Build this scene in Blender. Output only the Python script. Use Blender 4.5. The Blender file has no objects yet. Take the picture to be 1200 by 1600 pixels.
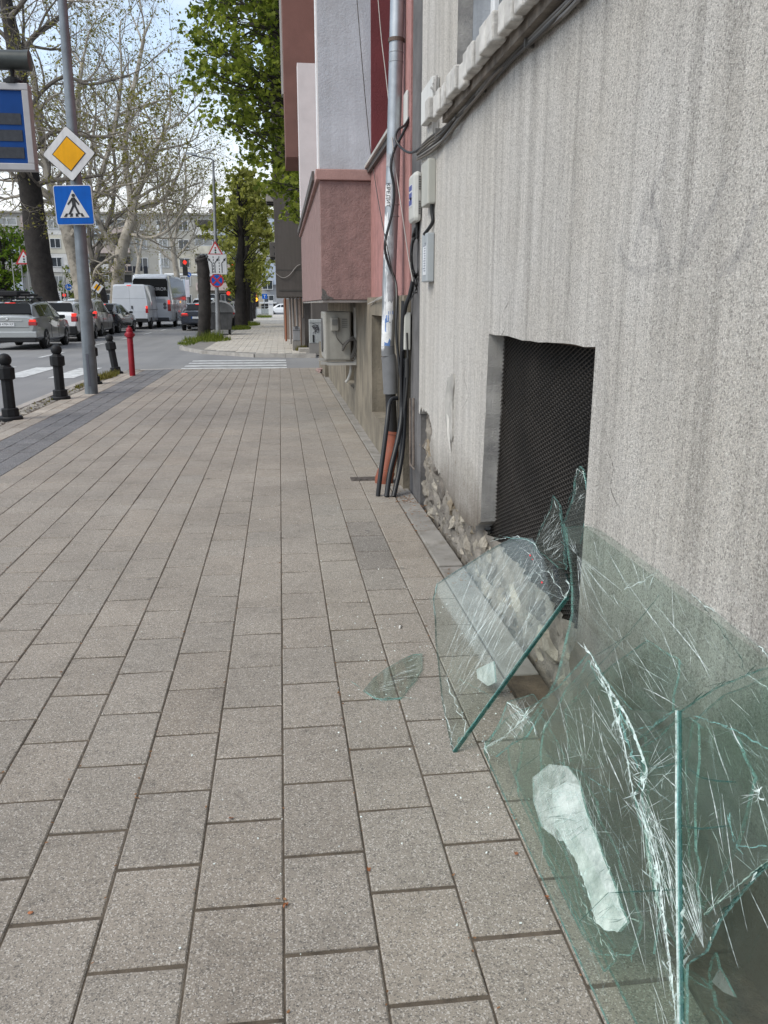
import bpy, bmesh, math, random
from mathutils import Vector, Matrix, noise as mnoise
from math import radians, sin, cos, pi
sc = bpy.context.scene
col = sc.collection

# ------------------------------------------------------------------ camera
F_PX, CAM_H, PITCH, YAW = 1300.0, 1.32, 14.0362, 6.9354
cd = bpy.data.cameras.new('camera'); cam = bpy.data.objects.new('camera', cd); col.objects.link(cam)
cam.location = (0, 0, CAM_H)
cam.rotation_euler = (radians(90 - PITCH), 0, radians(-YAW))
cd.sensor_fit = 'AUTO'; cd.sensor_width = 36.0; cd.lens = F_PX / 1600 * 36
cd.clip_start = 0.05; cd.clip_end = 3000
sc.camera = cam

# ------------------------------------------------------------------ light
SUN_EL, SUN_AZ = 48.0, -118.0          # azimuth from +Y towards +X (degrees)
sd = bpy.data.lights.new('sun', 'SUN'); sd.energy = 2.0; sd.angle = radians(30); sd.color = (1, .94, .83)
so = bpy.data.objects.new('sun', sd); col.objects.link(so)
_dir = Vector((sin(radians(SUN_AZ)) * cos(radians(SUN_EL)), cos(radians(SUN_AZ)) * cos(radians(SUN_EL)), sin(radians(SUN_EL))))
so.rotation_euler = _dir.to_track_quat('Z', 'Y').to_euler()
so.location = (0, 0, 40)
w = bpy.data.worlds.new('World'); sc.world = w; w.use_nodes = True
nt = w.node_tree; N = nt.nodes; LK = nt.links; N.clear()
def nn(t, **k):
    n = N.new(t)
    for a, b in k.items(): setattr(n, a, b)
    return n
out = nn('ShaderNodeOutputWorld'); bg = nn('ShaderNodeBackground'); bg.inputs['Strength'].default_value = .1
sky = nn('ShaderNodeTexSky', sky_type='NISHITA', sun_disc=False)
sky.sun_elevation = radians(SUN_EL); sky.sun_rotation = radians(SUN_AZ); sky.air_density = 1.0; sky.dust_density = 1.0
tc = nn('ShaderNodeTexCoord'); mp = nn('ShaderNodeMapping'); mp.inputs['Scale'].default_value = (1, 1, 2.6)
mp.inputs['Location'].default_value = (.35, .1, .3)
nz = nn('ShaderNodeTexNoise'); nz.inputs['Scale'].default_value = 3.2; nz.inputs['Detail'].default_value = 8; nz.inputs['Roughness'].default_value = .55
cr = nn('ShaderNodeMapRange'); cr.inputs[1].default_value = .46; cr.inputs[2].default_value = .70; cr.inputs[3].default_value = .38; cr.inputs[4].default_value = .97
sx = nn('ShaderNodeSeparateXYZ')
hz = nn('ShaderNodeMapRange'); hz.inputs[1].default_value = .10; hz.inputs[2].default_value = .34; hz.inputs[3].default_value = .95; hz.inputs[4].default_value = 0
mxm = nn('ShaderNodeMath', operation='MAXIMUM')
mix = nn('ShaderNodeMix', data_type='RGBA'); mix.inputs[7].default_value = (9.2, 9.3, 9.4, 1)
gain = nn('ShaderNodeMix', data_type='RGBA', blend_type='MULTIPLY'); gain.inputs[0].default_value = 1; gain.inputs[7].default_value = (1.75, 2.0, 2.05, 1)
LK.new(tc.outputs['Generated'], mp.inputs[0]); LK.new(mp.outputs[0], nz.inputs['Vector']); LK.new(nz.outputs[0], cr.inputs[0])
LK.new(tc.outputs['Generated'], sx.inputs[0]); LK.new(sx.outputs[2], hz.inputs[0])
LK.new(cr.outputs[0], mxm.inputs[0]); LK.new(hz.outputs[0], mxm.inputs[1])
LK.new(mxm.outputs[0], mix.inputs[0]); LK.new(sky.outputs[0], gain.inputs[6]); LK.new(gain.outputs[2], mix.inputs[6]); LK.new(mix.outputs[2], bg.inputs[0]); LK.new(bg.outputs[0], out.inputs[0])

sc.view_settings.view_transform = 'Standard'; sc.view_settings.look = 'None'
sc.view_settings.exposure = 0.35; sc.view_settings.gamma = 1
sc.cycles.transparent_max_bounces = 40; sc.cycles.max_bounces = 10
try: sc.cycles.use_denoising = True
except Exception: pass

# ------------------------------------------------------------------ camera geometry (pixels of the 1200x1600 photo -> world points)
_th, _ps = radians(PITCH), radians(YAW)
CF = Vector((sin(_ps) * cos(_th), cos(_ps) * cos(_th), -sin(_th))); CR = Vector((cos(_ps), -sin(_ps), 0)); CU = CR.cross(CF)
CC = Vector((0, 0, CAM_H))
def ray(x, y): return CR * ((x - 600) / F_PX) - CU * ((y - 800) / F_PX) + CF
def atY(x, y, Y): d = ray(x, y); return CC + d * (Y / d.y)
def atX(x, y, X): d = ray(x, y); return CC + d * (X / d.x)
def atZ(x, y, Z=0.0): d = ray(x, y); return CC + d * ((Z - CAM_H) / d.z)
def atP(x, y, p0, n):
    d = ray(x, y); return CC + d * ((p0 - CC).dot(n) / d.dot(n))

# ------------------------------------------------------------------ materials
MATS = {}
def newmat(name):
    m = bpy.data.materials.new(name); m.use_nodes = True
    nt = m.node_tree; nt.nodes.clear(); MATS[name] = m
    o = nt.nodes.new('ShaderNodeOutputMaterial')
    return m, nt, o
def node(nt, t, **k):
    n = nt.nodes.new(t)
    for a, b in k.items(): setattr(n, a, b)
    return n
def c4(c): return (c[0], c[1], c[2], 1)
def noise(nt, scale, detail=4, rough=.6, vec=None, mapscale=None):
    n = node(nt, 'ShaderNodeTexNoise'); n.inputs['Scale'].default_value = scale; n.inputs['Detail'].default_value = detail; n.inputs['Roughness'].default_value = rough
    if vec is None:
        t = node(nt, 'ShaderNodeTexCoord'); vec = t.outputs['Object']
    if mapscale:
        mp = node(nt, 'ShaderNodeMapping'); mp.inputs['Scale'].default_value = mapscale; nt.links.new(vec, mp.inputs[0]); vec = mp.outputs[0]
    nt.links.new(vec, n.inputs['Vector']); return n
def maprange(nt, src, a, b, c, d):
    m = node(nt, 'ShaderNodeMapRange'); nt.links.new(src, m.inputs[0])
    for i, v in enumerate((a, b, c, d)): m.inputs[i + 1].default_value = v
    return m.outputs[0]
def mixc(nt, fac, a, b, bt='MIX'):
    m = node(nt, 'ShaderNodeMix', data_type='RGBA', blend_type=bt)
    for s, i in ((fac, 0), (a, 6), (b, 7)):
        if isinstance(s, (int, float)): m.inputs[i].default_value = s
        elif isinstance(s, tuple): m.inputs[i].default_value = c4(s)
        else: nt.links.new(s, m.inputs[i])
    return m.outputs[2]
def bump(nt, src, strength, dist, normal=None):
    b = node(nt, 'ShaderNodeBump'); b.inputs['Strength'].default_value = strength; b.inputs['Distance'].default_value = dist
    nt.links.new(src, b.inputs['Height'])
    if normal: nt.links.new(normal, b.inputs['Normal'])
    return b.outputs[0]
def M(name, c, rough=.6, metal=0, var=.12, vs=3.0, bmp=0, bs=60, emit=0, coat=0, spec=.5, streak=0, grime=None):
    """painted / plain surface with large scale tone variation, optional streaks and bump"""
    if name in MATS: return MATS[name]
    m, nt, o = newmat(name)
    p = node(nt, 'ShaderNodeBsdfPrincipled'); nt.links.new(p.outputs[0], o.inputs[0])
    p.inputs['Roughness'].default_value = rough; p.inputs['Metallic'].default_value = metal
    p.inputs['Specular IOR Level'].default_value = spec; p.inputs['Coat Weight'].default_value = coat
    cc = tuple(c)
    if var:
        n = noise(nt, vs, 5); f = maprange(nt, n.outputs[0], .3, .7, 1 - var, 1 + var)
        cc = mixc(nt, 1.0, cc, f, 'MULTIPLY')
    if streak:
        n = noise(nt, 1, 4, .6, None, (14, 14, .5)); f = maprange(nt, n.outputs[0], .45, .75, 1, 1 - streak); cc = mixc(nt, 1.0, cc, f, 'MULTIPLY')
    if grime:
        n = noise(nt, grime[1], 6, .7); f = maprange(nt, n.outputs[0], .5, .68, 0, grime[2]); cc = mixc(nt, f, cc, tuple(grime[0]))
    if isinstance(cc, tuple): p.inputs['Base Color'].default_value = c4(cc)
    else: nt.links.new(cc, p.inputs['Base Color'])
    if bmp:
        n = noise(nt, bs, 4, .7); nt.links.new(bump(nt, n.outputs[0], bmp, .01), p.inputs['Normal'])
    if emit:
        p.inputs['Emission Color'].default_value = c4(c); p.inputs['Emission Strength'].default_value = emit
    return m

def paver_material():
    m, nt, o = newmat('paver_concrete'); L = nt.links
    p = node(nt, 'ShaderNodeBsdfPrincipled'); L.new(p.outputs[0], o.inputs[0]); p.inputs['Roughness'].default_value = .7; p.inputs['Specular IOR Level'].default_value = .35
    a = node(nt, 'ShaderNodeAttribute', attribute_name='tint')
    t = node(nt, 'ShaderNodeTexCoord')
    v = node(nt, 'ShaderNodeTexVoronoi'); v.inputs['Scale'].default_value = 340; L.new(t.outputs['Object'], v.inputs['Vector'])
    sp = node(nt, 'ShaderNodeSeparateColor'); L.new(v.outputs['Color'], sp.inputs[0])
    dark = maprange(nt, sp.outputs[0], .80, .86, 0, .62); light = maprange(nt, sp.outputs[1], .86, .9, 0, .62)
    v2 = node(nt, 'ShaderNodeTexVoronoi'); v2.inputs['Scale'].default_value = 190; L.new(t.outputs['Object'], v2.inputs['Vector'])
    sp2 = node(nt, 'ShaderNodeSeparateColor'); L.new(v2.outputs['Color'], sp2.inputs[0])
    big = maprange(nt, sp2.outputs[0], .955, .97, 0, .5)
    g = noise(nt, 420, 3, .8); gf = maprange(nt, g.outputs[0], .3, .7, .62, 1.36)
    c = mixc(nt, 1.0, a.outputs['Color'], gf, 'MULTIPLY')
    c = mixc(nt, dark, c, (.075, .07, .068)); c = mixc(nt, big, c, (.07, .065, .06)); c = mixc(nt, light, c, (.56, .53, .49))
    st = noise(nt, 1.3, 6, .65); c = mixc(nt, 1.0, c, maprange(nt, st.outputs[0], .3, .72, 1.14, .82), 'MULTIPLY')
    st2 = noise(nt, 9, 6, .7); c = mixc(nt, 1.0, c, maprange(nt, st2.outputs[0], .54, .76, 1.0, .70), 'MULTIPLY')
    gv = node(nt, 'ShaderNodeTexVoronoi'); gv.inputs['Scale'].default_value = 2.3; gw = noise(nt, 30, 3, .6); gmix = mixc(nt, .03, t.outputs['Object'], gw.outputs['Color'], 'LINEAR_LIGHT'); L.new(gmix, gv.inputs['Vector'])
    c = mixc(nt, maprange(nt, gv.outputs['Distance'], .035, .05, .5, 0), c, (.085, .08, .078))
    L.new(c, p.inputs['Base Color'])
    L.new(bump(nt, g.outputs[0], .55, .003), p.inputs['Normal'])
    return m
PAVER = paver_material()

def stucco_material(name, base, warm, dark, grain=165, streak=.36):
    m, nt, o = newmat(name); L = nt.links
    p = node(nt, 'ShaderNodeBsdfPrincipled'); L.new(p.outputs[0], o.inputs[0]); p.inputs['Roughness'].default_value = .9; p.inputs['Specular IOR Level'].default_value = .2
    t = node(nt, 'ShaderNodeTexCoord')
    big = noise(nt, .9, 5, .6); c = mixc(nt, maprange(nt, big.outputs[0], .38, .66, 0, 1), tuple(base), tuple(warm))
    s1 = noise(nt, 1, 6, .65, None, (9, 9, .45)); c = mixc(nt, maprange(nt, s1.outputs[0], .46, .74, 0, streak), c, tuple(dark))
    s2 = noise(nt, 1, 5, .7, None, (52, 52, .9)); c = mixc(nt, maprange(nt, s2.outputs[0], .48, .74, 0, streak * .62), c, tuple(dark))
    s3 = noise(nt, 1, 3, .6, None, (60, 60, 4)); c = mixc(nt, maprange(nt, s3.outputs[0], .52, .75, 0, .38), c, (.66, .64, .61))
    v = node(nt, 'ShaderNodeTexVoronoi'); v.inputs['Scale'].default_value = grain; L.new(t.outputs['Object'], v.inputs['Vector'])
    sp = node(nt, 'ShaderNodeSeparateColor'); L.new(v.outputs['Color'], sp.inputs[0])
    c = mixc(nt, maprange(nt, sp.outputs[0], .78, .9, 0, .42), c, (.14, .13, .12))
    c = mixc(nt, maprange(nt, sp.outputs[1], .80, .92, 0, .5), c, (.72, .70, .66))
    g = noise(nt, grain * 1.3, 3, .75); c = mixc(nt, 1.0, c, maprange(nt, g.outputs[0], .3, .7, .52, 1.42), 'MULTIPLY')
    # damp, soil-stained foot of the wall
    sx = node(nt, 'ShaderNodeSeparateXYZ'); L.new(t.outputs['Object'], sx.inputs[0])
    b2 = noise(nt, 2.2, 5, .65); ad = node(nt, 'ShaderNodeMath', operation='MULTIPLY_ADD'); L.new(b2.outputs[0], ad.inputs[0]); ad.inputs[1].default_value = .55; L.new(sx.outputs[2], ad.inputs[2])
    c = mixc(nt, maprange(nt, ad.outputs[0], .50, .86, .95, 0), c, (.11, .086, .062))
    L.new(c, p.inputs['Base Color'])
    L.new(bump(nt, g.outputs[0], .9, .008), p.inputs['Normal'])
    return m
STUCCO = stucco_material('grey_roughcast', (.665, .640, .608), (.595, .560, .51), (.185, .17, .152), 220, .60)
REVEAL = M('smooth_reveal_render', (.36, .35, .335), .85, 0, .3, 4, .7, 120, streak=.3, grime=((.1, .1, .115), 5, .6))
def glass_mat(name, tint, dust=.07, dustc=(.46, .50, .46)):
    m, nt, o = newmat(name); L = nt.links
    tr = node(nt, 'ShaderNodeBsdfTransparent'); tr.inputs[0].default_value = c4(tint)
    gl = node(nt, 'ShaderNodeBsdfGlossy'); gl.inputs['Roughness'].default_value = .04; gl.inputs[0].default_value = (.9, .97, .95, 1)
    df = node(nt, 'ShaderNodeBsdfDiffuse'); df.inputs[0].default_value = c4(dustc)
    lw = node(nt, 'ShaderNodeLayerWeight'); lw.inputs[0].default_value = .5
    pw = node(nt, 'ShaderNodeMath', operation='POWER'); L.new(lw.outputs['Facing'], pw.inputs[0]); pw.inputs[1].default_value = 5.0
    fr = maprange(nt, pw.outputs[0], 0, 1, .028, .9)
    n = noise(nt, 7, 6, .7); d = maprange(nt, n.outputs[0], .35, .72, dust * .35, dust * 2.0)
    m1 = node(nt, 'ShaderNodeMixShader'); L.new(d, m1.inputs[0]); L.new(tr.outputs[0], m1.inputs[1]); L.new(df.outputs[0], m1.inputs[2])
    m2 = node(nt, 'ShaderNodeMixShader'); L.new(fr, m2.inputs[0]); L.new(m1.outputs[0], m2.inputs[1]); L.new(gl.outputs[0], m2.inputs[2])
    L.new(m2.outputs[0], o.inputs[0]); return m
GLASS = glass_mat('green_float_glass', (.945, .967, .95), .02)
GLASS2 = glass_mat('thick_green_glass', (.90, .935, .915), .02)
def crack_mat(name, c, alpha, rough=.2):
    m, nt, o = newmat(name); L = nt.links
    tr = node(nt, 'ShaderNodeBsdfTransparent'); tr.inputs[0].default_value = (.93, 1, .98, 1)
    p = node(nt, 'ShaderNodeBsdfPrincipled'); p.inputs['Base Color'].default_value = c4(c); p.inputs['Roughness'].default_value = rough; p.inputs['Specular IOR Level'].default_value = 1.0
    n = noise(nt, 55, 5, .7); f = maprange(nt, n.outputs[0], .34, .66, alpha * .25, min(1, alpha * 1.6))
    m2 = node(nt, 'ShaderNodeMixShader'); L.new(f, m2.inputs[0]); L.new(tr.outputs[0], m2.inputs[1]); L.new(p.outputs[0], m2.inputs[2]); L.new(m2.outputs[0], o.inputs[0]); return m
CRACK = crack_mat('glass_crack', (.84, .92, .91), .52)
CRACKD = crack_mat('glass_crack_dim', (.5, .64, .61), .3)
FRACT = crack_mat('glass_fracture', (.82, .93, .91), .6, .12)
EDGE = crack_mat('glass_cut_edge', (.015, .085, .074), .95, .08)
EDGEL = crack_mat('glass_cut_edge_pale', (.22, .43, .40), .55, .1)
def foliage(name, a, b, trans=.45):
    m, nt, o = newmat(name); L = nt.links
    g = node(nt, 'ShaderNodeNewGeometry'); n = noise(nt, .9, 3, .6)
    ad = node(nt, 'ShaderNodeMath', operation='ADD'); L.new(g.outputs['Random Per Island'], ad.inputs[0]); L.new(n.outputs[0], ad.inputs[1])
    c = mixc(nt, maprange(nt, ad.outputs[0], .55, 1.35, 0, 1), tuple(a), tuple(b))
    d = node(nt, 'ShaderNodeBsdfDiffuse'); t = node(nt, 'ShaderNodeBsdfTranslucent'); L.new(c, d.inputs[0])
    c2 = mixc(nt, 1.0, c, (1.3, 1.35, .75), 'MULTIPLY'); L.new(c2, t.inputs[0])
    mx = node(nt, 'ShaderNodeMixShader'); mx.inputs[0].default_value = trans; L.new(d.outputs[0], mx.inputs[1]); L.new(t.outputs[0], mx.inputs[2]); L.new(mx.outputs[0], o.inputs[0]); return m
def window_glass(name, c=(.02, .025, .03), rough=.06):
    return M(name, c, rough, 0, .3, 1.5, spec=.8)
def asphalt_material():
    m, nt, o = newmat('asphalt'); L = nt.links
    p = node(nt, 'ShaderNodeBsdfPrincipled'); L.new(p.outputs[0], o.inputs[0]); p.inputs['Roughness'].default_value = .75; p.inputs['Specular IOR Level'].default_value = .35
    n1 = noise(nt, .35, 6, .6); n2 = noise(nt, 60, 4, .8); n3 = noise(nt, 1, 4, .6, None, (1.6, .06, 1))
    c = mixc(nt, maprange(nt, n1.outputs[0], .35, .65, 0, 1), (.195, .195, .20), (.245, .242, .24))
    c = mixc(nt, maprange(nt, n3.outputs[0], .45, .7, 0, .35), c, (.12, .12, .122))
    c = mixc(nt, 1.0, c, maprange(nt, n2.outputs[0], .3, .7, .75, 1.25), 'MULTIPLY'); L.new(c, p.inputs['Base Color'])
    L.new(bump(nt, n2.outputs[0], .3, .004), p.inputs['Normal']); return m
ASPHALT = asphalt_material()
STEEL = M('galvanised_steel', (.38, .40, .42), .42, .75, .2, 9, streak=.25)
POLE = M('grey_painted_pole', (.19, .215, .24), .42, .35, .2, 5, streak=.3)
IRON = M('black_cast_iron', (.014, .015, .017), .55, 0, .25, 12, .25, 90, spec=.25)
BLACK = M('black_plastic', (.012, .012, .013), .45, 0, .2, 8)
RUBBER = M('tyre_rubber', (.014, .014, .014), .8, 0, .2, 9)
RIM = M('alloy_rim', (.35, .35, .36), .35, .8, .1)
WHITE = M('white_sign_face', (.62, .63, .64), .5, 0, .10, 4, spec=.25, streak=.12)
SBLUE = M('blue_sign_face', (.006, .105, .46), .5, 0, .10, 4, spec=.15, streak=.1)
SRED = M('red_sign_face', (.46, .025, .03), .4, 0, .08)
SYEL = M('yellow_sign_face', (.76, .37, .008), .5, 0, .08, 5, spec=.2, streak=.1)
SBLACK = M('black_sign_face', (.015, .015, .017), .45, 0, .05)
REARGLASS = M('rear_glass_tint', (.010, .011, .012), .25, 0, .2, 2, spec=.15)
CARGLASS = M('car_window_tint', (.016, .02, .024), .08, 0, .3, 1.5, spec=.45)
REDLAMP = M('lit_red_lamp', (.95, .035, .02), .3, 0, 0, emit=.55)
REDLENS = M('red_lens', (.33, .012, .015), .2, 0, .1, coat=1)
AMBERLAMP = M('lit_amber_lamp', (1.0, .40, .03), .3, 0, 0, emit=1.5)
PLATE = M('number_plate', (.68, .69, .70), .4, 0, .05)
BARKD = M('dark_bark', (.030, .026, .024), .95, 0, .4, 5, .9, 22)
BARKP = M('pale_plane_bark', (.36, .325, .275), .9, 0, .35, 1.6, .5, 14, grime=((.11, .10, .085), 2.2, .8))
TWIG = M('twig_bark', (.25, .22, .18), .9, 0, .3, 2)
CONC = M('kerb_concrete', (.36, .34, .315), .9, 0, .2, 4, .5, 90, grime=((.16, .14, .12), 3, .5))
WHITEPAINT = M('road_paint', (.55, .56, .56), .7, 0, .25, 5, grime=((.16, .16, .16), 6, .75))

def lerp(a, b, t): return a + (b - a) * t
def inside(p, poly):
    x, y = p; r = False; n = len(poly)
    for i in range(n):
        x1, y1 = poly[i]; x2, y2 = poly[(i + 1) % n]
        if (y1 > y) != (y2 > y) and x < (x2 - x1) * (y - y1) / (y2 - y1) + x1: r = not r
    return r
# ------------------------------------------------------------------ mesh helpers
class MB:
    def __init__(s): s.v = []; s.f = []; s.m = []
    def poly(s, pts, m=0):
        i = len(s.v); s.v += [tuple(p) for p in pts]; s.f.append(tuple(range(i, i + len(pts)))); s.m.append(m)
    def bx(s, x0, x1, y0, y1, z0, z1, m=0):
        i = len(s.v); s.v += [(x, y, z) for z in (z0, z1) for y in (y0, y1) for x in (x0, x1)]
        for q in ((0, 2, 3, 1), (4, 5, 7, 6), (0, 1, 5, 4), (2, 6, 7, 3), (0, 4, 6, 2), (1, 3, 7, 5)): s.f.append(tuple(i + k for k in q)); s.m.append(m)
    def obx(s, mat, sx, sy, sz, m=0):
        i = len(s.v); s.v += [tuple(mat @ Vector((x * sx / 2, y * sy / 2, z * sz / 2))) for z in (-1, 1) for y in (-1, 1) for x in (-1, 1)]
        for q in ((0, 2, 3, 1), (4, 5, 7, 6), (0, 1, 5, 4), (2, 6, 7, 3), (0, 4, 6, 2), (1, 3, 7, 5)): s.f.append(tuple(i + k for k in q)); s.m.append(m)
    def tube(s, pts, rs, n=8, m=0, cap=True):
        pts = [Vector(p) for p in pts]
        if not hasattr(rs, '__len__'): rs = [rs] * len(pts)
        i0 = len(s.v); up = None
        for k, p in enumerate(pts):
            d = (pts[min(k + 1, len(pts) - 1)] - pts[max(k - 1, 0)])
            d = d.normalized() if d.length > 1e-9 else Vector((0, 0, 1))
            if up is None:
                a = Vector((1, 0, 0)) if abs(d.x) < .8 else Vector((0, 1, 0)); up = d.cross(a).normalized()
            else:
                up = (up - d * up.dot(d)); up = up.normalized() if up.length > 1e-6 else d.orthogonal().normalized()
            b = d.cross(up)
            for j in range(n):
                t = 2 * pi * j / n; s.v.append(tuple(p + (up * cos(t) + b * sin(t)) * rs[k]))
        for k in range(len(pts) - 1):
            for j in range(n):
                a = i0 + k * n + j; b2 = i0 + k * n + (j + 1) % n; s.f.append((a, b2, b2 + n, a + n)); s.m.append(m)
        if cap:
            s.f.append(tuple(i0 + j for j in range(n))[::-1]); s.m.append(m)
            e = i0 + (len(pts) - 1) * n; s.f.append(tuple(e + j for j in range(n))); s.m.append(m)
    def lathe(s, prof, c=(0, 0, 0), n=20, m=0, axis='z', mat=None):
        i0 = len(s.v); c = Vector(c)
        for r, z in prof:
            for j in range(n):
                t = 2 * pi * j / n; a, b = r * cos(t), r * sin(t)
                q = Vector((a, b, z)) if axis == 'z' else (Vector((z, a, b)) if axis == 'x' else Vector((a, z, b)))
                q = c + q
                s.v.append(tuple(mat @ q) if mat else tuple(q))
        for k in range(len(prof) - 1):
            for j in range(n):
                a = i0 + k * n + j; b = i0 + k * n + (j + 1) % n; s.f.append((a, b, b + n, a + n)); s.m.append(m)
        for k in (0, len(prof) - 1):
            if prof[k][0] > 1e-6: s.f.append(tuple(i0 + k * n + j for j in range(n))); s.m.append(m)
    def prism(s, a, b, m=0, ms=None):
        """a, b: matching outlines (front, back); sides get material ms"""
        ms = m if ms is None else ms
        i = len(s.v); n = len(a); s.v += [tuple(p) for p in a] + [tuple(p) for p in b]
        s.f.append(tuple(range(i, i + n))); s.m.append(m); s.f.append(tuple(range(i + 2 * n - 1, i + n - 1, -1))); s.m.append(m)
        for k in range(n):
            k2 = (k + 1) % n; s.f.append((i + k, i + k + n, i + k2 + n, i + k2)); s.m.append(ms)
    def build(s, name, mats, parent=None, smooth=False, bevel=0, angle=38, fix=True):
        me = bpy.data.meshes.new(name); me.from_pydata(s.v, [], s.f)
        if not isinstance(mats, (list, tuple)): mats = [mats]
        for mt in mats: me.materials.append(mt)
        me.polygons.foreach_set('material_index', s.m)
        if fix and len(s.f) < 30000:
            bm = bmesh.new(); bm.from_mesh(me); bmesh.ops.remove_doubles(bm, verts=bm.verts, dist=1e-5); bmesh.ops.recalc_face_normals(bm, faces=bm.faces); bm.to_mesh(me); bm.free()
        if smooth:
            me.polygons.foreach_set('use_smooth', [True] * len(me.polygons)); me.set_sharp_from_angle(angle=radians(angle))
        o = bpy.data.objects.new(name, me); col.objects.link(o)
        if parent is not None: adopt(o, parent)
        if bevel:
            b = o.modifiers.new('edge', 'BEVEL'); b.width = bevel; b.segments = 2; b.limit_method = 'ANGLE'; b.angle_limit = radians(40)
        return o
WORLDMODE = set()
def adopt(o, parent):
    o.parent = parent
    if parent.name in WORLDMODE: o.matrix_parent_inverse = Matrix.Translation(-parent.location)
def tag(o, label, cat=None, group=None, kind=None):
    o['label'] = label
    if cat: o['category'] = cat
    if group: o['group'] = group
    if kind: o['kind'] = kind
    return o
def thing(name, label, cat, loc=(0, 0, 0), rz=0, group=None, world=True):
    o = bpy.data.objects.new(name, None); col.objects.link(o); o.empty_display_size = .2
    o.location = loc; o.rotation_euler = (0, 0, rz); tag(o, label, cat, group)
    if world: WORLDMODE.add(o.name)
    return o
def dup(root, loc, rz=0, label=None):
    r = root.copy(); col.objects.link(r); r.location = loc; r.rotation_euler = (0, 0, rz)
    if label: r['label'] = label
    def rec(a, b):
        for ch in a.children:
            c = ch.copy(); col.objects.link(c); c.parent = b; rec(ch, c)
    rec(root, r); return r
def text(s, size, mat, parent, M4, name='lettering', thick=.0015):
    cu = bpy.data.curves.new(name, 'FONT'); cu.body = s; cu.size = size; cu.extrude = thick; cu.align_x = 'CENTER'; cu.align_y = 'CENTER'
    t = bpy.data.objects.new(name, cu); col.objects.link(t)
    bpy.context.view_layer.update()
    me = bpy.data.meshes.new_from_object(t.evaluated_get(bpy.context.evaluated_depsgraph_get()))
    bpy.data.objects.remove(t); me.name = name; me.transform(M4); me.materials.clear(); me.materials.append(mat)
    o = bpy.data.objects.new(name, me); col.objects.link(o); adopt(o, parent); return o
def facing(p, rz=0, roll=0):
    """matrix: local x right, y up, z towards -Y (a viewer looking along +Y)"""
    return Matrix.Translation(Vector(p)) @ Matrix.Rotation(rz, 4, 'Z') @ Matrix.Rotation(pi / 2, 4, 'X') @ Matrix.Rotation(roll, 4, 'Z')
def bez(p0, p1, p2, p3, n=12):
    r = []
    for i in range(n + 1):
        t = i / n; r.append(Vector(p0) * (1 - t) ** 3 + Vector(p1) * 3 * t * (1 - t) ** 2 + Vector(p2) * 3 * t * t * (1 - t) + Vector(p3) * t ** 3)
    return r
def smoothpath(pts, sub=6):
    pts = [Vector(p) for p in pts]; r = []
    for i in range(len(pts) - 1):
        a = pts[max(i - 1, 0)]; b = pts[i]; c = pts[i + 1]; d = pts[min(i + 2, len(pts) - 1)]
        for k in range(sub):
            t = k / sub
            r.append(.5 * ((2 * b) + (c - a) * t + (2 * a - 5 * b + 4 * c - d) * t * t + (3 * b - a - 3 * c + d) * t ** 3))
    r.append(pts[-1]); return r

# ================================================================== GROUND
rng = random.Random(5)
g = MB(); g.poly([(-900, -300, -.16), (900, -300, -.16), (900, 1500, -.16), (-900, 1500, -.16)])
tag(g.build('ground', M('ground_soil', (.13, .125, .11), .95, 0, .3, .2)), 'grey brown ground reaching to the horizon', kind='structure')
g = MB(); g.poly([(-10.4, -40, -.10), (-3.3, -40, -.10), (-3.3, 128, -.10), (-10.4, 128, -.10)]); g.poly([(-3.3, 17.9, -.10), (40, 17.9, -.10), (40, 29, -.10), (-3.3, 29, -.10)])
g.poly([(-120, 113, -.098), (120, 113, -.098), (120, 127, -.098), (-120, 127, -.098)])
tag(g.build('road', ASPHALT), 'worn grey asphalt road with a side street', kind='structure')
# far pavement of the other side and verge
g = MB(); g.bx(-22, -10.4, -40, 112, -.15, .02); tag(g.build('opposite_pavement', M('old_pavement', (.21, .20, .185), .9, 0, .25, .6)), 'grey pavement and verge across the road', kind='structure')
# painted markings
g = MB()
for k in range(5):
    x = -4.32 - k * 1.02
    g.poly([(x - .25, 17.15 + k * .25, -.094), (x + .25, 17.15 + k * .25, -.094), (x + .25, 19.9 + k * .3, -.094), (x - .25, 19.9 + k * .3, -.094)])
for y in (19.15, 20.0, 20.9, 21.8):
    g.poly([(-2.25, y, -.094), (.12, y, -.094), (.12, y + .42, -.094), (-2.25, y + .42, -.094)])
for y in range(24, 110, 6): g.poly([(-6.6, y, -.094), (-6.48, y, -.094), (-6.48, y + 2.6, -.094), (-6.6, y + 2.6, -.094)])
tag(g.build('road_markings', WHITEPAINT), 'worn white zebra bars and lane dashes painted on asphalt', kind='structure')

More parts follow.
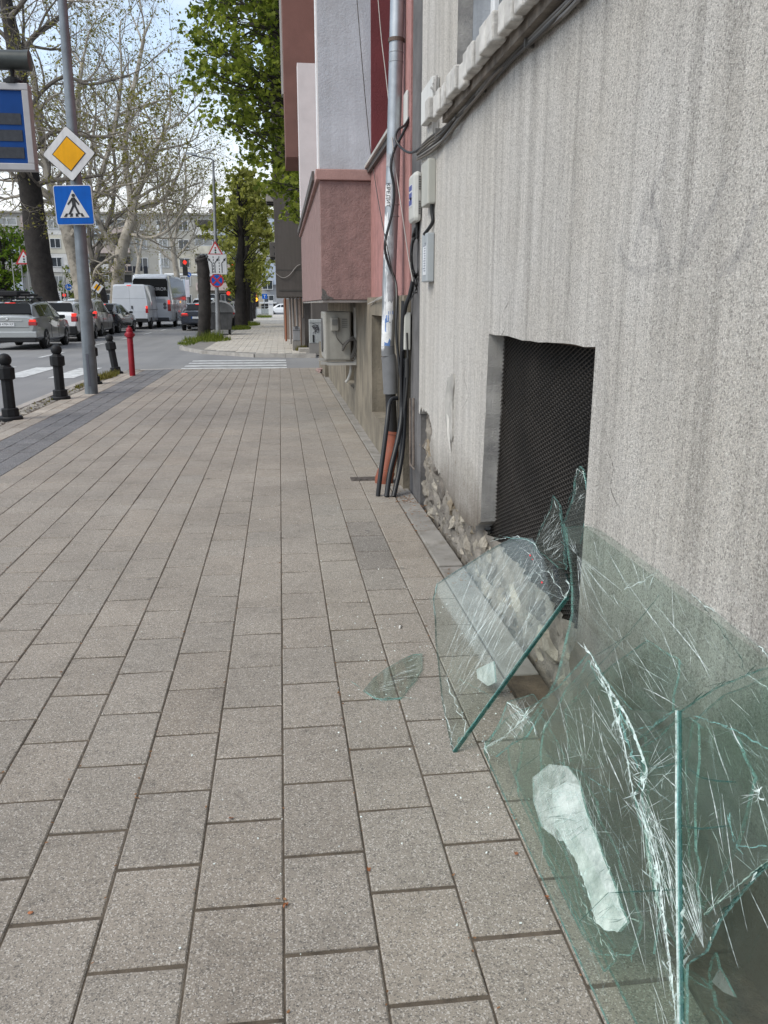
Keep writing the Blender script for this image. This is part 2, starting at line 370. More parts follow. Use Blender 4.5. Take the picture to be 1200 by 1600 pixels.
PCOL, PTIN = 'tint', None
class Pavers:
    def __init__(s): s.v = []; s.f = []; s.c = []
    def add(s, x0, x1, y0, y1, c, z=0.0, gap=.0021, bev=.0035, tilt=.0012):
        x0 += gap; x1 -= gap; y0 += gap * 2.9; y1 -= gap * 2.9
        h = [z + rng.gauss(0, tilt) for _ in range(4)]
        i = len(s.v)
        j = lambda: rng.uniform(-.0008, .0008)
        s.v += [(x0 + bev + j(), y0 + bev + j(), h[0]), (x1 - bev + j(), y0 + bev + j(), h[1]), (x1 - bev + j(), y1 - bev + j(), h[2]), (x0 + bev + j(), y1 - bev + j(), h[3])]
        s.v += [(x0, y0, h[0] - bev), (x1, y0, h[1] - bev), (x1, y1, h[2] - bev), (x0, y1, h[3] - bev)]
        s.v += [(x0, y0, z - .03), (x1, y0, z - .03), (x1, y1, z - .03), (x0, y1, z - .03)]
        s.f.append((i, i + 1, i + 2, i + 3))
        for k in range(4):
            k2 = (k + 1) % 4; s.f.append((i + 4 + k, i + 4 + k2, i + k2, i + k)); s.f.append((i + 8 + k, i + 8 + k2, i + 4 + k2, i + 4 + k))
        s.c += [c] * 9
    def build(s, name, m):
        me = bpy.data.meshes.new(name); me.from_pydata(s.v, [], s.f); me.materials.append(m)
        a = me.color_attributes.new('tint', 'FLOAT_COLOR', 'CORNER'); buf = []
        for p, c in zip(s.f, s.c): buf += [c[0], c[1], c[2], 1.0] * len(p)
        a.data.foreach_set('color', buf)
        o = bpy.data.objects.new(name, me); col.objects.link(o); return o
def tone(base, v=.032):
    k = 1 + rng.gauss(0, v); h = rng.gauss(0, .008)
    return (base[0] * k * (1 + h), base[1] * k, base[2] * k * (1 - h))
BEIGE, GREYP, WARM = (.275, .243, .207), (.135, .136, .145), (.282, .252, .214)
PL = .322
P = Pavers()
edge = [.77 - .2 * k for k in range(16)]       # column edges from the wall kerb to the road side
for k in range(15):
    x1, x0 = edge[k], edge[k + 1]
    ph = 1.638 if k % 2 == 0 else 1.477
    if k in (0, 2): ph = 1.645
    n0 = int((-2.5 - ph) / PL) - 1
    y = ph + n0 * PL
    while y < 18.0:
        y1 = min(y + PL, 18.02)
        c = tone(BEIGE)
        if k in (1, 2) and y < 6: c = tone(WARM, .03)
        if k == 0: c = tone((.288, .254, .214), .035)
        z = 0
        if k == 1 and 3.95 < y < 4.95: c = tone((.205, .186, .163), .05); z = -.0022
        if k == 1 and 5.6 < y < 6.5: c = tone(BEIGE, .05)
        if y1 - y > .05: P.add(x0, x1, y, y1, c, z)
        y += PL
# dark strip and outer beige strip
for k in range(3):
    x1 = -2.23 - k * .187; x0 = x1 - .187; y = -2 + (.11 if k % 2 else 0)
    while y < 17.9: P.add(x0, x1, y, y + .215, tone(GREYP, .1)); y += .215
for k in range(2):
    x1 = -2.795 - k * .17; x0 = x1 - .17; y = -2 + (.12 if k else 0)
    while y < 17.3: P.add(x0, x1, y, y + .25, tone((.36, .32, .27), .08)); y += .25
tag(P.build('sidewalk', PAVER), 'beige concrete paver sidewalk with a dark grey strip beside the kerb', kind='structure')
# joint filling under the pavers
JOINT = M('joint_dirt', (.10, .08, .06), .95, 0, .45, 18, .6, 200)
g = MB(); g.bx(-3.16, .90, -3, 18.06, -.12, -.0048); tag(g.build('sidewalk_bed', JOINT), 'brown dirt in the joints of the sidewalk', kind='structure')
# strip of old cobbles along the kerb, with weeds
P2 = Pavers()
y = -2
while y < 17.4:
    x = -3.40; ly = rng.uniform(.1, .14)
    while x < -3.15:
        lx = rng.uniform(.09, .13); P2.add(x, min(x + lx, -3.135), y, y + ly, tone((.24, .225, .2), .22), -.004 + rng.gauss(0, .006), .007, .016, .005); x += lx
    y += ly
tag(P2.build('cobble_strip', PAVER), 'strip of small worn grey cobbles between kerb and sidewalk', kind='structure')
g = MB(); g.bx(-3.42, -3.14, -3, 17.5, -.12, -.016); tag(g.build('cobble_bed', JOINT), 'earth between the kerb cobbles', kind='structure')
def kerb_run(mb, pts, w=.13, L=.95, z0=-.14, z1=.0):
    for a, b in zip(pts[:-1], pts[1:]):
        a = Vector(a); b = Vector(b); d = b - a; n = max(1, round(d.length / L)); u = d / n; nr = Vector((u.y, -u.x)).normalized() * w / 2
        for k in range(n):
            p = a + u * k + u.normalized() * .005; q = a + u * (k + 1) - u.normalized() * .005; zz = z1 + rng.gauss(0, .003)
            A = [p + nr, q + nr, q - nr, p - nr]
            mb.prism([(v.x, v.y, zz) for v in A], [(v.x, v.y, z0) for v in A])
g = MB(); kerb_run(g, [(-3.48, -3), (-3.48, 16.6), (-3.30, 17.4), (-2.9, 17.9), (-2.3, 18.1)]); kerb_run(g, [(-2.3, 18.12), (.9, 18.12)], z1=-.035)
tag(g.build('kerb', CONC, bevel=.012), 'pale concrete kerb stones along the road edge', kind='structure')
g = MB(); g.poly([(-3.45, 16.4, -.02), (-2.7, 17.2, -.02), (-2.2, 17.9, -.02), (-2.3, 18.1, -.02), (-2.9, 17.9, -.02), (-3.3, 17.4, -.02)])
# concrete strip at the wall foot
g = MB(); y = -3
while y < 15.4:
    l = rng.uniform(.55, .8); g.bx(.776, .905, y + .004, y + l - .004, -.1, .004 + rng.gauss(0, .003), 1 if y < 2.2 else 0); y += l
tag(g.build('wall_foot_strip', [M('foot_strip_concrete', (.25, .235, .215), .9, 0, .25, 5, .5, 120, grime=((.14, .12, .095), 6, .8)), M('foot_strip_soil', (.105, .08, .056), .95, 0, .45, 12, .9, 90)], bevel=.006), 'grey concrete edging strip along the wall foot', kind='structure')
# far pavement
FARP = [(.95, 23.1), (-.7, 23.5), (-2.2, 25.3), (-3.1, 27.6), (-3.4, 31), (-3.4, 112), (.95, 112)]
g = MB(); g.prism([(x, y, -.012) for x, y in FARP], [(x, y, -.14) for x, y in FARP]); tag(g.build('far_sidewalk_bed', M('far_bed', (.20, .19, .175), .9, 0, .2, 2)), 'grey strip around the tree pits of the far sidewalk', kind='structure')
P = Pavers()
for k in range(15):
    x1 = .70 - k * .2; x0 = x1 - .2; y = 23.4 + (.16 if k % 2 else 0)
    while y < 110:
        l = .322 if y < 60 else 1.288
        lim = 23.55 + max(0, (-.6 - x0)) * 1.35
        if y > lim and x0 > -2.35: P.add(x0, x1, y, y + l, tone((.53, .49, .43), .05), -.004)  # paler tint than the near pavers carries the stronger light out here
        y += l
tag(P.build('far_sidewalk', PAVER), 'paver sidewalk continuing past the side street, tinted paler for its brighter light', kind='structure')
g = MB(); kerb_run(g, [(.95, 23.06), (-.7, 23.44), (-2.25, 25.28), (-3.15, 27.6), (-3.46, 31), (-3.46, 112)], z1=-.01)
tag(g.build('far_kerb', CONC), 'rounded concrete kerb of the far sidewalk corner', kind='structure')
# tiny crumbs of glass and dried bud scales: nobody could count them
g = MB()
for k in range(300):
    if rng.random() < .6: x, y = rng.uniform(.1, .75), abs(rng.gauss(1.9, .9)) + .5
    else: x, y = rng.uniform(-1.2, .75), rng.uniform(1.0, 6)
    s = rng.uniform(.0008, .0027); q = Matrix.Translation((x, y, .002)) @ Matrix.Rotation(rng.random() * 6, 4, 'Z') @ Matrix.Rotation(rng.random(), 4, 'X')
    g.obx(q, s * 2, s * rng.uniform(1, 2), s * .8)
tag(g.build('glass_crumbs', M('glass_crumb', (.78, .84, .82), .2, 0, 0)), 'tiny pale crumbs of broken glass scattered on pavers', 'glass crumbs', kind='stuff')
g = MB()
def scatter_scale(x, y, s):
    q = Matrix.Translation((x, y, .003)) @ Matrix.Rotation(rng.random() * 6, 4, 'Z') @ Matrix.Rotation(rng.uniform(-.5, .5), 4, 'X')
    pts = [q @ Vector((sx * s, sy * s, rng.uniform(0, .5) * s)) for sx, sy in ((-1, 0), (-.3, .5), (.5, .4), (1, 0), (.4, -.5), (-.4, -.4))]
    g.poly(pts)
for k in range(700):
    e = rng.choice(edge[:13]); y = rng.uniform(.9, 17) if k > 260 else rng.uniform(1, 5); scatter_scale(e + rng.gauss(0, .006), y, rng.uniform(.0025, .006))
for k in range(240): scatter_scale(rng.uniform(.775, .90), rng.uniform(3.6, 6.2), rng.uniform(.003, .008))
for k in range(260): scatter_scale(.84 + rng.gauss(0, .04), rng.gauss(5.3, .3), rng.uniform(.004, .011))
tag(g.build('debris', M('dry_bud_scale', (.20, .10, .045), .8, 0, .5, 30)), 'dry brown bud scales and dirt lodged in the paver joints', 'debris', kind='stuff')
LEAFB = M('dry_leaf', (.24, .085, .03), .7, 0, .4, 60)
for (px, py, s, lab) in ((806, 1334, .008, 'small curled orange brown leaf on the paver beside the glass pane'), (361, 1279, .007, 'tiny dark reddish bud lying in a cross joint of the pavers'),
                      (575, 1360, .009, 'small rusty leaf caught in the long paver joint'), (47, 1427, .007, 'tiny maroon bud on the lower left grey paver'), (446, 1415, .010, 'orange brown scrap of leaf standing in the central paver joint'),
                      (853, 1402, .008, 'small brown leaf touching the lower edge of the glass')):
    p = atZ(px, py, .003); g = MB(); scatter_scale(p.x, p.y, s); scatter_scale(p.x + s * .4, p.y + s * .3, s * .7)
    tag(g.build('dry_leaf', LEAFB), lab, 'leaf', 'dry leaf scraps on the pavers')
p = atZ(625, 979, .006); g = MB(); g.tube([p + Vector((-.004, -.012, 0)), p + Vector((.002, .006, 0))], .0042, 10)
cb = g.build('cigarette_butt', M('cigarette_paper', (.75, .74, .7), .8, 0, .05)); tag(cb, 'white cigarette butt on the pavers above the flat glass shard', 'cigarette butt')
g = MB(); g.tube([p + Vector((.002, .006, 0)), p + Vector((.0045, .0135, 0))], .0044, 10); g.build('filter', M('burnt_filter', (.10, .08, .06), .9), cb)
# small iron cover by the pipe
p = atZ(568, 748, .003); cv = thing('drain_cover', 'small dark rusty iron cover set in the pavers beside the pipe boot', 'drain cover', (p.x, p.y, 0))
g = MB(); g.bx(p.x - .10, p.x + .10, p.y - .07, p.y + .07, -.02, .005); g.build('plate', M('rusty_iron', (.10, .085, .075), .7, .4, .4, 30), cv, bevel=.004)
g = MB()
for k in range(4): g.bx(p.x - .08 + k * .045, p.x - .06 + k * .045, p.y - .05, p.y + .05, .003, .008)
g.build('rib', M('rusty_iron', (.1, .08, .07)), cv)

# ================================================================== GREY HOUSE ON THE RIGHT
W = .90
rng = random.Random(11)
gh = thing('grey_house', 'grey roughcast house wall with a meshed basement opening and bare stone patch', 'building', (W, 2.5, 0))
def jag(pts, amp, step):
    r = []
    for a, b in zip(pts[:-1], pts[1:]):
        a = Vector(a); b = Vector(b); n = max(1, int((b - a).length / step))
        for k in range(n):
            p = a.lerp(b, k / n); r.append((p.x + (rng.gauss(0, amp) if k else 0), p.y + (rng.gauss(0, amp) if k else 0)))
    r.append(tuple(pts[-1])); return r
dam = jag([(3.67, .335), (3.80, .265), (4.02, .245), (4.35, .285), (4.64, .345), (4.98, .385), (5.05, .47), (4.95, .56), (5.08, .65), (5.30, .66), (5.48, .62)], .008, .022)
opn_l = jag([(3.62, 1.195), (3.635, .9), (3.66, .6), (3.67, .335)], .0025, .06)
opn_t = jag([(2.35, 1.20), (3.0, 1.19), (3.62, 1.195)], .0025, .09)
low = jag([(2.34, -.05), (2.36, .1), (2.42, .19), (2.36, .29)], .008, .03)
outline = [(-6, -.05)] + low + opn_t + opn_l[1:] + dam[1:] + [(5.48, 15), (-6, 15)]
win = [(1.95, 2.40), (4.43, 2.40), (4.43, 4.1), (1.95, 4.1)]
def plate_with_holes(name, outer, holes, x0, depth, mat, parent):
    bm = bmesh.new(); es = []
    for lp in [outer] + holes:
        vs = [bm.verts.new((x0, y, z)) for y, z in lp]; es += [bm.edges.new((vs[i], vs[(i + 1) % len(vs)])) for i in range(len(vs))]
    bmesh.ops.triangle_fill(bm, edges=es, use_beauty=True, normal=(-1, 0, 0))
    r = bmesh.ops.extrude_face_region(bm, geom=list(bm.faces))
    for v in r['geom']:
        if isinstance(v, bmesh.types.BMVert): v.co.x += depth
    bmesh.ops.recalc_face_normals(bm, faces=bm.faces)
    me = bpy.data.meshes.new(name); bm.to_mesh(me); bm.free()
    for mm in (mat if isinstance(mat, list) else [mat]): me.materials.append(mm)
    o = bpy.data.objects.new(name, me); col.objects.link(o); adopt(o, parent); return o
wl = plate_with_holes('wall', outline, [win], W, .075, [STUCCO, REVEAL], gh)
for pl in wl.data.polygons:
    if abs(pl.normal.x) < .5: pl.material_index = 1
g = MB(); g.bx(W + .35, 12, -6, 5.5, 4.2, 15); g.bx(W + .6, 12, -6, 5.9, -.1, 4.2); g.bx(W + .02, W + .6, 5.2, 5.5, .7, 15)
g.build('wall_core', M('inner_masonry', (.05, .045, .04), .95), gh)
# exposed rubble stonework
g = MB(); ny, nz = 110, 34
def mh(y, z): return W + .046 + .014 * sin(y * 23 + z * 31) * sin(y * 41 - z * 17) + .010 * sin(y * 77 + 3) * sin(z * 83)
for i in range(ny):
    for j in range(nz):
        q = [(2.3 + (5.5 - 2.3) * a_ / ny, -.08 + .80 * b_ / nz) for a_, b_ in ((i, j), (i + 1, j), (i + 1, j + 1), (i, j + 1))]
        if min(y_ for y_, z_ in q) < 3.80 and max(z_ for y_, z_ in q) > .285: continue
        g.poly([(mh(y_, z_), y_, z_) for y_, z_ in q])
g.bx(W + .10, W + .35, 2.3, 3.76, -.1, .27); g.bx(W + .10, W + .35, 3.70, 5.5, -.1, .72)
g.build('mortar', M('old_mortar', (.21, .19, .165), .95, 0, .5, 9, 1.0, 60), gh, smooth=True)
def rock(mb, c, s, m, r):
    bm = bmesh.new(); bmesh.ops.create_icosphere(bm, subdivisions=3, radius=1)
    ax = [Vector((r.gauss(0, 1), r.gauss(0, 1), r.gauss(0, 1))).normalized() for _ in range(9)]; cut = [r.uniform(.38, .8) for _ in ax]
    for v in bm.verts:
        for a, k in zip(ax, cut):
            d = v.co.dot(a)
            if d > k: v.co -= a * (d - k)
        v.co += Vector((r.gauss(0, .022), r.gauss(0, .022), r.gauss(0, .022)))
    off = Vector((r.uniform(-50, 50), r.uniform(-50, 50), r.uniform(-50, 50)))
    for v in bm.verts: v.co *= 1 + .26 * mnoise.noise(v.co * 2.1 + off) + .13 * mnoise.noise(v.co * 5.5 + off) + .07 * mnoise.noise(v.co * 12 + off)
    i = len(mb.v); bm.verts.ensure_lookup_table()
    mb.v += [(c[0] + v.co.x * s[0], c[1] + v.co.y * s[1], c[2] + v.co.z * s[2]) for v in bm.verts]
    for f in bm.faces: mb.f.append(tuple(i + v.index for v in f.verts)); mb.m.append(m)
    bm.free()
sm = [M('grey_rubble', (.235, .212, .178), .9, 0, .45, 14, .9, 70, grime=((.10, .085, .065), 9, .7)), M('ochre_rubble', (.26, .215, .155), .9, 0, .4, 12, .9, 70, grime=((.13, .09, .055), 8, .7)), M('dark_rubble', (.13, .115, .10), .9, 0, .4, 14, .9, 70), M('pale_rubble', (.33, .30, .25), .9, 0, .35, 12, .9, 70, grime=((.16, .13, .1), 9, .7))]
g = MB()
for row in range(7):
    y = 2.32 + (row % 2) * .06
    while y < 5.45:
        sy = rng.uniform(.04, .14); sz = rng.uniform(.042, .075); z = .01 + row * .100 + rng.gauss(0, .014)
        if y > 3.84 or z < .21:
            rock(g, (W + .078 + rng.uniform(-.012, .014), y + sy, z), (rng.uniform(.045, .07), sy * 1.22, sz * 1.28), rng.choice((0, 0, 1, 2, 3, 3)), rng)
        for q_ in range(2):
            yy, zz = y + rng.uniform(0, .16), z + rng.uniform(-.05, .05)
            if yy > 3.84 or zz < .22: rock(g, (W + .058, yy, zz), (.02, rng.uniform(.012, .03), rng.uniform(.010, .024)), rng.choice((0, 1, 2, 3)), rng)
        y += sy * 2 + .002
g.build('stonework', sm, gh, fix=False)
# blistered plaster flake
c = atX(706, 630, W); g = MB()
fl = jag([(c.y + dy * 1.3, c.z + dz) for dy, dz in ((-.05, .16), (.06, .13), (.12, .02), (.10, -.09), (.02, -.19), (-.04, -.20), (-.05, -.1), (-.045, 0), (-.05, .16))], .006, .03)[:-1]
g.prism([(W - .009, y, z) for y, z in fl], [(W + .01, y, z) for y, z in fl]); fk = g.build('loose_plaster_flake', M('bare_plaster', (.40, .385, .36), .9, 0, .3, 12, .8, 120), gh)
g = MB(); fl = jag([(c.y + dy, c.z + dz) for dy, dz in ((.03, -.09), (.09, -.07), (.06, -.15), (.0, -.24), (-.03, -.25), (.03, -.09))], .005, .02)[:-1]
g.prism([(W - .0115, y, z) for y, z in fl], [(W - .0092, y, z) for y, z in fl]); g.build('white_chip', M('lime_white', (.6, .58, .54), .9, 0, .2, 20), fk)
# basement opening: rusty black wire mesh in front of a dark room
mo = thing('window_mesh', 'rusty black diamond wire mesh screening the basement opening', 'wire mesh', (W + .14, 3, .2)); WX = W + .072
g = MB(); st = .045; slope = .38
def zmesh(y): return WX + .003 * sin(y * 5)
y0, y1, z0, z1 = 2.25, 3.86, .14, 1.27
for sgn in (1, -1):
    k = -140
    while k < 240:
        yb = y0 + k * st; za, zb = z0, z1
        f_ = (lambda z: yb + (z - z0) / slope) if sgn > 0 else (lambda z: yb + (z1 - z) / slope)
        inv = (lambda y: z0 + (y - yb) * slope) if sgn > 0 else (lambda y: z1 - (y - yb) * slope)
        lo, hi = sorted((inv(y0), inv(y1))); za, zb = max(za, lo), min(zb, hi)
        if zb - za > .01: g.tube([(zmesh(f_(z)) + .002 * sgn + rng.gauss(0, .0006), f_(z), z) for z in [za + (zb - za) * q / 5 for q in range(6)]], .0024, 4, cap=False)
        k += 1
g.build('wire', M('rusty_wire', (.034, .029, .025), .75, .1, .6, 3), mo, fix=False)
g = MB(); 
for a, b, c, d in ((y0, y1, 1.185, 1.21), (y0, y1, .2, .225)): g.bx(WX - .006, WX + .012, a, b, c, d)
g.build('frame', M('rust_bar', (.10, .07, .05), .8, .3, .4, 20), mo)
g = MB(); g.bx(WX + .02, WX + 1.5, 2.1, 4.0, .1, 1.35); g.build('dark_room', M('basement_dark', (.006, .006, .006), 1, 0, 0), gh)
# faint washed-out graffiti strokes
g = MB(); SMUDGE = crack_mat('washed_graffiti', (.18, .18, .20), .12, .95); SMUDGE.node_tree.nodes['Transparent BSDF'].inputs[0].default_value = (1, 1, 1, 1)
for st_ in ([(1012, 298), (1002, 345), (990, 400)], [(1014, 300), (1028, 345), (1038, 395), (1050, 432)], [(966, 385), (978, 410), (1000, 424), (1034, 412)], [(1100, 325), (1078, 375), (1060, 425)], [(1134, 270), (1112, 330), (1086, 385), (1070, 415)], [(1182, 320), (1160, 385), (1138, 430)], [(1002, 340), (1030, 350)], [(1120, 430), (1150, 400), (1176, 372)], [(1040, 250), (1020, 300), (1016, 330)]):
    A = smoothpath([atX(x, y, W - .0015) for x, y in st_], 5)
    for i in range(len(A) - 1):
        d = (A[i + 1] - A[i]).normalized(); n_ = Vector((0, -d.z, d.y)) * .013; g.poly([A[i] - n_, A[i] + n_, A[i + 1] + n_, A[i + 1] - n_])
g.build('faint_graffiti', SMUDGE, gh, fix=False)
for st_ in ([(781, 530), (790, 512), (786, 492), (797, 470), (795, 452)], [(640 + 90, 560), (726, 590), (731, 618), (722, 640)], [(948, 700), (958, 730), (952, 762), (966, 790)]):
    A = smoothpath([atX(x + rng.gauss(0, 1), y, W - .0012) for x, y in st_], 5); g = MB()
    for i in range(len(A) - 1):
        d = (A[i + 1] - A[i]).normalized(); n_ = Vector((0, -d.z, d.y)) * .0013 * rng.uniform(.3, 1.2); g.poly([A[i] - n_, A[i] + n_, A[i + 1] + n_, A[i + 1] - n_])
    g.build('hairline_crack', M('crack_shadow', (.09, .082, .075), .95), gh, fix=False)
# upper window: recess, frame, pane
for a_, b_ in ((4.43, 4.62), (1.7, 1.95)): g = MB(); g.bx(W + .076, W + .40, a_, b_, 2.3, 4.2); g.build('window_reveal', M('blue_grey_cement', (.33, .35, .38), .85, 0, .25, 5, .4, 80, streak=.3), gh)
wd = MB()
for a, b, c, d in ((1.95, 4.43, 2.43, 2.5), (4.36, 4.43, 2.5, 4.1), (1.95, 2.02, 2.5, 4.1), (3.1, 3.18, 2.5, 4.1)): wd.bx(W + .16, W + .22, a, b, c, d)
wf = wd.build('window', M('white_window_frame', (.75, .76, .78), .35, 0, .05), gh, bevel=.006)
g = MB(); g.bx(W + .185, W + .195, 2.0, 4.38, 2.48, 4.1); g.build('pane', window_glass('house_pane', (.05, .06, .07)), wf)
# brick sill with brick-on-edge front
g = MB(); y = 1.4
while y < 4.52:
    l = rng.uniform(.105, .125); dz = rng.gauss(0, .006); dx = rng.gauss(0, .006)
    g.bx(.79 + dx, .835, y + .011, y + l - .007, 2.235 + dz, 2.335 + dz); y += l
sb = g.build('sill_brick_edging', M('white_sill_brick', (.52, .505, .48), .85, 0, .25, 9, .6, 80, grime=((.22, .2, .18), 10, .6)), gh, bevel=.008)
g = MB(); g.bx(.83, W + .2, 1.4, 4.55, 2.25, 2.30); g.bx(.845, W, 1.4, 4.5, 2.21, 2.25); g.build('sill_slab', M('dark_sill_concrete', (.20, .175, .15), .9, 0, .4, 9, .8, 60), gh)
# dark cement strip at the house end
g = MB(); g.prism([(W + .01, 5.44, -.05), (W + .01, 5.92, -.05), (W + .01, 5.92, 15), (W + .01, 5.44, 15)], [(W + .2, 5.44, -.05), (W + .2, 5.92, -.05), (W + .2, 5.92, 15), (W + .2, 5.44, 15)])
g.build('end_strip', M('dark_cement', (.135, .13, .13), .9, 0, .4, 3, .8, 50, streak=.3), gh)

# ================================================================== PINK HOUSE
ph = thing('pink_house', 'pink rendered house with a boxed balcony and stained concrete plinth', 'building', (W, 11, 0))
PINK = M('pink_render', (.275, .178, .166), .85, 0, .2, 9, 1.0, 48, streak=.2, grime=((.2, .14, .13), 2.2, .35))
PINKS = M('pale_pink_render', (.47, .265, .245), .85, 0, .14, 2.5, .7, 75, streak=.12)
MAROON = M('maroon_render', (.145, .032, .038), .85, 0, .15, 3, .5, 70)
WPAN = M('white_smooth_render', (.50, .53, .58), .8, 0, .10, 2, .5, 50, streak=.14, grime=((.33, .33, .34), 1.6, .4))
BROWN = M('brown_render', (.18, .095, .08), .88, 0, .12, 3, .4, 60)
PLINTH = M('stained_plinth', (.225, .195, .15), .9, 0, .4, 2.2, .8, 45, streak=.35, grime=((.13, .115, .09), 2.5, .6))
XF = .41; YB = 8.45; PE = 17.4
g = MB()
# plinth with niches (left as real gaps)
PX = .862
for a, b, c, d in ((5.93, 6.95, -.05, 1.38), (6.95, 8.05, -.05, .30), (6.95, 8.05, 1.22, 1.38), (8.05, 10.05, -.05, 1.38), (10.05, 11.35, -.05, .32), (10.05, 11.35, .62, 1.38), (11.35, 15.55, -.05, 1.38)): g.bx(PX, PX + .5, a, b, c, d)
g.bx(PX + .32, PX + .5, 6.9, 8.1, .2, 1.3); g.bx(PX + .32, PX + .5, 10, 11.4, .25, .7)
g.bx(.80, 1.4, 15.6, 18.0, -.05, .55); g.bx(1.35, 3, 15.6, 17.9, .5, 1.4)
g.build('plinth', PLINTH, ph)
g = MB(); g.bx(PX + .3, PX + .318, 6.9, 8.1, .28, 1.24); g.bx(PX + .3, PX + .318, 10, 11.4, .3, .64); g.build('dark_grating', M('dark_grit', (.05, .05, .052), .95, 0, .5, 40, .9, 120), ph)
g = MB(); g.bx(W, 9, 5.93, 6.45, 1.375, 15); g.bx(W, 9, 6.45, YB, 1.375, 2.58); g.bx(W + 1.3, 9, 6.45, YB, 2.58, 15); g.bx(W + .02, 9, YB + .03, PE, 1.375, 15); g.bx(W, W + 1.3, 6.45, YB, 5.4, 15)
g.build('wall', M('salmon_render', (.39, .195, .18), .85, 0, .18, 8, .9, 55, streak=.15), ph)
g = MB(); g.bx(W + .004, W + 1.31, YB - .03, YB + .03, 2.60, 5.4); g.build('recess_side_wall', MAROON, ph)
g = MB(); g.bx(W - .06, W + .05, 6.42, YB + .01, 2.575, 2.60, 0); g.bx(W - .035, W + .02, 6.42, YB, 2.53, 2.572, 1); g.build('ledge_flashing', [M('pale_flashing', (.5, .48, .45), .5, .2, .15), M('dark_flashing', (.1, .09, .085), .7)], ph)
bal = MB(); bal.bx(XF, W + .02, YB, 15.5, 1.36, 2.46)
bo = bal.build('balcony_parapet', PINK, ph, bevel=.006)
g = MB(); ck = jag([(XF + .002, 1.362), (XF + .13, 1.362), (XF + .10, 1.385), (XF + .06, 1.40), (XF + .045, 1.44), (XF + .002, 1.47), (XF + .002, 1.362)], .004, .02)[:-1]
g.prism([(x, YB - .002, z) for x, z in ck], [(x, YB + .01, z) for x, z in ck]); g.build('broken_corner', M('bare_grey_plaster', (.12, .115, .11), .95, 0, .4, 20, .9, 90), bo)
g = MB(); g.bx(XF - .035, W + .01, YB - .03, 15.53, 2.462, 2.56); g.build('coping', M('coping_render', (.36, .225, .205), .85, 0, .2, 3, .5, 70), bo, bevel=.008)
g = MB(); g.bx(XF - .06, XF - .036, YB + .3, 15.5, 2.50, 2.585); g.build('coping_flashing', M('dark_flashing', (.1, .09, .085)), bo)
g = MB(); g.bx(XF + .012, W, YB + .012, 15.48, 1.335, 1.358); g.build('balcony_soffit', M('grey_soffit', (.30, .28, .26), .9, 0, .3, 4, .5, 60), bo)
g = MB(); g.bx(XF + .004, W + .01, YB + .004, YB + .2, 2.562, 12); wp = g.build('balcony_side_wall', WPAN, ph, bevel=.004)
g = MB(); g.bx(XF - .012, XF + .003, YB + .004, YB + .2, 2.562, 12); g.build('corner_trim', M('white_trim', (.8, .8, .81), .5, 0, .03), wp)
g = MB(); g.bx(XF + .0, W + .01, 15.05, 15.3, 2.562, 5.15); g.build('balcony_pier', M('white_pier', (.6, .61, .62), .8, 0, .08), ph)
g = MB(); g.bx(XF - .014, XF - .001, 15.05, 15.3, 2.562, 5.15); g.build('corner_trim', M('white_trim', (.8, .8, .8)), ph)
bz = atY(447, 245, 15.8)
g = MB(); g.bx(bz.x, W + .01, 15.8, 17.4, bz.z, 14); g.build('upper_bay', BROWN, ph)
bz2 = atY(440, 150, 17.6)
g = MB(); g.bx(bz2.x, W, 17.42, 17.7, bz2.z, 14); g.build('bay_trim', M('grey_trim', (.42, .41, .40), .8, 0, .08), ph)
# air conditioner on bracket
ac = thing('air_conditioner', 'dirty cream air conditioner on a bracket below the pink balcony', 'air conditioner', (.7, 10.2, .66))
ay = 9.72; AX0, AX1 = .50, .80
g = MB(); g.bx(AX0, AX1, ay, ay + .85, .69, 1.235); g.build('casing', M('cream_casing', (.34, .33, .30), .5, 0, .15, 5, streak=.25), ac, bevel=.018)
g = MB(); g.bx(AX0 + .07, AX0 + .16, ay - .035, ay, 1.02, 1.17); g.build('service_cover', M('cream_casing', (.4, .39, .36)), ac, bevel=.008)
g = MB(); g.bx(AX0 + .085, AX0 + .145, ay - .041, ay - .034, 1.09, 1.15); g.build('cover_label', M('grey_cover_label', (.17, .17, .165), .6), ac)
g = MB()
for k in range(5): g.bx(AX0 + .2, AX0 + .26, ay - .004, ay + .003, 1.06 + k * .022, 1.068 + k * .022)
g.build('vent_slot', M('dark_slot', (.1, .1, .1)), ac)
g = MB(); g.lathe([(.2, 0), (.2, .012), (.0, .014)], (AX0 - .012, ay + .5, .96), 24, axis='x'); g.build('fan_grille', M('dark_grille', (.1, .1, .1)), ac)
g = MB(); g.bx(AX0 - .05, .86, ay + .04, ay + .075, .64, .672); g.bx(AX0 - .05, .86, ay + .7, ay + .735, .64, .672); g.bx(.835, .862, ay + .0, ay + .03, .64, 1.28); g.bx(AX0 + .02, .86, ay - .02, ay + .01, .635, .66); g.build('bracket', M('pale_bracket', (.42, .41, .39), .5, .2, .2), ac)
g = MB()
for s in range(4):
    g.tube(smoothpath([(AX0 + .2, ay - .02, .80 + .02 * s), (AX0 + .24 + .02 * s, ay - .06, .88 + .02 * s), (AX0 + .32 + .02 * s, ay - .05, .95 - .03 * s), (.84, ay - .02, .85 - .05 * s), (.80, ay + .0, .72)]), .012 - .002 * s, 6)
g.tube(smoothpath([(AX0 + .12, ay - .03, 1.02), (AX0 + .14, ay - .04, .94), (AX0 + .2, ay - .03, .87)]), .006, 6); g.build('hose', M('dark_hose', (.09, .085, .08), .6), ac)
g = MB(); g.tube(smoothpath([(.80, ay + .1, .66), (.80, ay + .09, .56), (.77, ay + .08, .47), (.74, ay + .07, .43)]), .016, 8); g.build('drain_hose', M('pale_hose', (.5, .49, .46), .6), ac)
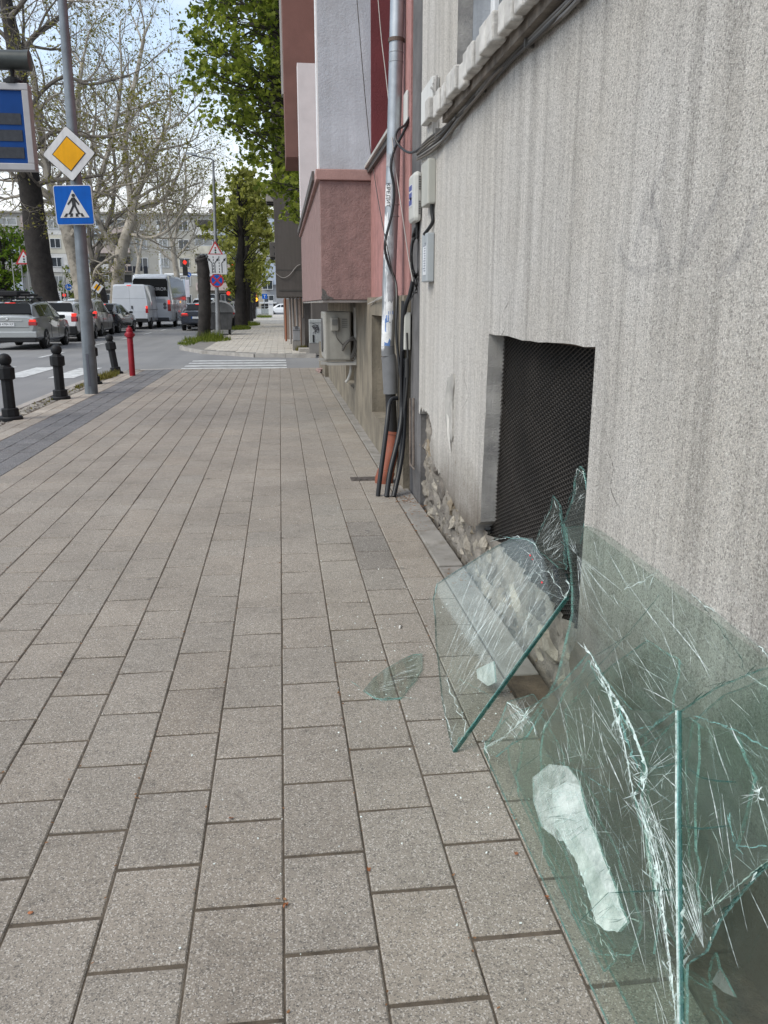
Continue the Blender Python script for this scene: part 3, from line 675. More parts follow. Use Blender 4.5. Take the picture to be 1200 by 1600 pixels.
# grey house beyond the side street
fh = thing('dark_grey_house', 'dark grey house with a cantilevered bay beyond the side street', 'building', (.7, 30, 0))
DG = M('dark_grey_render', (.105, .092, .085), .9, 0, .25, 1.2, .5, 40, streak=.2, grime=((.06, .055, .05), 1.2, .5))
g = MB(); g.bx(.72, 12, 25.4, 60, -.1, 14); g.bx(.9, 14, 24.1, 25.4, -.1, 3.4); g.build('wall', DG, fh)
g = MB(); g.bx(-.09, .73, 25.0, 31, 1.52, 14); g.build('bay', DG, fh, bevel=.01)
g = MB(); g.bx(-.06, .71, 24.995, 24.999, 2.25, 2.28); g.bx(.0, .64, 24.99, 24.998, 1.68, 1.72); g.build('bay_seam', M('bay_seam', (.06, .055, .05)), fh)
g = MB()
for k in range(5): g.bx(.70, .725, 26 + k * 6.0, 27.3 + k * 6, .9, 2.2)
g.build('ground_window', CARGLASS, fh)
for k, (x, y, c) in enumerate(((.60, 25.5, (.3, .22, .18)), (.52, 26.4, (.27, .25, .24)), (.42, 27.5, (.26, .24, .23)), (.34, 29.0, (.30, .28, .27)), (.2, 31.2, (.28, .1, .05)))):
    g = MB(); g.tube([(x, y, 0), (x, y, 1.56)], .035, 8); g.build('pipe', M('pipe_paint_%d' % k, c, .7), fh)
g = MB(); g.bx(.14, .72, 33, 34, -.05, 1.5); g.build('porch', M('porch_stone', (.25, .2, .17), .9), fh)
for (px, py, Yd, lab) in ((421, 300, 27.5, 'pale air conditioner high on the dark grey bay, above the other one'), (427, 390, 29.0, 'dark grimy air conditioner lower on the dark grey bay')):
    p = atY(px, py, Yd); a = thing('wall_air_conditioner', lab, 'air conditioner', (p.x, p.y, p.z), group='air conditioners on the dark grey bay')
    cc = (.30, .28, .26) if py < 350 else (.09, .082, .075); h = .55 if py < 350 else .48
    g = MB(); g.bx(p.x - .12, -.095, Yd, Yd + .8, p.z - h / 2, p.z + h / 2); g.build('casing', M('far_ac_%d' % py, cc, .6, 0, .25, 5), a, bevel=.02)
    g = MB(); g.tube(smoothpath([(p.x, Yd - .02, p.z + .1), (p.x + .08, Yd - .04, p.z), (p.x + .03, Yd - .03, p.z - .12), (-.09, Yd - .02, p.z - .2)]), .012, 5); g.build('hose', BLACK, a)
    for y_ in (Yd + .1, Yd + .66): g = MB(); g.bx(p.x - .1, -.092, y_, y_ + .04, p.z - h / 2 - .05, p.z - h / 2); g.build('bracket', BLACK, a)
g = MB(); g.tube(smoothpath([(-.095, 25.0, 2.18), (.1, 24.97, 2.05), (.3, 24.96, 2.12), (.5, 24.97, 2.35), (.62, 24.97, 2.42)]), .012, 5); tag(g.build('slack_cable', M('grey_cable', (.25, .23, .22))), 'slack grey cable looped across the dark grey bay front', 'cable')
# cabinets
def cabinet(x0, x1, y0, y1, z1, c, lab, base=0.0, handle=True):
    t = thing('utility_cabinet', lab, 'cabinet', ((x0 + x1) / 2, y0, base), group='utility cabinets by the dark house')
    g = MB(); g.bx(x0, x1, y0, y1, base + .28, z1); g.build('casing', M('cabinet_%.2f_%.2f' % (c[0], x0), c, .55, 0, .15, 4, streak=.2), t, bevel=.012)
    g = MB(); g.bx(x0 - .01, x1 + .01, y0 - .01, y1, base - .05, base + .275); g.build('base', M('cabinet_base', (.22, .21, .2), .85), t)
    if handle: g = MB(); g.bx(x0 + (x1 - x0) * .25, x0 + (x1 - x0) * .38, y0 - .02, y0 + .004, z1 - .62, z1 - .42); g.build('handle', BLACK, t)
    g = MB(); g.bx(x0 + .004, x1 - .004, y0 - .006, y0 + .002, z1 - .1, z1 - .09); g.build('door_seam', BLACK, t)
    return t
p0, p1 = atY(484, 548, 23.7), atY(499, 499, 23.7)
t = cabinet(p0.x, p1.x + .06, 23.7, 24.05, p1.z, (.40, .42, .42), 'pale tall utility cabinet with scrawled graffiti at the side street corner', -.02)
g = MB()
for k in range(7): g.tube(smoothpath([(p0.x + rng.uniform(.06, .3), 23.69, p1.z - rng.uniform(.08, .4)) for _ in range(4)], 4), .006, 4)
g.build('graffiti', M('graffiti_ink', (.06, .06, .07)), t, fix=False)
p0, p1 = atY(458, 540, 24.9), atY(469, 511, 24.9); t = cabinet(p0.x, p1.x, 24.9, 25.2, p1.z, (.26, .26, .27), 'mid grey low utility cabinet on a concrete foot under the bay', 0, False)
g = MB(); g.bx((p0.x + p1.x) / 2 - .04, (p0.x + p1.x) / 2 + .04, 24.885, 24.898, .62, .7); g.build('sticker', M('cab_sticker', (.08, .08, .09)), t)
p0, p1 = atY(446, 517, 33), atY(452, 482, 33); cabinet(p0.x, p1.x, 33.2, 33.6, p1.z, (.36, .38, .38), 'pale tall grey cabinet further along the dark house wall', 0, False)
g = MB(); g.bx(.50, .95, 24.0, 24.6, -.03, .10); tag(g.build('concrete_step', CONC, bevel=.01), 'low concrete step at the corner below the dark grey bay', 'step')
g = MB(); p = atZ(497, 578, .05); rock(g, (p.x + .02, p.y, .05), (.09, .12, .085), 0, rng)
tag(g.build('stone_lump', M('pinkish_stone', (.42, .30, .28), .8, 0, .3, 8, .5, 40)), 'pinkish white lump of stone at the far plinth corner', 'stone')

# ================================================================== DOWNPIPE, BOXES AND CABLES
rng = random.Random(21)
YP = 6.2
dp = thing('downpipe', 'galvanised downpipe with torn stickers and a brown clay boot', 'downpipe', (.80, YP, 0))
axis = [atY(x, y, YP) for x, y in ((622, -60), (620.5, 20), (617, 160), (613, 300), (608, 440), (606, 545))]
g = MB(); g.tube(axis, .0485, 20); 
pipe = g.build('pipe', STEEL, dp, smooth=True)
g = MB(); g.tube([atY(606, 540, YP), atY(606.5, 556, YP)], .050, 20); g.tube([atY(606.5, 556, YP), atY(608, 562, YP), atY(610, 615, YP)], [.056, .056, .052], 20); g.build('plastic_section', M('grey_plastic_pipe', (.17, .175, .185), .4, 0, .15, 9), dp, smooth=True)
g = MB(); g.tube([atY(610, 612, YP), atY(613, 680, YP)], .040, 16); g.build('dark_section', BLACK, dp, smooth=True)
g = MB(); b0 = atY(616, 674, YP); b1 = atY(612, 705, YP); b2 = atY(604, 735, YP - .02); b3 = atY(600, 748, YP - .03)
g.tube([b0, b0 + (b1 - b0) * .12, b0 + (b1 - b0) * .13, b1, b2, b2 + (b3 - b2) * .1, b3, b3 + Vector((0, 0, -.03))], [.062, .062, .052, .054, .060, .068, .070, .07], 20)
g.build('clay_boot', M('brown_clay_pipe', (.235, .062, .030), .5, 0, .25, 9, grime=((.1, .07, .055), 10, .5)), dp, smooth=True)
g = MB()
for py in (63,): 
    c = atY(619, py, YP); g.lathe([(.050, -.012), (.054, -.012), (.054, .012), (.050, .012)], c, 20); g.bx(c.x + .03, .9, YP - .012, YP + .012, c.z - .01, c.z + .01)
g.build('clamp', M('rusty_clamp', (.12, .09, .075), .7, .4, .3, 20), dp)
g = MB()
for py in (97, 82, 320, 338):
    c = atY(613 + (320 - py) * .025, py, YP); g.lathe([(.0488, -.004), (.0512, -.002), (.0512, .002), (.0488, .004)], c, 20)
g.build('pipe_bead', STEEL, dp, smooth=True)
STK = [M('torn_sticker', (.70, .71, .72), .7, 0, .2, 20), M('blue_sticker', (.10, .20, .45), .6, 0, .3, 20), M('grey_sticker', (.33, .34, .36), .7, 0, .3, 20)]
def axis_at(py):
    px = 622 + (606 - 622) * (py + 60) / 605; return atY(px, py, YP)
def sticker(pya, pyb, a0, a1, mi, jagk=.02, name='sticker', parent=dp, r=.0495):
    A = axis_at(pya); B = axis_at(pyb); g = MB(); n = 7; top = []; bot = []
    for k in range(n + 1):
        a = radians(a0 + (a1 - a0) * k / n)
        for lst, q in ((top, A), (bot, B)):
            lst.append(q + Vector((sin(a) * r, -cos(a) * r, rng.uniform(-jagk, jagk))))
    for k in range(n): g.poly([bot[k], bot[k + 1], top[k + 1], top[k]])
    return g.build(name, STK[mi], parent)
kr = sticker(290, 323, -75, -12, 0, .003)
A = axis_at(306); aa = radians(-40); nrm = Vector((sin(aa), -cos(aa), 0))
rot = Matrix.Translation(A + nrm * .0508) @ Matrix.Rotation(aa, 4, 'Z') @ Matrix.Rotation(pi / 2, 4, 'X') @ Matrix.Rotation(-pi / 2, 4, 'Z')
text('КРЕДИТ', .040, SBLACK, kr, rot, thick=.0006)
for a in ((336, 400, -80, -35, 0, .02), (425, 475, -85, -20, 0, .03), (446, 470, -20, 40, 2, .02), (476, 545, -85, -40, 0, .02), (242, 262, -70, -30, 2, .006), (345, 372, -80, -20, 0, .015), (366, 402, -65, 20, 2, .02), (398, 420, -85, -40, 0, .015), (412, 432, -85, -50, 1, .008), (430, 470, -70, 25, 2, .02), (462, 500, -80, 30, 0, .015), (486, 491, -40, 35, 1, .003), (494, 520, -60, -5, 1, .015), (503, 532, -85, 20, 0, .02), (524, 541, -50, 10, 1, .012)): sticker(*a[:5], jagk=a[5], r=.0494 + rng.uniform(0, .0008))

def wallbox(name, lab, cat, l, mid, r, yt, yb, c, X=W, bevel=.006, group=None, rough=.5):
    ym = (yt + yb) / 2; q = atX(r, ym, X); Y0 = q.y; X1 = atY(mid, ym, Y0).x; Y1 = atX(l, ym, X1).y
    z1, z0 = atY(mid, yt, Y0).z, atY(mid, yb, Y0).z
    t = thing(name, lab, cat, (X, Y0, z0), group=group); g = MB(); g.bx(X1, X - .001, Y0, Y1, z0, z1)
    b = g.build('casing', M(name + '_paint_%d' % int(yt), c, rough, 0, .08, 6, streak=.15), t, bevel=bevel)
    return t, (X1, X, Y0, Y1, z0, z1)
GB = 'boxes on the grey house wall'
t, (x1, x0, y0, y1, z0, z1) = wallbox('junction_box', 'white junction box beside the brick sill, highest on the grey wall', 'junction box', 658, 675, 687, 118, 176, (.62, .62, .60), group=GB)
g = MB()
for k in range(4): g.tube(smoothpath([(W - .02 - .01 * k, y0 - .006, z1 - .02 * k), (W - .025, y0 - .02, z1 - .1), (W - .012 - .008 * k, y0 - .012, z0 - .05), (W - .01, y0 + .02 * k, z0 - .17)]), .006, 5)
g.build('lead', M('grey_lead', (.30, .29, .28), .6), t)
t, (x1, x0, y0, y1, z0, z1) = wallbox('junction_box', 'cream upright junction box beside the vented telecom box', 'junction box', 658.5, 668.6, 681, 247, 318, (.44, .44, .40), group=GB)
g = MB(); g.bx(x1 + .012, W - .002, y0 - .003, y0 + .0, z0 + .01, z1 - .01); g.build('lid', M('cream_lid', (.41, .41, .375), .5), t)
g = MB(); g.tube(smoothpath([(x1 + .03, y0 + .03, z0), (x1 + .032, y0 + .03, z0 - .05), (x1 + .035, y0 + .03, z0 - .1), (x1 + .0, y0 + .1, z0 - .16)]), .011, 8); g.build('lead', BLACK, t)
t, (x1, x0, y0, y1, z0, z1) = wallbox('telecom_box', 'rounded cream telecom box with vents and a blue label', 'telecom box', 638, 647, 660, 266, 346, (.50, .50, .47), bevel=.03, X=W + .0, group=GB)
g = MB()
for k in range(6): 
    for zz in (.30, .78): g.bx(x1 + .04, W - .02, y0 - .004, y0 + .002, z0 + (z1 - z0) * zz - .045 + k * .014, z0 + (z1 - z0) * zz - .038 + k * .014)
g.build('vent_slot', BLACK, t)
yl = y1 - y0; g = MB(); g.bx(x1 - .002, x1 + .003, y0 + yl * .3, y0 + yl * .8, z1 - .2, z1 - .07); lb = g.build('label', M('pale_label', (.6, .62, .68), .5), t)
g = MB()
for k in range(3):
    for j in range(2): g.bx(x1 - .004, x1, y0 + yl * (.33 + j * .24), y0 + yl * (.53 + j * .24), z1 - .19 + k * .043, z1 - .16 + k * .043)
g.build('printed_block', M('label_blue', (.07, .09, .28), .5), lb)
g = MB(); g.bx(x1 - .002, x1 + .003, y0 + yl * .35, y0 + yl * .7, z0 + .12, z0 + .17); g.build('label', M('label_blue', (.07, .09, .28)), t)
t, (x1, x0, y0, y1, z0, z1) = wallbox('junction_box', 'pale blue grey metal box below the cream boxes', 'junction box', 659, 667, 679, 363, 440, (.37, .40, .42), group=GB)
g = MB(); g.bx(x1 - .002, x1 + .002, y0 + (y1 - y0) * .15, y0 + (y1 - y0) * .7, z0 + .04, z1 - .07); st = g.build('sticker', M('white_sticker', (.68, .7, .72), .5), t)
g = MB()
for k in range(12): g.bx(x1 - .004, x1, y0 + (y1 - y0) * .22, y0 + (y1 - y0) * rng.uniform(.4, .65), z0 + .06 + k * .014, z0 + .066 + k * .014)
g.build('printed_line', M('print_grey', (.25, .27, .32)), st)
t, (x1, x0, y0, y1, z0, z1) = wallbox('junction_box', 'narrow cream cable box at the house corner, lowest of the boxes', 'junction box', 627, 632, 642, 488, 547, (.50, .50, .46), group=GB)
t, _ = wallbox('junction_box', 'flat white box on the pink wall beside the downpipe', 'junction box', 630, 635, 639, 140, 196, (.58, .58, .56), group=GB)
# cable bundle below the sill
def offs(pts, X, a, r): return [atX(x, y + r.gauss(0, a), X + r.uniform(-.012, .006)) for x, y in pts]
bp = [(652, 236), (672, 220), (692, 204), (708, 186), (722, 171), (742, 150), (770, 118), (800, 88), (850, 40), (900, -12), (1000, -120)]
cm = [M('cable_dark', (.055, .05, .045), .6), M('cable_grey', (.20, .19, .18), .6), M('cable_brown', (.13, .11, .09), .6)]
cb = thing('cable_bundle', 'sagging bundle of grey and dark cables clipped below the brick sill', 'cables', (W, 4, 2.2))
for k in range(9):
    g = MB(); g.tube(smoothpath(offs([(x, y - 2 + k * 1.4 + (7 if k > 6 else 0) * sin(x * .03)) for x, y in bp], W - .02, 1.6, rng), 5), rng.uniform(.0045, .0085), 6); g.build('cable', cm[k % 3], cb, smooth=True, fix=False)
for x, y in ((690, 207), (722, 172), (760, 129), (835, 57)):
    c = atX(x, y + 3, W); g = MB(); g.bx(c.x - .035, c.x, c.y - .006, c.y + .006, c.z - .03, c.z + .03); g.build('clip', M('cable_clip', (.12, .115, .11)), cb)
def cable(pts, r, mat, lab, n=7, name='cable'):
    g = MB(); g.tube(smoothpath(pts, 6), r, n); return tag(g.build(name, mat, smooth=True, fix=False), lab, 'cable')
def px(pts): return [atY(x, y, Y) for x, y, Y in pts]
cable(px([(640, 183, 6.0), (632, 196, 5.95), (622, 203, 5.85), (618, 216, 5.8), (625, 229, 5.75), (638, 238, 5.6), (650, 236, 5.45), (662, 226, 5.25)]), .008, BLACK, 'black cable looping past the downpipe from the flat white box to the cable bundle')
cable(px([(640, 186, 6.0), (628, 212, 6.05), (616, 235, 6.1), (611, 262, 6.1), (616, 295, 6.1), (613, 330, 6.1), (603, 372, 6.09), (602, 392, 6.09), (608, 415, 6.09), (618, 440, 6.07), (620, 470, 6.0), (619, 520, 5.95), (624, 570, 5.92), (627, 600, 5.9)]), .0095, BLACK, 'black cable winding down the front of the stickered downpipe')
cable(px([(557, -10, 8.4), (565, 90, 8.35), (577, 220, 8.3), (583, 262, 8.1), (592, 320, 7.2), (602, 372, 6.09), (612, 420, 6.08), (620, 450, 6.06)]), .004, M('cable_dark', (.05, .05, .05)), 'thin dark wire hanging in front of the white balcony wall', 5)
cable(px([(590, -10, 8.2), (596, 60, 7.8), (602, 110, 7.3), (608, 165, 6.6), (613, 220, 6.13), (619, 270, 6.12), (628, 330, 6.0), (638, 400, 5.9), (645, 440, 5.8)]), .004, M('cable_pale', (.36, .34, .32), .6), 'thin pale wire slanting across the maroon recess and the downpipe', 5)
# thick black conduits to the ground
for k, (pts, r, lab) in enumerate((
        ([(621, 622, 5.95), (613, 624, 5.93), (608, 634, 5.88), (605, 660, 5.82), (600, 700, 5.77), (594, 745, 5.72), (590.5, 775, 5.70)], .0165, 'black conduit bending over at its top, standing nearest the clay boot'),
        ([(631, 470, 5.95), (629, 540, 5.95), (628, 620, 5.93), (627, 655, 5.88), (621, 690, 5.8), (610, 735, 5.72), (604, 776, 5.66)], .0185, 'thick black conduit rising behind the cable box, middle of three'),
        ([(634, 560, 5.9), (632, 640, 5.9), (630, 690, 5.83), (625, 730, 5.75), (615, 776, 5.66)], .0175, 'thick black conduit rising from the pavers closest to the stone wall'),
        ([(645, 440, 5.8), (640, 462, 5.82), (633, 482, 5.85), (630, 520, 5.9), (628, 600, 5.92)], .015, 'black conduit curving down from the cable coil into the cable box'),
        ([(628, 548, 5.87), (627, 600, 5.9), (629, 650, 5.9), (626, 700, 5.86), (624, 740, 5.8)], .010, 'thinner black cable hanging behind the three conduits'))):
    cable(px(pts), r, M('conduit', (.014, .015, .018), .45, 0, .2, 12), lab, 12, 'conduit')
g = MB(); g.tube(smoothpath(px([(636, 520, 5.8), (637, 560, 5.8), (636, 600, 5.8), (632, 640, 5.82)])), .008, 6); g.tube(px([(636, 560, 5.8), (636, 590, 5.8)]), .014, 8)
tag(g.build('earth_lead', M('dark_lead', (.03, .03, .03)), smooth=True), 'dark lead with a ribbed sleeve below the narrow cable box', 'cable')
g = MB(); a, b = atX(643, 660, W - .004), atX(638, 775, W - .004)
for q in range(2):
    c0 = atX(646 - q * 5, 622, W - .01); c1 = atX(646 - q * 5, 728, W - .01); g.tube([c0, c1], .009, 6)
g.tube(smoothpath([atX(641, 724, W - .012), atX(643, 728, W - .03), atX(647, 733, W - .05)]), .006, 6)
tag(g.build('metal_strip', M('rust_strip', (.17, .14, .12), .8, .2, .4, 20)), 'rusty metal strip fixed on the house corner above the stonework', 'metal strip')
# coil
g = MB()
for k in range(9):
    cx, cy, rx, ry = 650 + rng.gauss(0, 1.5), 400 + rng.gauss(0, 3), rng.uniform(6, 9.5), rng.uniform(30, 40)
    g.tube([atY(cx + rx * cos(t * 2 * pi / 20 + k), cy + ry * sin(t * 2 * pi / 20 + k), 5.62 + .03 * sin(t)) for t in range(19)], rng.uniform(.004, .008), 6)
g.tube(smoothpath(px([(652, 345, 5.6), (652, 356, 5.6), (651, 372, 5.6)])), .012, 8)
for k in range(3): g.tube(smoothpath(px([(654 - k * 3, 435, 5.6), (652 - k * 2, 445, 5.62), (648 + k * 4, 456, 5.65), (640 + k * 7, 470 - k * 12, 5.6)])), .0045, 5)
tag(g.build('cable_coil', M('coil_black', (.02, .02, .021), .5), smooth=True, fix=False), 'coil of spare black cable hanging below the telecom box', 'cable coil')
g = MB()
for k in range(3): g.tube(smoothpath(px([(575 + 5 * k, 475 + 3 * k, 8.2), (586, 470, 7.6), (596, 466 - k, 7.0), (604, 462, 6.5)])), .006, 5)
tag(g.build('loose_wires', M('pale_wire', (.42, .40, .37), .6), smooth=True, fix=False), 'loose pale wires stapled under the pink wall edge', 'wires')

# ================================================================== BROKEN GLASS LEANING ON THE WALL
rng = random.Random(77)
GG = 'broken glass panes against the wall'
class Plane:
    def __init__(s, p0, n): s.p0 = Vector(p0); s.n = Vector(n).normalized(); s.n = s.n if s.n.dot(CC - s.p0) > 0 else -s.n
    def at(s, x, y, lift=0.0): return atP(x, y, s.p0 + s.n * lift, s.n)
def lean(x0, k): return Plane((x0, 0, 0), (-1, 0, k))
def clip(pts, z=.003):
    r = []
    for i in range(len(pts)):
        a, b = pts[i], pts[(i + 1) % len(pts)]
        ia, ib = a.z >= z, b.z >= z
        if ia: r.append(a)
        if ia != ib: r.append(a.lerp(b, (z - a.z) / (b.z - a.z)))
    return r
def rough_edge(poly, amp=2.0, step=26):
    r = []
    for i in range(len(poly)):
        a, b = Vector(poly[i]), Vector(poly[(i + 1) % len(poly)]); L = (b - a).length; n = max(1, int(L / step))
        for k in range(n):
            p = a.lerp(b, k / n)
            if k: p += Vector((rng.gauss(0, amp), rng.gauss(0, amp)))
            r.append((p.x, p.y))
    return r
def pane(name, lab, pl, poly, th=.006, mat=GLASS, edge=EDGE, rough=1.0, cat='broken glass', bottom=True):
    pts = [pl.at(x, y) for x, y in (rough_edge(poly, rough) if rough else poly)]
    if bottom: pts = clip(pts)
    base = min(pts, key=lambda p: p.z)
    pl.poly = [Vector(q_) for q_ in poly]; cx_ = sum(q_[0] for q_ in poly) / len(poly); cy_ = sum(q_[1] for q_ in poly) / len(poly); pl.poly = [((q_[0] - cx_) * .985 + cx_, (q_[1] - cy_) * .985 + cy_) for q_ in poly]
    t = thing(name, lab, cat, base, group=GG)
    g = MB(); g.prism(pts, [p - pl.n * th for p in pts], 0, 1); g.build('pane', [mat, edge], t, fix=False)
    return t
def ribbon(mb, pl, pts, w, lift=.0008, taper=True, m=0, jit=.25):
    if hasattr(pl, 'poly'):
        run = []; best = []
        for q_ in pts:
            if inside(q_, pl.poly): run.append(q_)
            else:
                best = max(best, run, key=len); run = []
        pts = max(best, run, key=len)
    P = [pl.at(x, y, lift) for x, y in pts]
    P = [p for p in P if p.z > .002]
    n = len(P)
    if n < 2: return
    L = []; R = []
    for i, p in enumerate(P):
        d = (P[min(i + 1, n - 1)] - P[max(i - 1, 0)])
        if d.length < 1e-6: d = Vector((0, 0, 1))
        s = d.normalized().cross(pl.n); k = w * (1 + rng.uniform(-jit, jit)) * .5
        if taper: k *= min(1, .25 + 2.2 * min(i, n - 1 - i) / (n - 1))
        L.append(p + s * k); R.append(p - s * k)
    for i in range(n - 1): mb.poly([L[i], R[i], R[i + 1], L[i + 1]], m)
def line(x0, y0, x1, y1, n=6, j=1.0):
    n = max(n, int(math.hypot(x1 - x0, y1 - y0) / 9))
    bend = rng.gauss(0, 1) * j * 1.2; r = []
    for k in range(n + 1):
        t = k / n; d = Vector((x1 - x0, y1 - y0)); nn_ = Vector((-d.y, d.x)).normalized() if d.length else Vector((0, 0))
        o = nn_ * (bend * sin(pi * t) + rng.gauss(0, j * .22) * (0 < k < n)); r.append((x0 + d.x * t + o.x, y0 + d.y * t + o.y))
    return r
def scratches(mb, pl, box, ang, n, ln, w, aj=6, m=0, lift=.0008):
    for k in range(n):
        x, y = rng.uniform(box[0], box[2]), rng.uniform(box[1], box[3]); a = radians(ang + rng.gauss(0, aj)); l = rng.uniform(*ln)
        ribbon(mb, pl, line(x, y, x + cos(a) * l, y - sin(a) * l, 4, .5), w * rng.uniform(.3, 1.0), lift, True, m)
def fan(mb, pl, c, a0, a1, n, ln, w, m=0, lift=.0008):
    for k in range(n):
        a = radians(a0 + (a1 - a0) * (k + rng.uniform(-.4, .4)) / n); l = rng.uniform(*ln); s = rng.uniform(0, ln[0] * .3)
        ribbon(mb, pl, line(c[0] + cos(a) * s, c[1] - sin(a) * s, c[0] + cos(a) * l, c[1] - sin(a) * l, 5, .6), w * rng.uniform(.3, 1.0), lift, True, m)
def fracture(name, parent, pl, pts, w, depth, mat, step=5, lift=.001, amp=1.3):
    """splintered break: a thin broken core line with many small tilted glass splinters on both sides"""
    path = []
    for a, b in zip(pts[:-1], pts[1:]):
        a = Vector(a); b = Vector(b); n = max(1, int((b - a).length / step))
        for k in range(n): p = a.lerp(b, k / n) + Vector((rng.gauss(0, amp), rng.gauss(0, amp * .6))); path.append((p.x, p.y))
    path.append(pts[-1]); g = MB(); P = [pl.at(x, y, lift) for x, y in path]; P = [p for p in P if p.z > .002]
    n = len(P)
    if n < 2: return
    phase = rng.random() * 6
    for i in range(n - 1):
        d = (P[i + 1] - P[i]); L = d.length
        if L < 1e-6: continue
        d = d / L; s = d.cross(pl.n); env = .35 + .65 * abs(sin(i * .23 + phase)) * rng.uniform(.5, 1.3)
        ww = w * env
        if rng.random() < .93:
            k0, k1 = w * rng.uniform(.05, .14), w * rng.uniform(.05, .14); g.poly([P[i] - s * k0, P[i] + s * k0, P[i + 1] + s * k1, P[i + 1] - s * k1])
        for q_ in range(1 if rng.random() < .62 else 0):
            sg = rng.choice((-1, 1)); o = P[i] + s * sg * ww * rng.uniform(0, .2); l = L * rng.uniform(1.2, 5.5); e = o + d * l * rng.choice((1, 1, -1)) + s * sg * ww * rng.uniform(-.1, .45)
            m_ = o.lerp(e, rng.uniform(.25, .6)) + s * sg * ww * rng.uniform(.03, .18) + pl.n * depth * rng.uniform(0, 1)
            g.poly([o, m_, e])
    return g.build(name, mat, parent, fix=False)

# --- back sheet against the wall
PA = lean(.625, .40)
tA = pane('broken_pane', 'large green glass sheet with a curved upper edge resting flat on the roughcast wall', PA,
          [(883, 823), (918, 822), (962, 836), (1010, 866), (1040, 890), (1085, 928), (1140, 975), (1200, 1022), (1262, 1074), (1340, 1140), (1340, 1760), (700, 1760), (820, 1140), (868, 1060), (892, 960), (890, 890)], .008, GLASS2, EDGEL)
g = MB(); fan(g, PA, (902, 868), 100, 140, 7, (25, 50), .0016); fan(g, PA, (902, 868), -88, -30, 16, (30, 110), .0017)
for a in ((925, 832, 935, 878), (950, 862, 985, 925), (985, 870, 1000, 912), (1005, 880, 1010, 925), (978, 908, 1034, 985), (1034, 985, 1062, 1060), (1022, 942, 1110, 1050), (1050, 900, 1054, 990), (958, 928, 968, 948), (975, 995, 1036, 1085), (960, 1020, 978, 1090), (1005, 1075, 1060, 1105), (1070, 985, 1110, 1060)): ribbon(g, PA, line(*a, 6, .8), .0017)
scratches(g, PA, (1120, 1160, 1200, 1420), -72, 12, (40, 150), .002, 6); scratches(g, PA, (900, 880, 1120, 1080), -65, 22, (20, 70), .0011, 12)
g.build('crack', CRACK, tA, fix=False)
g = MB(); scratches(g, PA, (880, 840, 1180, 1150), -80, 60, (30, 140), .0012, 30); g.build('faint_scratch', CRACKD, tA, fix=False)
for pts, w, m in (([(975, 922), (1010, 905), (1034, 887)], .007, FRACT), ([(1040, 893), (1075, 922), (1100, 945), (1120, 958)], .006, FRACT), ([(1185, 1010), (1205, 1030)], .009, FRACT), ([(1098, 948), (1130, 990), (1152, 1020), (1166, 1052)], .005, EDGE), ([(1166, 1052), (1185, 1065), (1200, 1078)], .008, FRACT)):
    fracture('broken_edge', tA, PA, pts, w, .004, m)
for pts, w in (([(820, 1130), (875, 1092), (915, 1060), (945, 1030), (985, 985), (1010, 955), (1030, 930)], .0022), ([(868, 1062), (930, 1025), (985, 990)], .0016)): 
    g = MB(); ribbon(g, PA, pts, w, .001, False); g.build('dark_crack', EDGE, tA, fix=False)

# --- pale piece behind the front pane; its sky reflection is painted as whitish colour
PD = lean(.579, .4165)
def pale_mat(name='white_reflection_glass', t0=.12, t1=.55):
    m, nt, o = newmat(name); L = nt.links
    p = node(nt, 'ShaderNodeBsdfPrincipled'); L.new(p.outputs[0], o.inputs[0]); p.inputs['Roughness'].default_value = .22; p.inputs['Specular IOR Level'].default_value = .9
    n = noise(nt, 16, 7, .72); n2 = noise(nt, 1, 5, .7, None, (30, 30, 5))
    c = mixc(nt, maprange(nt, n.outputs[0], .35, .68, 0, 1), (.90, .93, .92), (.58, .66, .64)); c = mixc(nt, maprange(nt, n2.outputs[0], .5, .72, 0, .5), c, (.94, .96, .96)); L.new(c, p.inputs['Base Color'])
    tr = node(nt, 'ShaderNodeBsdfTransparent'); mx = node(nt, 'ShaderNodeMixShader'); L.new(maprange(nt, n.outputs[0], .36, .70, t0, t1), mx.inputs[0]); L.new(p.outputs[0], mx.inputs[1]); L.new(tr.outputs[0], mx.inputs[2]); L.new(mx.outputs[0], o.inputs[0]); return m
# --- front cracked pane
PB = lean(.572, .42)
tB = pane('broken_pane', 'cracked front pane with a white splintered break and a long upright teal crack', PB,
          [(757, 1160), (792, 1120), (835, 1100), (872, 1072), (920, 1018), (942, 1058), (985, 1108), (1062, 1111), (1120, 1073), (1185, 1046), (1340, 1000), (1340, 1270), (1200, 1350), (1160, 1392), (1122, 1440), (1102, 1486), (1072, 1506), (1070, 1780), (680, 1780)], .006, GLASS, EDGEL)
g = MB()
for a in ((985, 1250, 1030, 1335), (1012, 1240, 1052, 1370), (1025, 1260, 1058, 1420), (905, 1105, 915, 1185), (930, 1120, 950, 1195), (1112, 1135, 1135, 1210), (1105, 1205, 1130, 1330), (1140, 1130, 1160, 1170), (1128, 1240, 1148, 1390), (1035, 1210, 1062, 1235), (880, 1160, 890, 1195), (940, 1160, 975, 1240), (960, 1350, 1010, 1520), (1000, 1260, 1030, 1380), (1075, 1380, 1100, 1480), (1110, 1370, 1120, 1440), (1012, 1400, 1040, 1560)): ribbon(g, PB, line(*a, 7, .7), .0021)
fan(g, PB, (1100, 1482), 95, 120, 16, (60, 200), .0017); fan(g, PB, (1000, 1240), -88, -55, 13, (80, 330), .0017); fan(g, PB, (1010, 1205), 20, 75, 6, (30, 80), .0014)
fan(g, PB, (968, 1165), 85, 130, 9, (40, 130), .0013); fan(g, PB, (1188, 1240), 110, 250, 8, (12, 40), .0012)
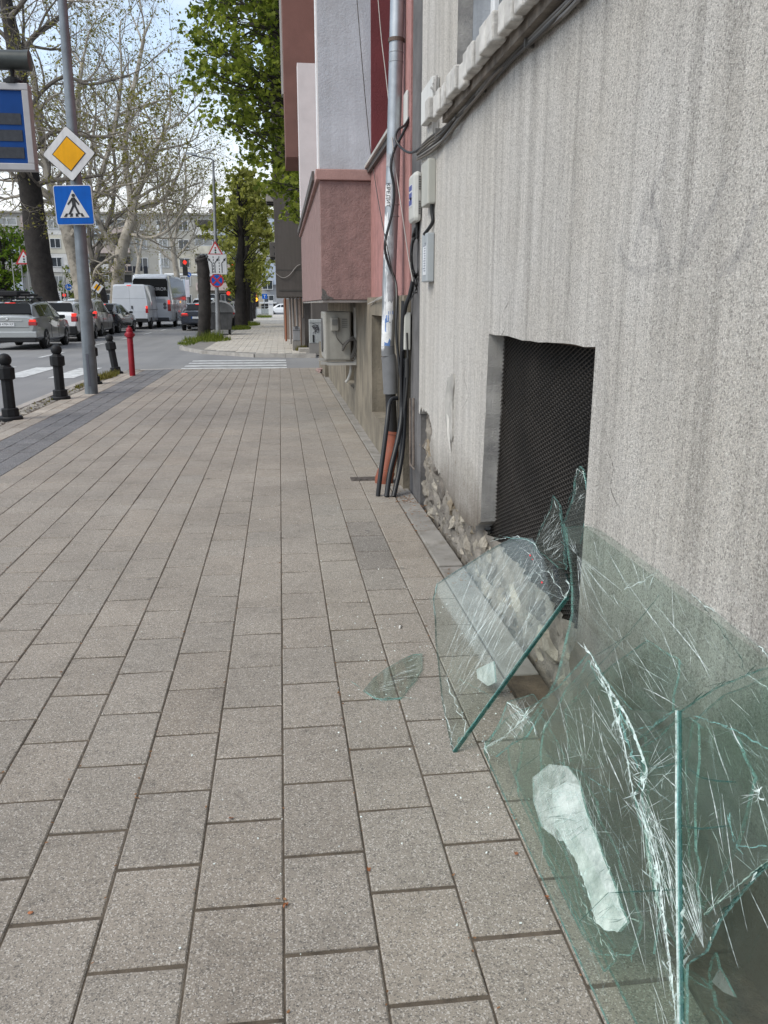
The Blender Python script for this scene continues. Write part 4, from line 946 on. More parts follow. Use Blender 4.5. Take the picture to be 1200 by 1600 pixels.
scratches(g, PB, (850, 1060, 990, 1300), -72, 60, (25, 110), .0012, 14); scratches(g, PB, (1010, 1300, 1060, 1580), -75, 26, (40, 130), .0014, 7); scratches(g, PB, (850, 1130, 1010, 1300), 40, 12, (20, 60), .001, 25)
g.build('crack', CRACK, tB, fix=False)
g = MB(); scratches(g, PB, (830, 1080, 1200, 1500), -75, 120, (30, 150), .0015, 28); scratches(g, PB, (870, 1200, 990, 1460), 25, 40, (15, 70), .001, 40); g.build('faint_scratch', CRACKD, tB, fix=False)
for pts, w, dpt, m in (
        ([(920, 1018), (938, 1052), (956, 1082), (982, 1125), (998, 1165), (1011, 1205), (1004, 1236), (990, 1240)], .020, .010, FRACT),
        ([(925, 1030), (950, 1085), (972, 1150), (984, 1210), (990, 1245)], .009, .006, FRACT),
        ([(962, 1095), (978, 1150), (996, 1200)], .022, .006, EDGEL),
        ([(990, 1240), (1012, 1300), (1028, 1360), (1036, 1420), (1042, 1470), (1050, 1530), (1058, 1610)], .010, .008, FRACT),
        ([(1000, 1240), (1022, 1300), (1040, 1380)], .004, .003, FRACT),

        ([(1061, 1180), (1060, 1260), (1063, 1340)], .005, .007, FRACT), ([(1065, 1420), (1066, 1500), (1068, 1600)], .006, .008, FRACT),
        ([(985, 1140), (1020, 1135), (1045, 1118), (1062, 1111)], .006, .004, EDGEL), ([(1062, 1111), (1090, 1094), (1120, 1073), (1150, 1060), (1185, 1046)], .006, .004, EDGE),
        ([(995, 1172), (1030, 1178), (1060, 1162)], .004, .003, EDGEL), ([(1082, 1118), (1115, 1128), (1150, 1140), (1178, 1158), (1205, 1172)], .010, .004, EDGEL),
        ([(1000, 1236), (1020, 1232), (1045, 1205), (1062, 1190)], .003, .003, FRACT), ([(1200, 1348), (1160, 1391), (1122, 1440), (1102, 1486)], .009, .006, EDGE), ([(1182, 1362), (1172, 1378)], .012, .009, FRACT), ([(1125, 1432), (1118, 1446)], .010, .008, FRACT),
        ([(1190, 1228), (1184, 1245), (1198, 1252)], .016, .007, FRACT), ([(1137, 1272), (1142, 1300), (1150, 1320), (1172, 1324), (1198, 1322)], .011, .005, EDGEL), ([(757, 1162), (765, 1190), (772, 1225)], .013, .006, FRACT), ([(762, 1170), (800, 1140), (832, 1108)], .006, .004, FRACT),
        ([(795, 1098), (815, 1110), (836, 1140)], .010, .006, FRACT), ([(870, 1190), (905, 1205), (940, 1228), (958, 1238)], .005, .004, EDGEL), ([(755, 1166), (790, 1260), (830, 1350)], .003, .003, EDGE)):
    fracture('broken_edge', tB, PB, pts, w, dpt, m)
def bar(parent, pl, pts, w, h, mat, name):
    P = [pl.at(x, y, .0006) for x, y in pts]; g = MB()
    for a_, b_ in zip(P[:-1], P[1:]):
        if b_.z < .004: continue
        s_ = (b_ - a_).normalized().cross(pl.n) * w * .5
        g.prism([a_ - s_ + pl.n * h * .4, a_ + s_ + pl.n * h, b_ + s_ + pl.n * h, b_ - s_ + pl.n * h * .4], [a_ - s_, a_ + s_, b_ + s_, b_ - s_])
    return g.build(name, mat, parent, fix=False)
vb = [(1062, 1111), (1062.5, 1180), (1062, 1260), (1063, 1340), (1064, 1420), (1065, 1500), (1066, 1570), (1067, 1640)]
bar(tB, PB, vb, .0085, .004, EDGEL, 'standing_break'); bar(tB, PB, [(x + 2.6, y) for x, y in vb], .0022, .0065, EDGE, 'break_shadow_edge'); bar(tB, PB, [(x - 2.2, y) for x, y in vb], .0018, .007, CRACK, 'break_glint')
g = MB()
for pts, w_ in (([(920, 1018), (938, 1052), (956, 1082), (982, 1125), (998, 1165), (1011, 1205), (1004, 1236)], .0042), ([(926, 1028), (950, 1085), (972, 1150), (984, 1210), (990, 1245)], .0032), ([(990, 1240), (1012, 1300), (1028, 1360), (1036, 1420), (1042, 1470), (1050, 1530), (1058, 1610)], .0046), ([(998, 1250), (1020, 1310), (1035, 1380), (1040, 1430)], .0022), ([(1004, 1238), (1026, 1290), (1046, 1370), (1052, 1440)], .002), ([(984, 1130), (1004, 1180), (1012, 1210)], .003)):
    ribbon(g, PB, [(p_.x, p_.y) for p_ in smoothpath([(x, y, 0) for x, y in pts], 8)], w_, .0022, True, 0, .5)
for k in range(26):
    t_ = rng.random(); x0_, y0_ = lerp(932, 1000, t_), lerp(1040, 1225, t_); ribbon(g, PB, line(x0_ - rng.uniform(0, 8), y0_, x0_ + rng.uniform(4, 20), y0_ + rng.uniform(-26, 26), 4, .6), .0016, .002)
g.build('bright_break', FRACT, tB, fix=False)
# cross cracks with a curved course
g = MB()
for pts in ([(1062, 1190), (1030, 1200), (1005, 1195), (985, 1175)], [(1075, 1200), (1095, 1215), (1120, 1220), (1150, 1222)], [(840, 1095), (850, 1130), (842, 1180), (800, 1210)], [(800, 1130), (812, 1170), (806, 1215), (795, 1250)], [(1065, 1290), (1095, 1295), (1140, 1290)], [(905, 1440), (950, 1395), (1060, 1390)]): ribbon(g, PB, pts, .0022, .001, False)
g.build('dark_crack', EDGE, tB, fix=False)
# pale piece: a bright strip and a crazed, half clear head
tD = pane('glass_shard', 'pale strip of glass behind the cracked front pane, whitened to show reflected sky', PD, [(862, 1234), (884, 1222), (905, 1227), (914, 1262), (933, 1312), (953, 1366), (970, 1418), (980, 1440), (966, 1455), (944, 1453), (931, 1440), (917, 1390), (901, 1346), (884, 1318), (866, 1288)], .006, pale_mat(), EDGEL, 1.4)
g = MB(); scratches(g, PD, (915, 1360, 960, 1450), 35, 12, (20, 50), .0012, 20); scratches(g, PD, (868, 1240, 930, 1330), 28, 14, (20, 60), .0012, 20); g.build('crack', EDGE, tD, fix=False)
PD2 = lean(.5775, .4175)
tD2 = pane('glass_shard', 'crazed half clear head piece above the pale whitened strip', PD2, [(832, 1215), (858, 1194), (886, 1197), (904, 1220), (914, 1262), (922, 1290), (892, 1312), (874, 1314), (846, 1292), (833, 1252)], .005, pale_mat('crazed_pale_glass', .5, .9), EDGEL, 2)
g = MB(); scratches(g, PD2, (836, 1205, 905, 1310), 25, 34, (20, 70), .0014, 22); scratches(g, PD2, (836, 1205, 905, 1310), -55, 16, (20, 60), .0012, 20); g.build('crack', CRACK, tD2, fix=False)
g = MB(); scratches(g, PD2, (836, 1215, 905, 1310), 20, 20, (20, 70), .0012, 25); g.build('dark_crack', EDGE, tD2, fix=False)
for pts, w in (([(906, 1226), (914, 1262), (933, 1312), (953, 1366), (970, 1418), (980, 1440)], .006), ([(866, 1288), (884, 1318), (901, 1346), (917, 1390), (931, 1440), (944, 1453)], .010), ([(944, 1453), (966, 1455), (980, 1441)], .008)): fracture('broken_edge', tD, PD, pts, w, .004, FRACT)
# layered shards stacked between the back sheet and the cracked front pane
for k_, (off, kk, lab, poly_, mt_) in enumerate((
    (.586, .412, 'wide green shard filling the space left of the white splintered break', [(848, 1140), (872, 1100), (918, 1030), (950, 1080), (985, 1140), (1004, 1200), (990, 1245), (1010, 1320), (1030, 1420), (1020, 1490), (960, 1480), (905, 1380), (868, 1300), (846, 1240)], GLASS2),
    (.608, .400, 'tall narrow green shard between the splintered break and the teal crack', [(1000, 1168), (1030, 1150), (1060, 1118), (1090, 1130), (1085, 1300), (1092, 1440), (1060, 1500), (1030, 1420), (1008, 1300)], GLASS2),
    (.640, .375, 'large dark green shard at the right behind the front pane', [(1080, 1130), (1130, 1085), (1190, 1060), (1330, 1030), (1330, 1300), (1200, 1345), (1150, 1385), (1100, 1430), (1075, 1350), (1070, 1220)], GLASS2),
    (.612, .385, 'clear pointed shard crossing the lower left of the front pane', [(792, 1170), (838, 1110), (880, 1180), (870, 1290), (905, 1400), (960, 1500), (930, 1530), (860, 1420), (818, 1300)], GLASS),
    (.650, .360, 'green shard with a slanted top edge resting behind the upper crack', [(882, 1110), (930, 1060), (1010, 1000), (1060, 1030), (1050, 1110), (990, 1160), (930, 1200), (890, 1190)], GLASS2))):
    pk = lean(off, kk); tk_ = pane('glass_shard', lab, pk, poly_, .006, mt_, EDGEL, 2.2)
    g = MB(); xs_ = [q_[0] for q_ in poly_]; ys_ = [q_[1] for q_ in poly_]
    scratches(g, pk, (min(xs_), min(ys_), max(xs_), max(ys_)), -72 + k_ * 5, 34, (25, 110), .0014, 12); scratches(g, pk, (min(xs_), min(ys_), max(xs_), max(ys_)), 30, 14, (20, 70), .0011, 30)
    g.build('crack', CRACK, tk_, fix=False)
    for j_ in range(3):
        i_ = rng.randrange(len(poly_)); fracture('broken_edge', tk_, pk, [poly_[i_], poly_[(i_ + 1) % len(poly_)]], rng.uniform(.006, .012), .005, rng.choice((EDGEL, FRACT)))
# shards between panes, darker green
PC = lean(.604, .405)
tC = pane('glass_shard', 'narrow green shard wedged low behind the front pane under the pale whitened strip', PC, [(838, 1215), (848, 1195), (905, 1205), (962, 1330), (1000, 1440), (985, 1490), (930, 1480), (870, 1440), (848, 1350)], .008, GLASS2, EDGEL, 2.5)
fracture('broken_edge', tC, PC, [(850, 1420), (890, 1462), (935, 1492), (985, 1492), (1000, 1470)], .012, .005, EDGEL); fracture('broken_edge', tC, PC, [(950, 1455), (985, 1435), (998, 1440)], .014, .006, FRACT)
PC2 = lean(.69, .26)
tC2 = pane('glass_shard', 'dark green shard standing behind the long teal crack', PC2, [(1005, 1150), (1075, 1120), (1150, 1150), (1178, 1215), (1150, 1320), (1110, 1400), (1060, 1430), (1010, 1330)], .008, GLASS2, EDGEL, 2.5)
# --- left pane
q0 = Vector((.483, 2.233, .0)); q1 = atX(888, 928, .845); q2 = atX(838, 838, .87)
PS = Plane(q0, (q1 - q0).cross(q2 - q0))
tS = pane('broken_pane', 'clear tilted pane with one long straight dark green edge, left of the others', PS, [(708, 1176), (690, 1095), (680, 1000), (676, 935), (682, 912), (735, 878), (780, 850), (806, 838), (832, 842), (846, 868), (868, 880), (884, 896), (890, 918), (884, 934)], .008, GLASS, EDGE, .8, bottom=False)
g = MB(); a0, a1 = PS.at(886, 932, .0005), PS.at(708, 1175, .0005); s = (a1 - a0).normalized(); n2 = s.cross(PS.n).normalized()
g.prism([a0 - n2 * .0034, a1 - n2 * .0034, a1 + n2 * .0034, a0 + n2 * .0034], [p - PS.n * .009 for p in (a0 - n2 * .0034, a1 - n2 * .0034, a1 + n2 * .0034, a0 + n2 * .0034)]); g.build('cut_edge', EDGE, tS, fix=False)
g = MB(); g.tube([a0 + PS.n * .001 + n2 * .0036, a1 + PS.n * .001 + n2 * .0036], .0011, 5); g.build('edge_glint', EDGEL, tS, fix=False)
g = MB(); scratches(g, PS, (700, 880, 830, 1080), 62, 90, (30, 190), .0022, 7); scratches(g, PS, (690, 960, 760, 1100), 64, 50, (30, 120), .0018, 8); scratches(g, PS, (780, 850, 880, 920), 60, 30, (15, 60), .0012, 18); fan(g, PS, (800, 1020), 30, 80, 6, (15, 40), .001)
g.build('crack', CRACK, tS, fix=False)
g = MB(); scratches(g, PS, (690, 900, 860, 1090), 60, 90, (20, 120), .0011, 25); g.build('faint_scratch', CRACKD, tS, fix=False)
for pts, w, dpt, m in (([(786, 838), (800, 842), (822, 842), (836, 850)], .015, .008, EDGEL), ([(788, 841), (808, 838), (832, 848)], .010, .010, FRACT), ([(832, 848), (845, 872), (846, 886), (842, 892)], .008, .006, FRACT), ([(845, 892), (856, 892), (866, 905), (880, 930), (884, 934)], .008, .006, FRACT), ([(836, 892), (850, 908)], .006, .005, FRACT), ([(812, 855), (828, 866)], .006, .005, FRACT), ([(886, 906), (890, 918), (884, 934)], .012, .010, FRACT), ([(855, 925), (870, 932), (882, 936)], .003, .003, FRACT),
                       ([(682, 914), (678, 935), (680, 960)], .016, .005, CRACKD), ([(696, 1052), (704, 1080), (716, 1110), (728, 1132)], .010, .005, FRACT), ([(712, 1168), (722, 1150), (736, 1135)], .009, .006, EDGEL), ([(690, 1080), (695, 1110), (708, 1172)], .008, .004, CRACK), ([(715, 1060), (745, 1075), (770, 1090)], .004, .003, EDGEL)):
    fracture('broken_edge', tS, PS, pts, w, dpt, m)
g = MB()
for x, y, r_ in ((828, 868, .0035), (832, 874, .0022), (847, 910, .0035)): rock(g, PS.at(x, y, .002), (r_, r_, r_), 0, rng)
g.build('red_fleck', M('red_fleck', (.75, .03, .04), .4, 0, 0), tS, fix=False)
# small pale piece seen through the left pane, and crumpled piece at its foot
PE1 = lean(.66, .2)
pane('glass_shard', 'small pale square of glass seen through the left pane', PE1, [(744, 1046), (771, 1033), (774, 1066), (762, 1072), (746, 1060)], .005, MATS['white_reflection_glass'], EDGEL, .5)
PF = lean(.545, .55)
tF = pane('glass_shard', 'crazed triangular shard standing at the foot of the left pane', PF, [(792, 1096), (832, 1084), (848, 1108), (822, 1150), (774, 1182), (757, 1168), (780, 1128)], .006, GLASS, EDGEL, 1.5)
g = MB(); scratches(g, PF, (785, 1090, 825, 1140), -50, 34, (12, 45), .0014, 10); scratches(g, PF, (775, 1110, 830, 1165), 55, 22, (12, 40), .0013, 20); g.build('crack', CRACK, tF, fix=False)
fracture('broken_edge', tF, PF, [(792, 1097), (806, 1108), (824, 1122)], .012, .007, FRACT); fracture('broken_edge', tF, PF, [(757, 1168), (790, 1150), (822, 1120), (840, 1098)], .007, .005, CRACK)
# --- upright spikes in the opening
PT2 = Plane(atX(905, 760, .955), (-1, -.35, .12))
tT2 = pane('glass_spike', 'tall blunt glass spike standing in front of the wire mesh', PT2, [(905, 728), (911, 736), (915, 752), (919, 775), (917, 800), (912, 824), (905, 850), (884, 850), (879, 818), (888, 793), (896, 772), (896, 748)], .010, GLASS, EDGEL, .5)
g = MB(); e = [PT2.at(x, y, .001) for x, y in ((911, 736), (915, 752), (918, 775), (917, 800), (912, 824))]; g.tube(e, .003, 5); g.build('edge_rim', EDGEL, tT2, fix=False)
fracture('broken_edge', tT2, PT2, [(899, 740), (904, 732), (910, 740)], .010, .006, FRACT); fracture('broken_edge', tT2, PT2, [(893, 787), (900, 783), (914, 776)], .004, .003, FRACT); fracture('broken_edge', tT2, PT2, [(897, 750), (895, 772), (893, 786)], .006, .004, EDGEL)
g = MB(); scratches(g, PT2, (893, 745, 912, 800), 70, 16, (8, 30), .0011, 20); g.build('crack', CRACK, tT2, fix=False)
PT1 = Plane(atX(862, 800, .90), (-1, -.55, .15))
tT1 = pane('glass_spike', 'pointed triangular glass spike beside the tall blunt one', PT1, [(863, 774), (869, 782), (875, 792), (877, 812), (882, 850), (884, 890), (872, 888), (850, 868), (832, 858), (842, 830), (852, 810), (859, 796)], .008, GLASS2, EDGEL, .5)
fracture('broken_edge', tT1, PT1, [(875, 792), (877, 812), (881, 850), (884, 890)], .009, .007, EDGEL); fracture('broken_edge', tT1, PT1, [(863, 775), (868, 792), (874, 796)], .005, .005, FRACT); fracture('broken_edge', tT1, PT1, [(858, 800), (848, 822), (836, 852)], .004, .004, FRACT)
g = MB(); scratches(g, PT1, (842, 815, 878, 885), 55, 46, (10, 50), .0012, 22); g.build('crack', CRACK, tT1, fix=False)
# --- flat shard on the pavement
PG = Plane((0, 0, .008), (0, 0, 1))
tG = pane('glass_shard', 'leaf shaped flat shard of greenish glass lying alone on the pavers', PG, [(568, 1078), (583, 1060), (600, 1046), (628, 1030), (645, 1022), (660, 1021), (659, 1045), (650, 1062), (640, 1073), (627, 1090), (603, 1092), (586, 1090)], .006, GLASS2, EDGEL, .8, bottom=False)
g = MB()
for k in range(15): 
    x = 578 + k * 5.2; ribbon(g, PG, line(x - 3, 1084 - k * 3.6, x + rng.uniform(30, 52), 1076 - k * 3.9, 5, 1.2), .0022)
g.build('crack', CRACK, tG, fix=False)
fracture('broken_edge', tG, PG, [(568, 1078), (586, 1090), (603, 1092), (627, 1090)], .007, .004, EDGEL); fracture('broken_edge', tG, PG, [(583, 1086), (592, 1092), (600, 1092)], .010, .005, FRACT); fracture('broken_edge', tG, PG, [(660, 1022), (658, 1048), (640, 1073)], .004, .003, EDGEL); fracture('broken_edge', tG, PG, [(628, 1030), (634, 1036), (648, 1028)], .008, .004, FRACT)
# --- small shards low at the right
PH = lean(.70, .30)
tH = pane('glass_shard', 'curved glass offcut low at the wall foot beside the upright teal crack', PH, [(1068, 1512), (1095, 1528), (1112, 1548), (1116, 1572), (1140, 1600), (1160, 1660), (1100, 1660), (1070, 1600)], .008, GLASS2, EDGEL, .8)
fracture('broken_edge', tH, PH, [(1070, 1522), (1092, 1536), (1108, 1548)], .008, .006, EDGEL); fracture('broken_edge', tH, PH, [(1110, 1575), (1128, 1592), (1136, 1620)], .010, .006, EDGEL)
PI_ = lean(.735, .15)
pane('glass_shard', 'small milky pointed sliver low against the dark wall foot', PI_, [(1124, 1512), (1130, 1522), (1148, 1558), (1130, 1550), (1112, 1534)], .004, glass_mat('milky_glass', (.7, .72, .72), .35, (.5, .47, .47)), EDGEL, .4)
pane('glass_shard', 'small pointed green sliver standing behind the milky one', lean(.76, .12), [(1116, 1488), (1120, 1500), (1123, 1515), (1112, 1530), (1108, 1545), (1106, 1520), (1110, 1500)], .006, GLASS2, EDGEL, .4)
# dry leaf caught on the pane
g = MB()
for x, y in ((918, 1072), (936, 1092)):
    c = PA.at(x, y, .004); g.poly([c + Vector((0, .006, .004)), c + Vector((0, 0, .009)), c + Vector((-.001, -.005, .003)), c + Vector((0, -.002, -.007))])
tag(g.build('dry_leaf', LEAFB, fix=False), 'dry leaf scrap stuck to the upper part of the big glass sheet', 'leaf', 'dry leaf scraps on the pavers')

# ================================================================== STREET FURNITURE AND SIGNS
rng = random.Random(31)
b = thing('bollard', 'black ball-topped bollard cut by the left photo edge, with its whole round base showing', 'bollard', (-3.19, 10.26, 0), world=False, group='black ball-topped bollards along the kerb')
g = MB(); g.lathe([(.135, -.02), (.135, .025), (.12, .04), (.0, .04)], n=24); g.build('base', IRON, b, smooth=True)
g = MB(); g.lathe([(.10, .04), (.10, .125), (.092, .13), (.075, .135)], n=8); g.lathe([(.07, .13), (.068, .47)], n=8); g.build('shaft', IRON, b, bevel=.004)
g = MB(); g.lathe([(.07, .46), (.10, .475), (.10, .60), (.07, .615), (.062, .63)], n=8); g.build('collar', IRON, b, bevel=.004)
g = MB(); g.lathe([(.055, .61), (.052, .635)] + [(.076 * sin(t), .69 - .076 * cos(t)) for t in [.7 + k * (pi - .7) / 12 for k in range(13)]], n=24); g.build('ball', IRON, b, smooth=True)
dup(b, (-3.16, 12.46, 0), .3, 'upright black bollard between the edge bollard and the grey sign pole')
dup(b, (-3.17, 14.75, 0), .1, 'black bollard almost hidden behind the grey sign pole')
t = dup(b, (-3.22, 17.0, -.01), 0, 'black bollard tilted to one side beside the red post'); t.rotation_euler = (radians(-3), radians(-7.5), 0)
rp = thing('red_post', 'dark red hydrant post with a domed cap on the sidewalk corner', 'hydrant', (-2.81, 16.4, 0), world=False)
HRED = M('hydrant_red', (.235, .006, .016), .45, 0, .15, 7, coat=.1, spec=.3)
g = MB(); g.lathe([(.055, -.02), (.055, .70), (.05, .71)], n=20); g.build('shaft', HRED, rp, smooth=True)
g = MB(); g.lathe([(.052, .70), (.074, .715), (.078, .76), (.074, .80), (.06, .815), (.06, .86), (.035, .895), (.02, .90), (.02, .925), (0, .93)], n=20); g.build('cap', HRED, rp, smooth=True)
g = MB(); g.lathe([(.026, -.092), (.03, -.07), (.03, .07), (.026, .092)], (0, 0, .76), 10, axis='x'); g.lathe([(.018, 0), (.018, .012)], (.05, -.05, .60), 8, axis='x'); g.build('outlet', HRED, rp, smooth=True)
# grey lamp pole carrying the two large signs
PY = 13.14
pl = thing('lamp_pole', 'tall grey steel pole standing in the sidewalk and carrying two road signs', 'pole', (-2.876, PY, 0))
g = MB(); pt = [atY(143, 615, PY), atY(131, 440, PY), atY(112, 190, PY), atY(97.5, 0, PY), atY(88, -120, PY), atY(80, -240, PY)]; pt[0].z = -.05
g.tube([pt[0], pt[0].lerp(pt[1], .02)] + pt[1:], [.098, .096, .09, .072, .06, .055, .05], 20); g.build('shaft', POLE, pl, smooth=True)
g = MB(); c = pt[0]; g.bx(c.x - .012, c.x + .022, PY - .104, PY - .09, .12, .60); g.build('door', M('pole_door', (.10, .105, .13), .5, .2, .1), pl)
g = MB(); c = atY(135, 487, PY); g.lathe([(.092, -.004), (.0935, 0), (.092, .004)], c, 20); g.tube([c + Vector((.07, -.03, .0)), c + Vector((.10, -.05, .03))], .03, 8); g.build('weld', POLE, pl)
YS = PY - .13
def flat(mb, mt, pts, z0, z1, m=0): mb.prism([mt @ Vector((x, y, z1)) for x, y in pts], [mt @ Vector((x, y, z0)) for x, y in pts], m)
def rsq(h, r, n=4): return [(sx * (h - r) + r * cos(a), sy * (h - r) + r * sin(a)) for sx, sy, a0 in ((1, 1, 0), (-1, 1, pi / 2), (-1, -1, pi), (1, -1, 3 * pi / 2)) for a in [a0 + k * pi / 2 / n for k in range(n + 1)]]
def rot2(pts, a): return [(x * cos(a) - y * sin(a), x * sin(a) + y * cos(a)) for x, y in pts]
def sign(name, lab, c, rz=0, roll=0, group=None):
    t = thing(name, lab, 'road sign', c, group=group); return t, facing(c, rz, roll)
def layer(name, mt, pts, k, mat, par, th=.004):
    g = MB(); flat(g, mt, pts, k * .004 - th, k * .004); return g.build(name, mat, par)
def circ(r, n=28, cx=0, cy=0): return [(cx + r * cos(2 * pi * k / n), cy + r * sin(2 * pi * k / n)) for k in range(n)]
c = atY(108, 240.5, YS); t, mt = sign('priority_sign', 'large yellow and white priority diamond on the grey pole', c, radians(-4), radians(2.5))
q = pi / 4
layer('border', mt, rot2(rsq(.262, .028), q), 1, SBLACK, t, .012); f = layer('face', mt, rot2(rsq(.256, .026), q), 2, WHITE, t); layer('inner_border', mt, rot2(rsq(.166, .006), q), 3, SBLACK, t); layer('yellow_field', mt, rot2(rsq(.155, .005), q), 4, SYEL, t)
c2 = atY(115.5, 320.5, YS); t, mt = sign('crossing_sign', 'blue pedestrian crossing sign below the large diamond', c2, radians(-4), radians(1.2))
layer('border', mt, rsq(.268, .028), 1, WHITE, t, .012); layer('face', mt, rsq(.257, .024), 2, SBLUE, t); layer('triangle', mt, [(-.205, -.17), (.205, -.17), (0, .205)], 3, WHITE, t)
g = MB()
for pts in ([(-.018, .10), (.026, .10), (.034, -.02), (-.022, -.02)], [(-.022, -.01), (.008, -.015), (-.055, -.125), (-.082, -.118)], [(.004, -.01), (.034, -.015), (.078, -.115), (.05, -.125)], [(-.018, .098), (-.006, .07), (-.075, .0), (-.088, .014)], [(.026, .098), (.018, .066), (.068, -.002), (.082, .012)], [(-.09, -.122), (-.055, -.127), (-.055, -.117), (-.08, -.112)], [(.05, -.127), (.09, -.122), (.08, -.108), (.056, -.115)]): flat(g, mt, pts, .011, .0165)
flat(g, mt, circ(.024, 14, .008, .128), .011, .0165)
g.build('walking_figure', SBLACK, t)
g = MB()
for x in (-.132, -.048, .036, .118): flat(g, mt, [(x - .022, -.158), (x + .018, -.158), (x * .8 + .016, -.112), (x * .8 - .014, -.112)], .011, .0155)
g.build('zebra_bar', SBLACK, t)
for cc in (c, c2):
    pass
g = MB()
for z in (c.z + .1, c.z - .1, c2.z + .1, c2.z - .1): g.bx(-2.98, -2.80, YS - .0, PY + .07, z - .015, z + .015)
g.build('sign_clamp', STEEL, pl)
# passenger information display hanging from a dark pipe at the upper left
YD = 9.0
ds = thing('information_display', 'blue bus information display in a pale metal frame hanging from a dark pipe', 'display', atY(20, 200, YD))
a, bb = atY(49, 130, YD), atY(52, 266, YD); zt, zb, xr = a.z, bb.z, atY(49, 200, YD).x; xl = xr - 1.5
fw = .062
g = MB(); g.bx(xl, xr, YD, YD + .14, zt - fw, zt); g.bx(xl, xr, YD, YD + .14, zb, zb + fw); g.bx(xr - fw, xr, YD + .001, YD + .139, zb + fw, zt - fw); g.bx(xl, xl + fw, YD + .001, YD + .139, zb + fw, zt - fw)
g.build('frame', M('brushed_frame', (.36, .355, .365), .5, .35, .1, 4), ds, bevel=.006)
g = MB(); g.bx(xl + fw, xr - fw, YD + .02, YD + .12, zb + fw, zt - fw); g.build('screen', M('display_blue', (.006, .05, .21), .5, 0, .1, 4, spec=.15), ds)
for k, py in enumerate((185, 211, 238)):
    z = atY(10, py, YD).z; g = MB(); g.bx(xl + .2, xr - fw - .03, YD + .014, YD + .022, z - .05, z + .05); r_ = g.build('display_row', M('unlit_led_row', (.045, .05, .06), .6, 0, .2, 30, spec=.2), ds)
g = MB(); g.bx(xl + .03, xl + .08, YD + .03, YD + .08, zt, zt + .25); cpt = atY(17, 125, YD); g.lathe([(.09, -.03), (.09, .0), (.05, .03)], (cpt.x, YD + .07, zt + .03), 16); g.build('hanger', IRON, ds)
pc = atY(47, 95, YD + .07); pole = thing('display_post', 'dark horizontal pipe end holding the bus display, its post out of view', 'post', (xl - .3, YD + .07, 0))
g = MB(); g.tube([(pc.x, YD + .07, pc.z), (xl - .3, YD + .07, pc.z)], .088, 18); g.lathe([(.08, 0), (.092, .002), (.092, .05), (.088, .052)], (pc.x - .05, YD + .07, pc.z), 18, axis='x'); g.build('pipe', M('dark_green_pipe', (.045, .052, .05), .4, .2, .3, 6), pole, smooth=True)
g = MB(); g.tube([(xl - .3, YD + .07, -.05), (xl - .3, YD + .07, pc.z + .2)], .09, 16); g.tube([(cpt.x, YD + .07, zt + .04), (cpt.x, YD + .07, pc.z)], .02, 8); g.build('post', IRON, pole, smooth=True)

# lamp post beyond the side street with three signs
LY = 35.0; lp = thing('street_lamp', 'tall thin grey street lamp with a long arm beyond the side street', 'street lamp', atZ(340, 527, 0))
base = atZ(341, 527, -.02); LY = base.y; top = atY(333, 250, LY)
g = MB(); g.tube([base, base.lerp(top, .33), top], [.10, .075, .045], 12); g.build('shaft', M('lamp_grey', (.27, .28, .29), .5, .4, .15, 3), lp, smooth=True)
g = MB(); tip = atY(300, 243, LY); g.tube([top + Vector((.02, 0, -.03)), top + Vector((-.1, 0, .05)), tip], [.035, .035, .025], 8); g.build('arm', M('lamp_grey', (.3, .3, .3)), lp)
g = MB(); g.prism([tip + Vector(v) for v in ((-.25, -.07, .05), (.2, -.07, 0), (.2, .07, 0), (-.25, .07, .05))], [tip + Vector(v) for v in ((-.2, -.05, .12), (.2, -.05, .07), (.2, .05, .07), (-.2, .05, .12))]); g.build('lamp_head', STEEL, lp)
LS = LY - .12
def tri(h): return [(0, h), (-h * .866, -h * .5), (h * .866, -h * .5)]
def triangle_sign(c, s, lab, group=None):
    t, mt = sign('traffic_light_sign', lab, c, group=group)
    layer('border', mt, tri(s), 1, SRED, t, .012); layer('face', mt, tri(s * .72), 2, WHITE, t)
    g = MB(); flat(g, mt, circ(s * .1, 12, 0, s * .26), .005, .0125); f1 = g.build('red_light_symbol', SRED, t)
    g = MB(); flat(g, mt, circ(s * .1, 12, 0, 0), .005, .0125); g.build('amber_light_symbol', SYEL if False else SBLACK, t)
    g = MB(); flat(g, mt, circ(s * .1, 12, 0, -s * .24), .005, .0125); g.build('green_light_symbol', M('sign_green', (.01, .12, .05), .4), t)
    return t
triangle_sign(atY(336.5, 391, LS), .36, 'red bordered traffic light warning triangle above the lane sign', 'traffic light warning triangles')
c = atY(338, 413, LS); t, mt = sign('lane_sign', 'white lane direction sign with three black arrows', c)
layer('border', mt, [(-.425, -.40), (.425, -.40), (.425, .40), (-.425, .40)], 1, M('sign_grey_edge', (.3, .31, .32), .5), t, .012); layer('face', mt, [(-.405, -.38), (.405, -.38), (.405, .38), (-.405, .38)], 2, WHITE, t)
for sx, x0 in ((-1, -.17), (1, -.06), (1, .22)):
    g = MB(); 
    for p, q2 in (((x0, -.33), (x0, .05)), ((x0, .05), (x0 + sx * .10, .17))):
        d = Vector((q2[0] - p[0], q2[1] - p[1])).normalized(); n_ = Vector((-d.y, d.x)) * .016; flat(g, mt, [(p[0] + n_.x, p[1] + n_.y), (q2[0] + n_.x, q2[1] + n_.y), (q2[0] - n_.x, q2[1] - n_.y), (p[0] - n_.x, p[1] - n_.y)], .008, .0125)
    tip_ = (x0 + sx * .17, .26); flat(g, mt, [tip_, (x0 + sx * .06, .19), (x0 + sx * .13, .12)], .008, .0125); g.build('arrow', SBLACK, t)
g = MB()
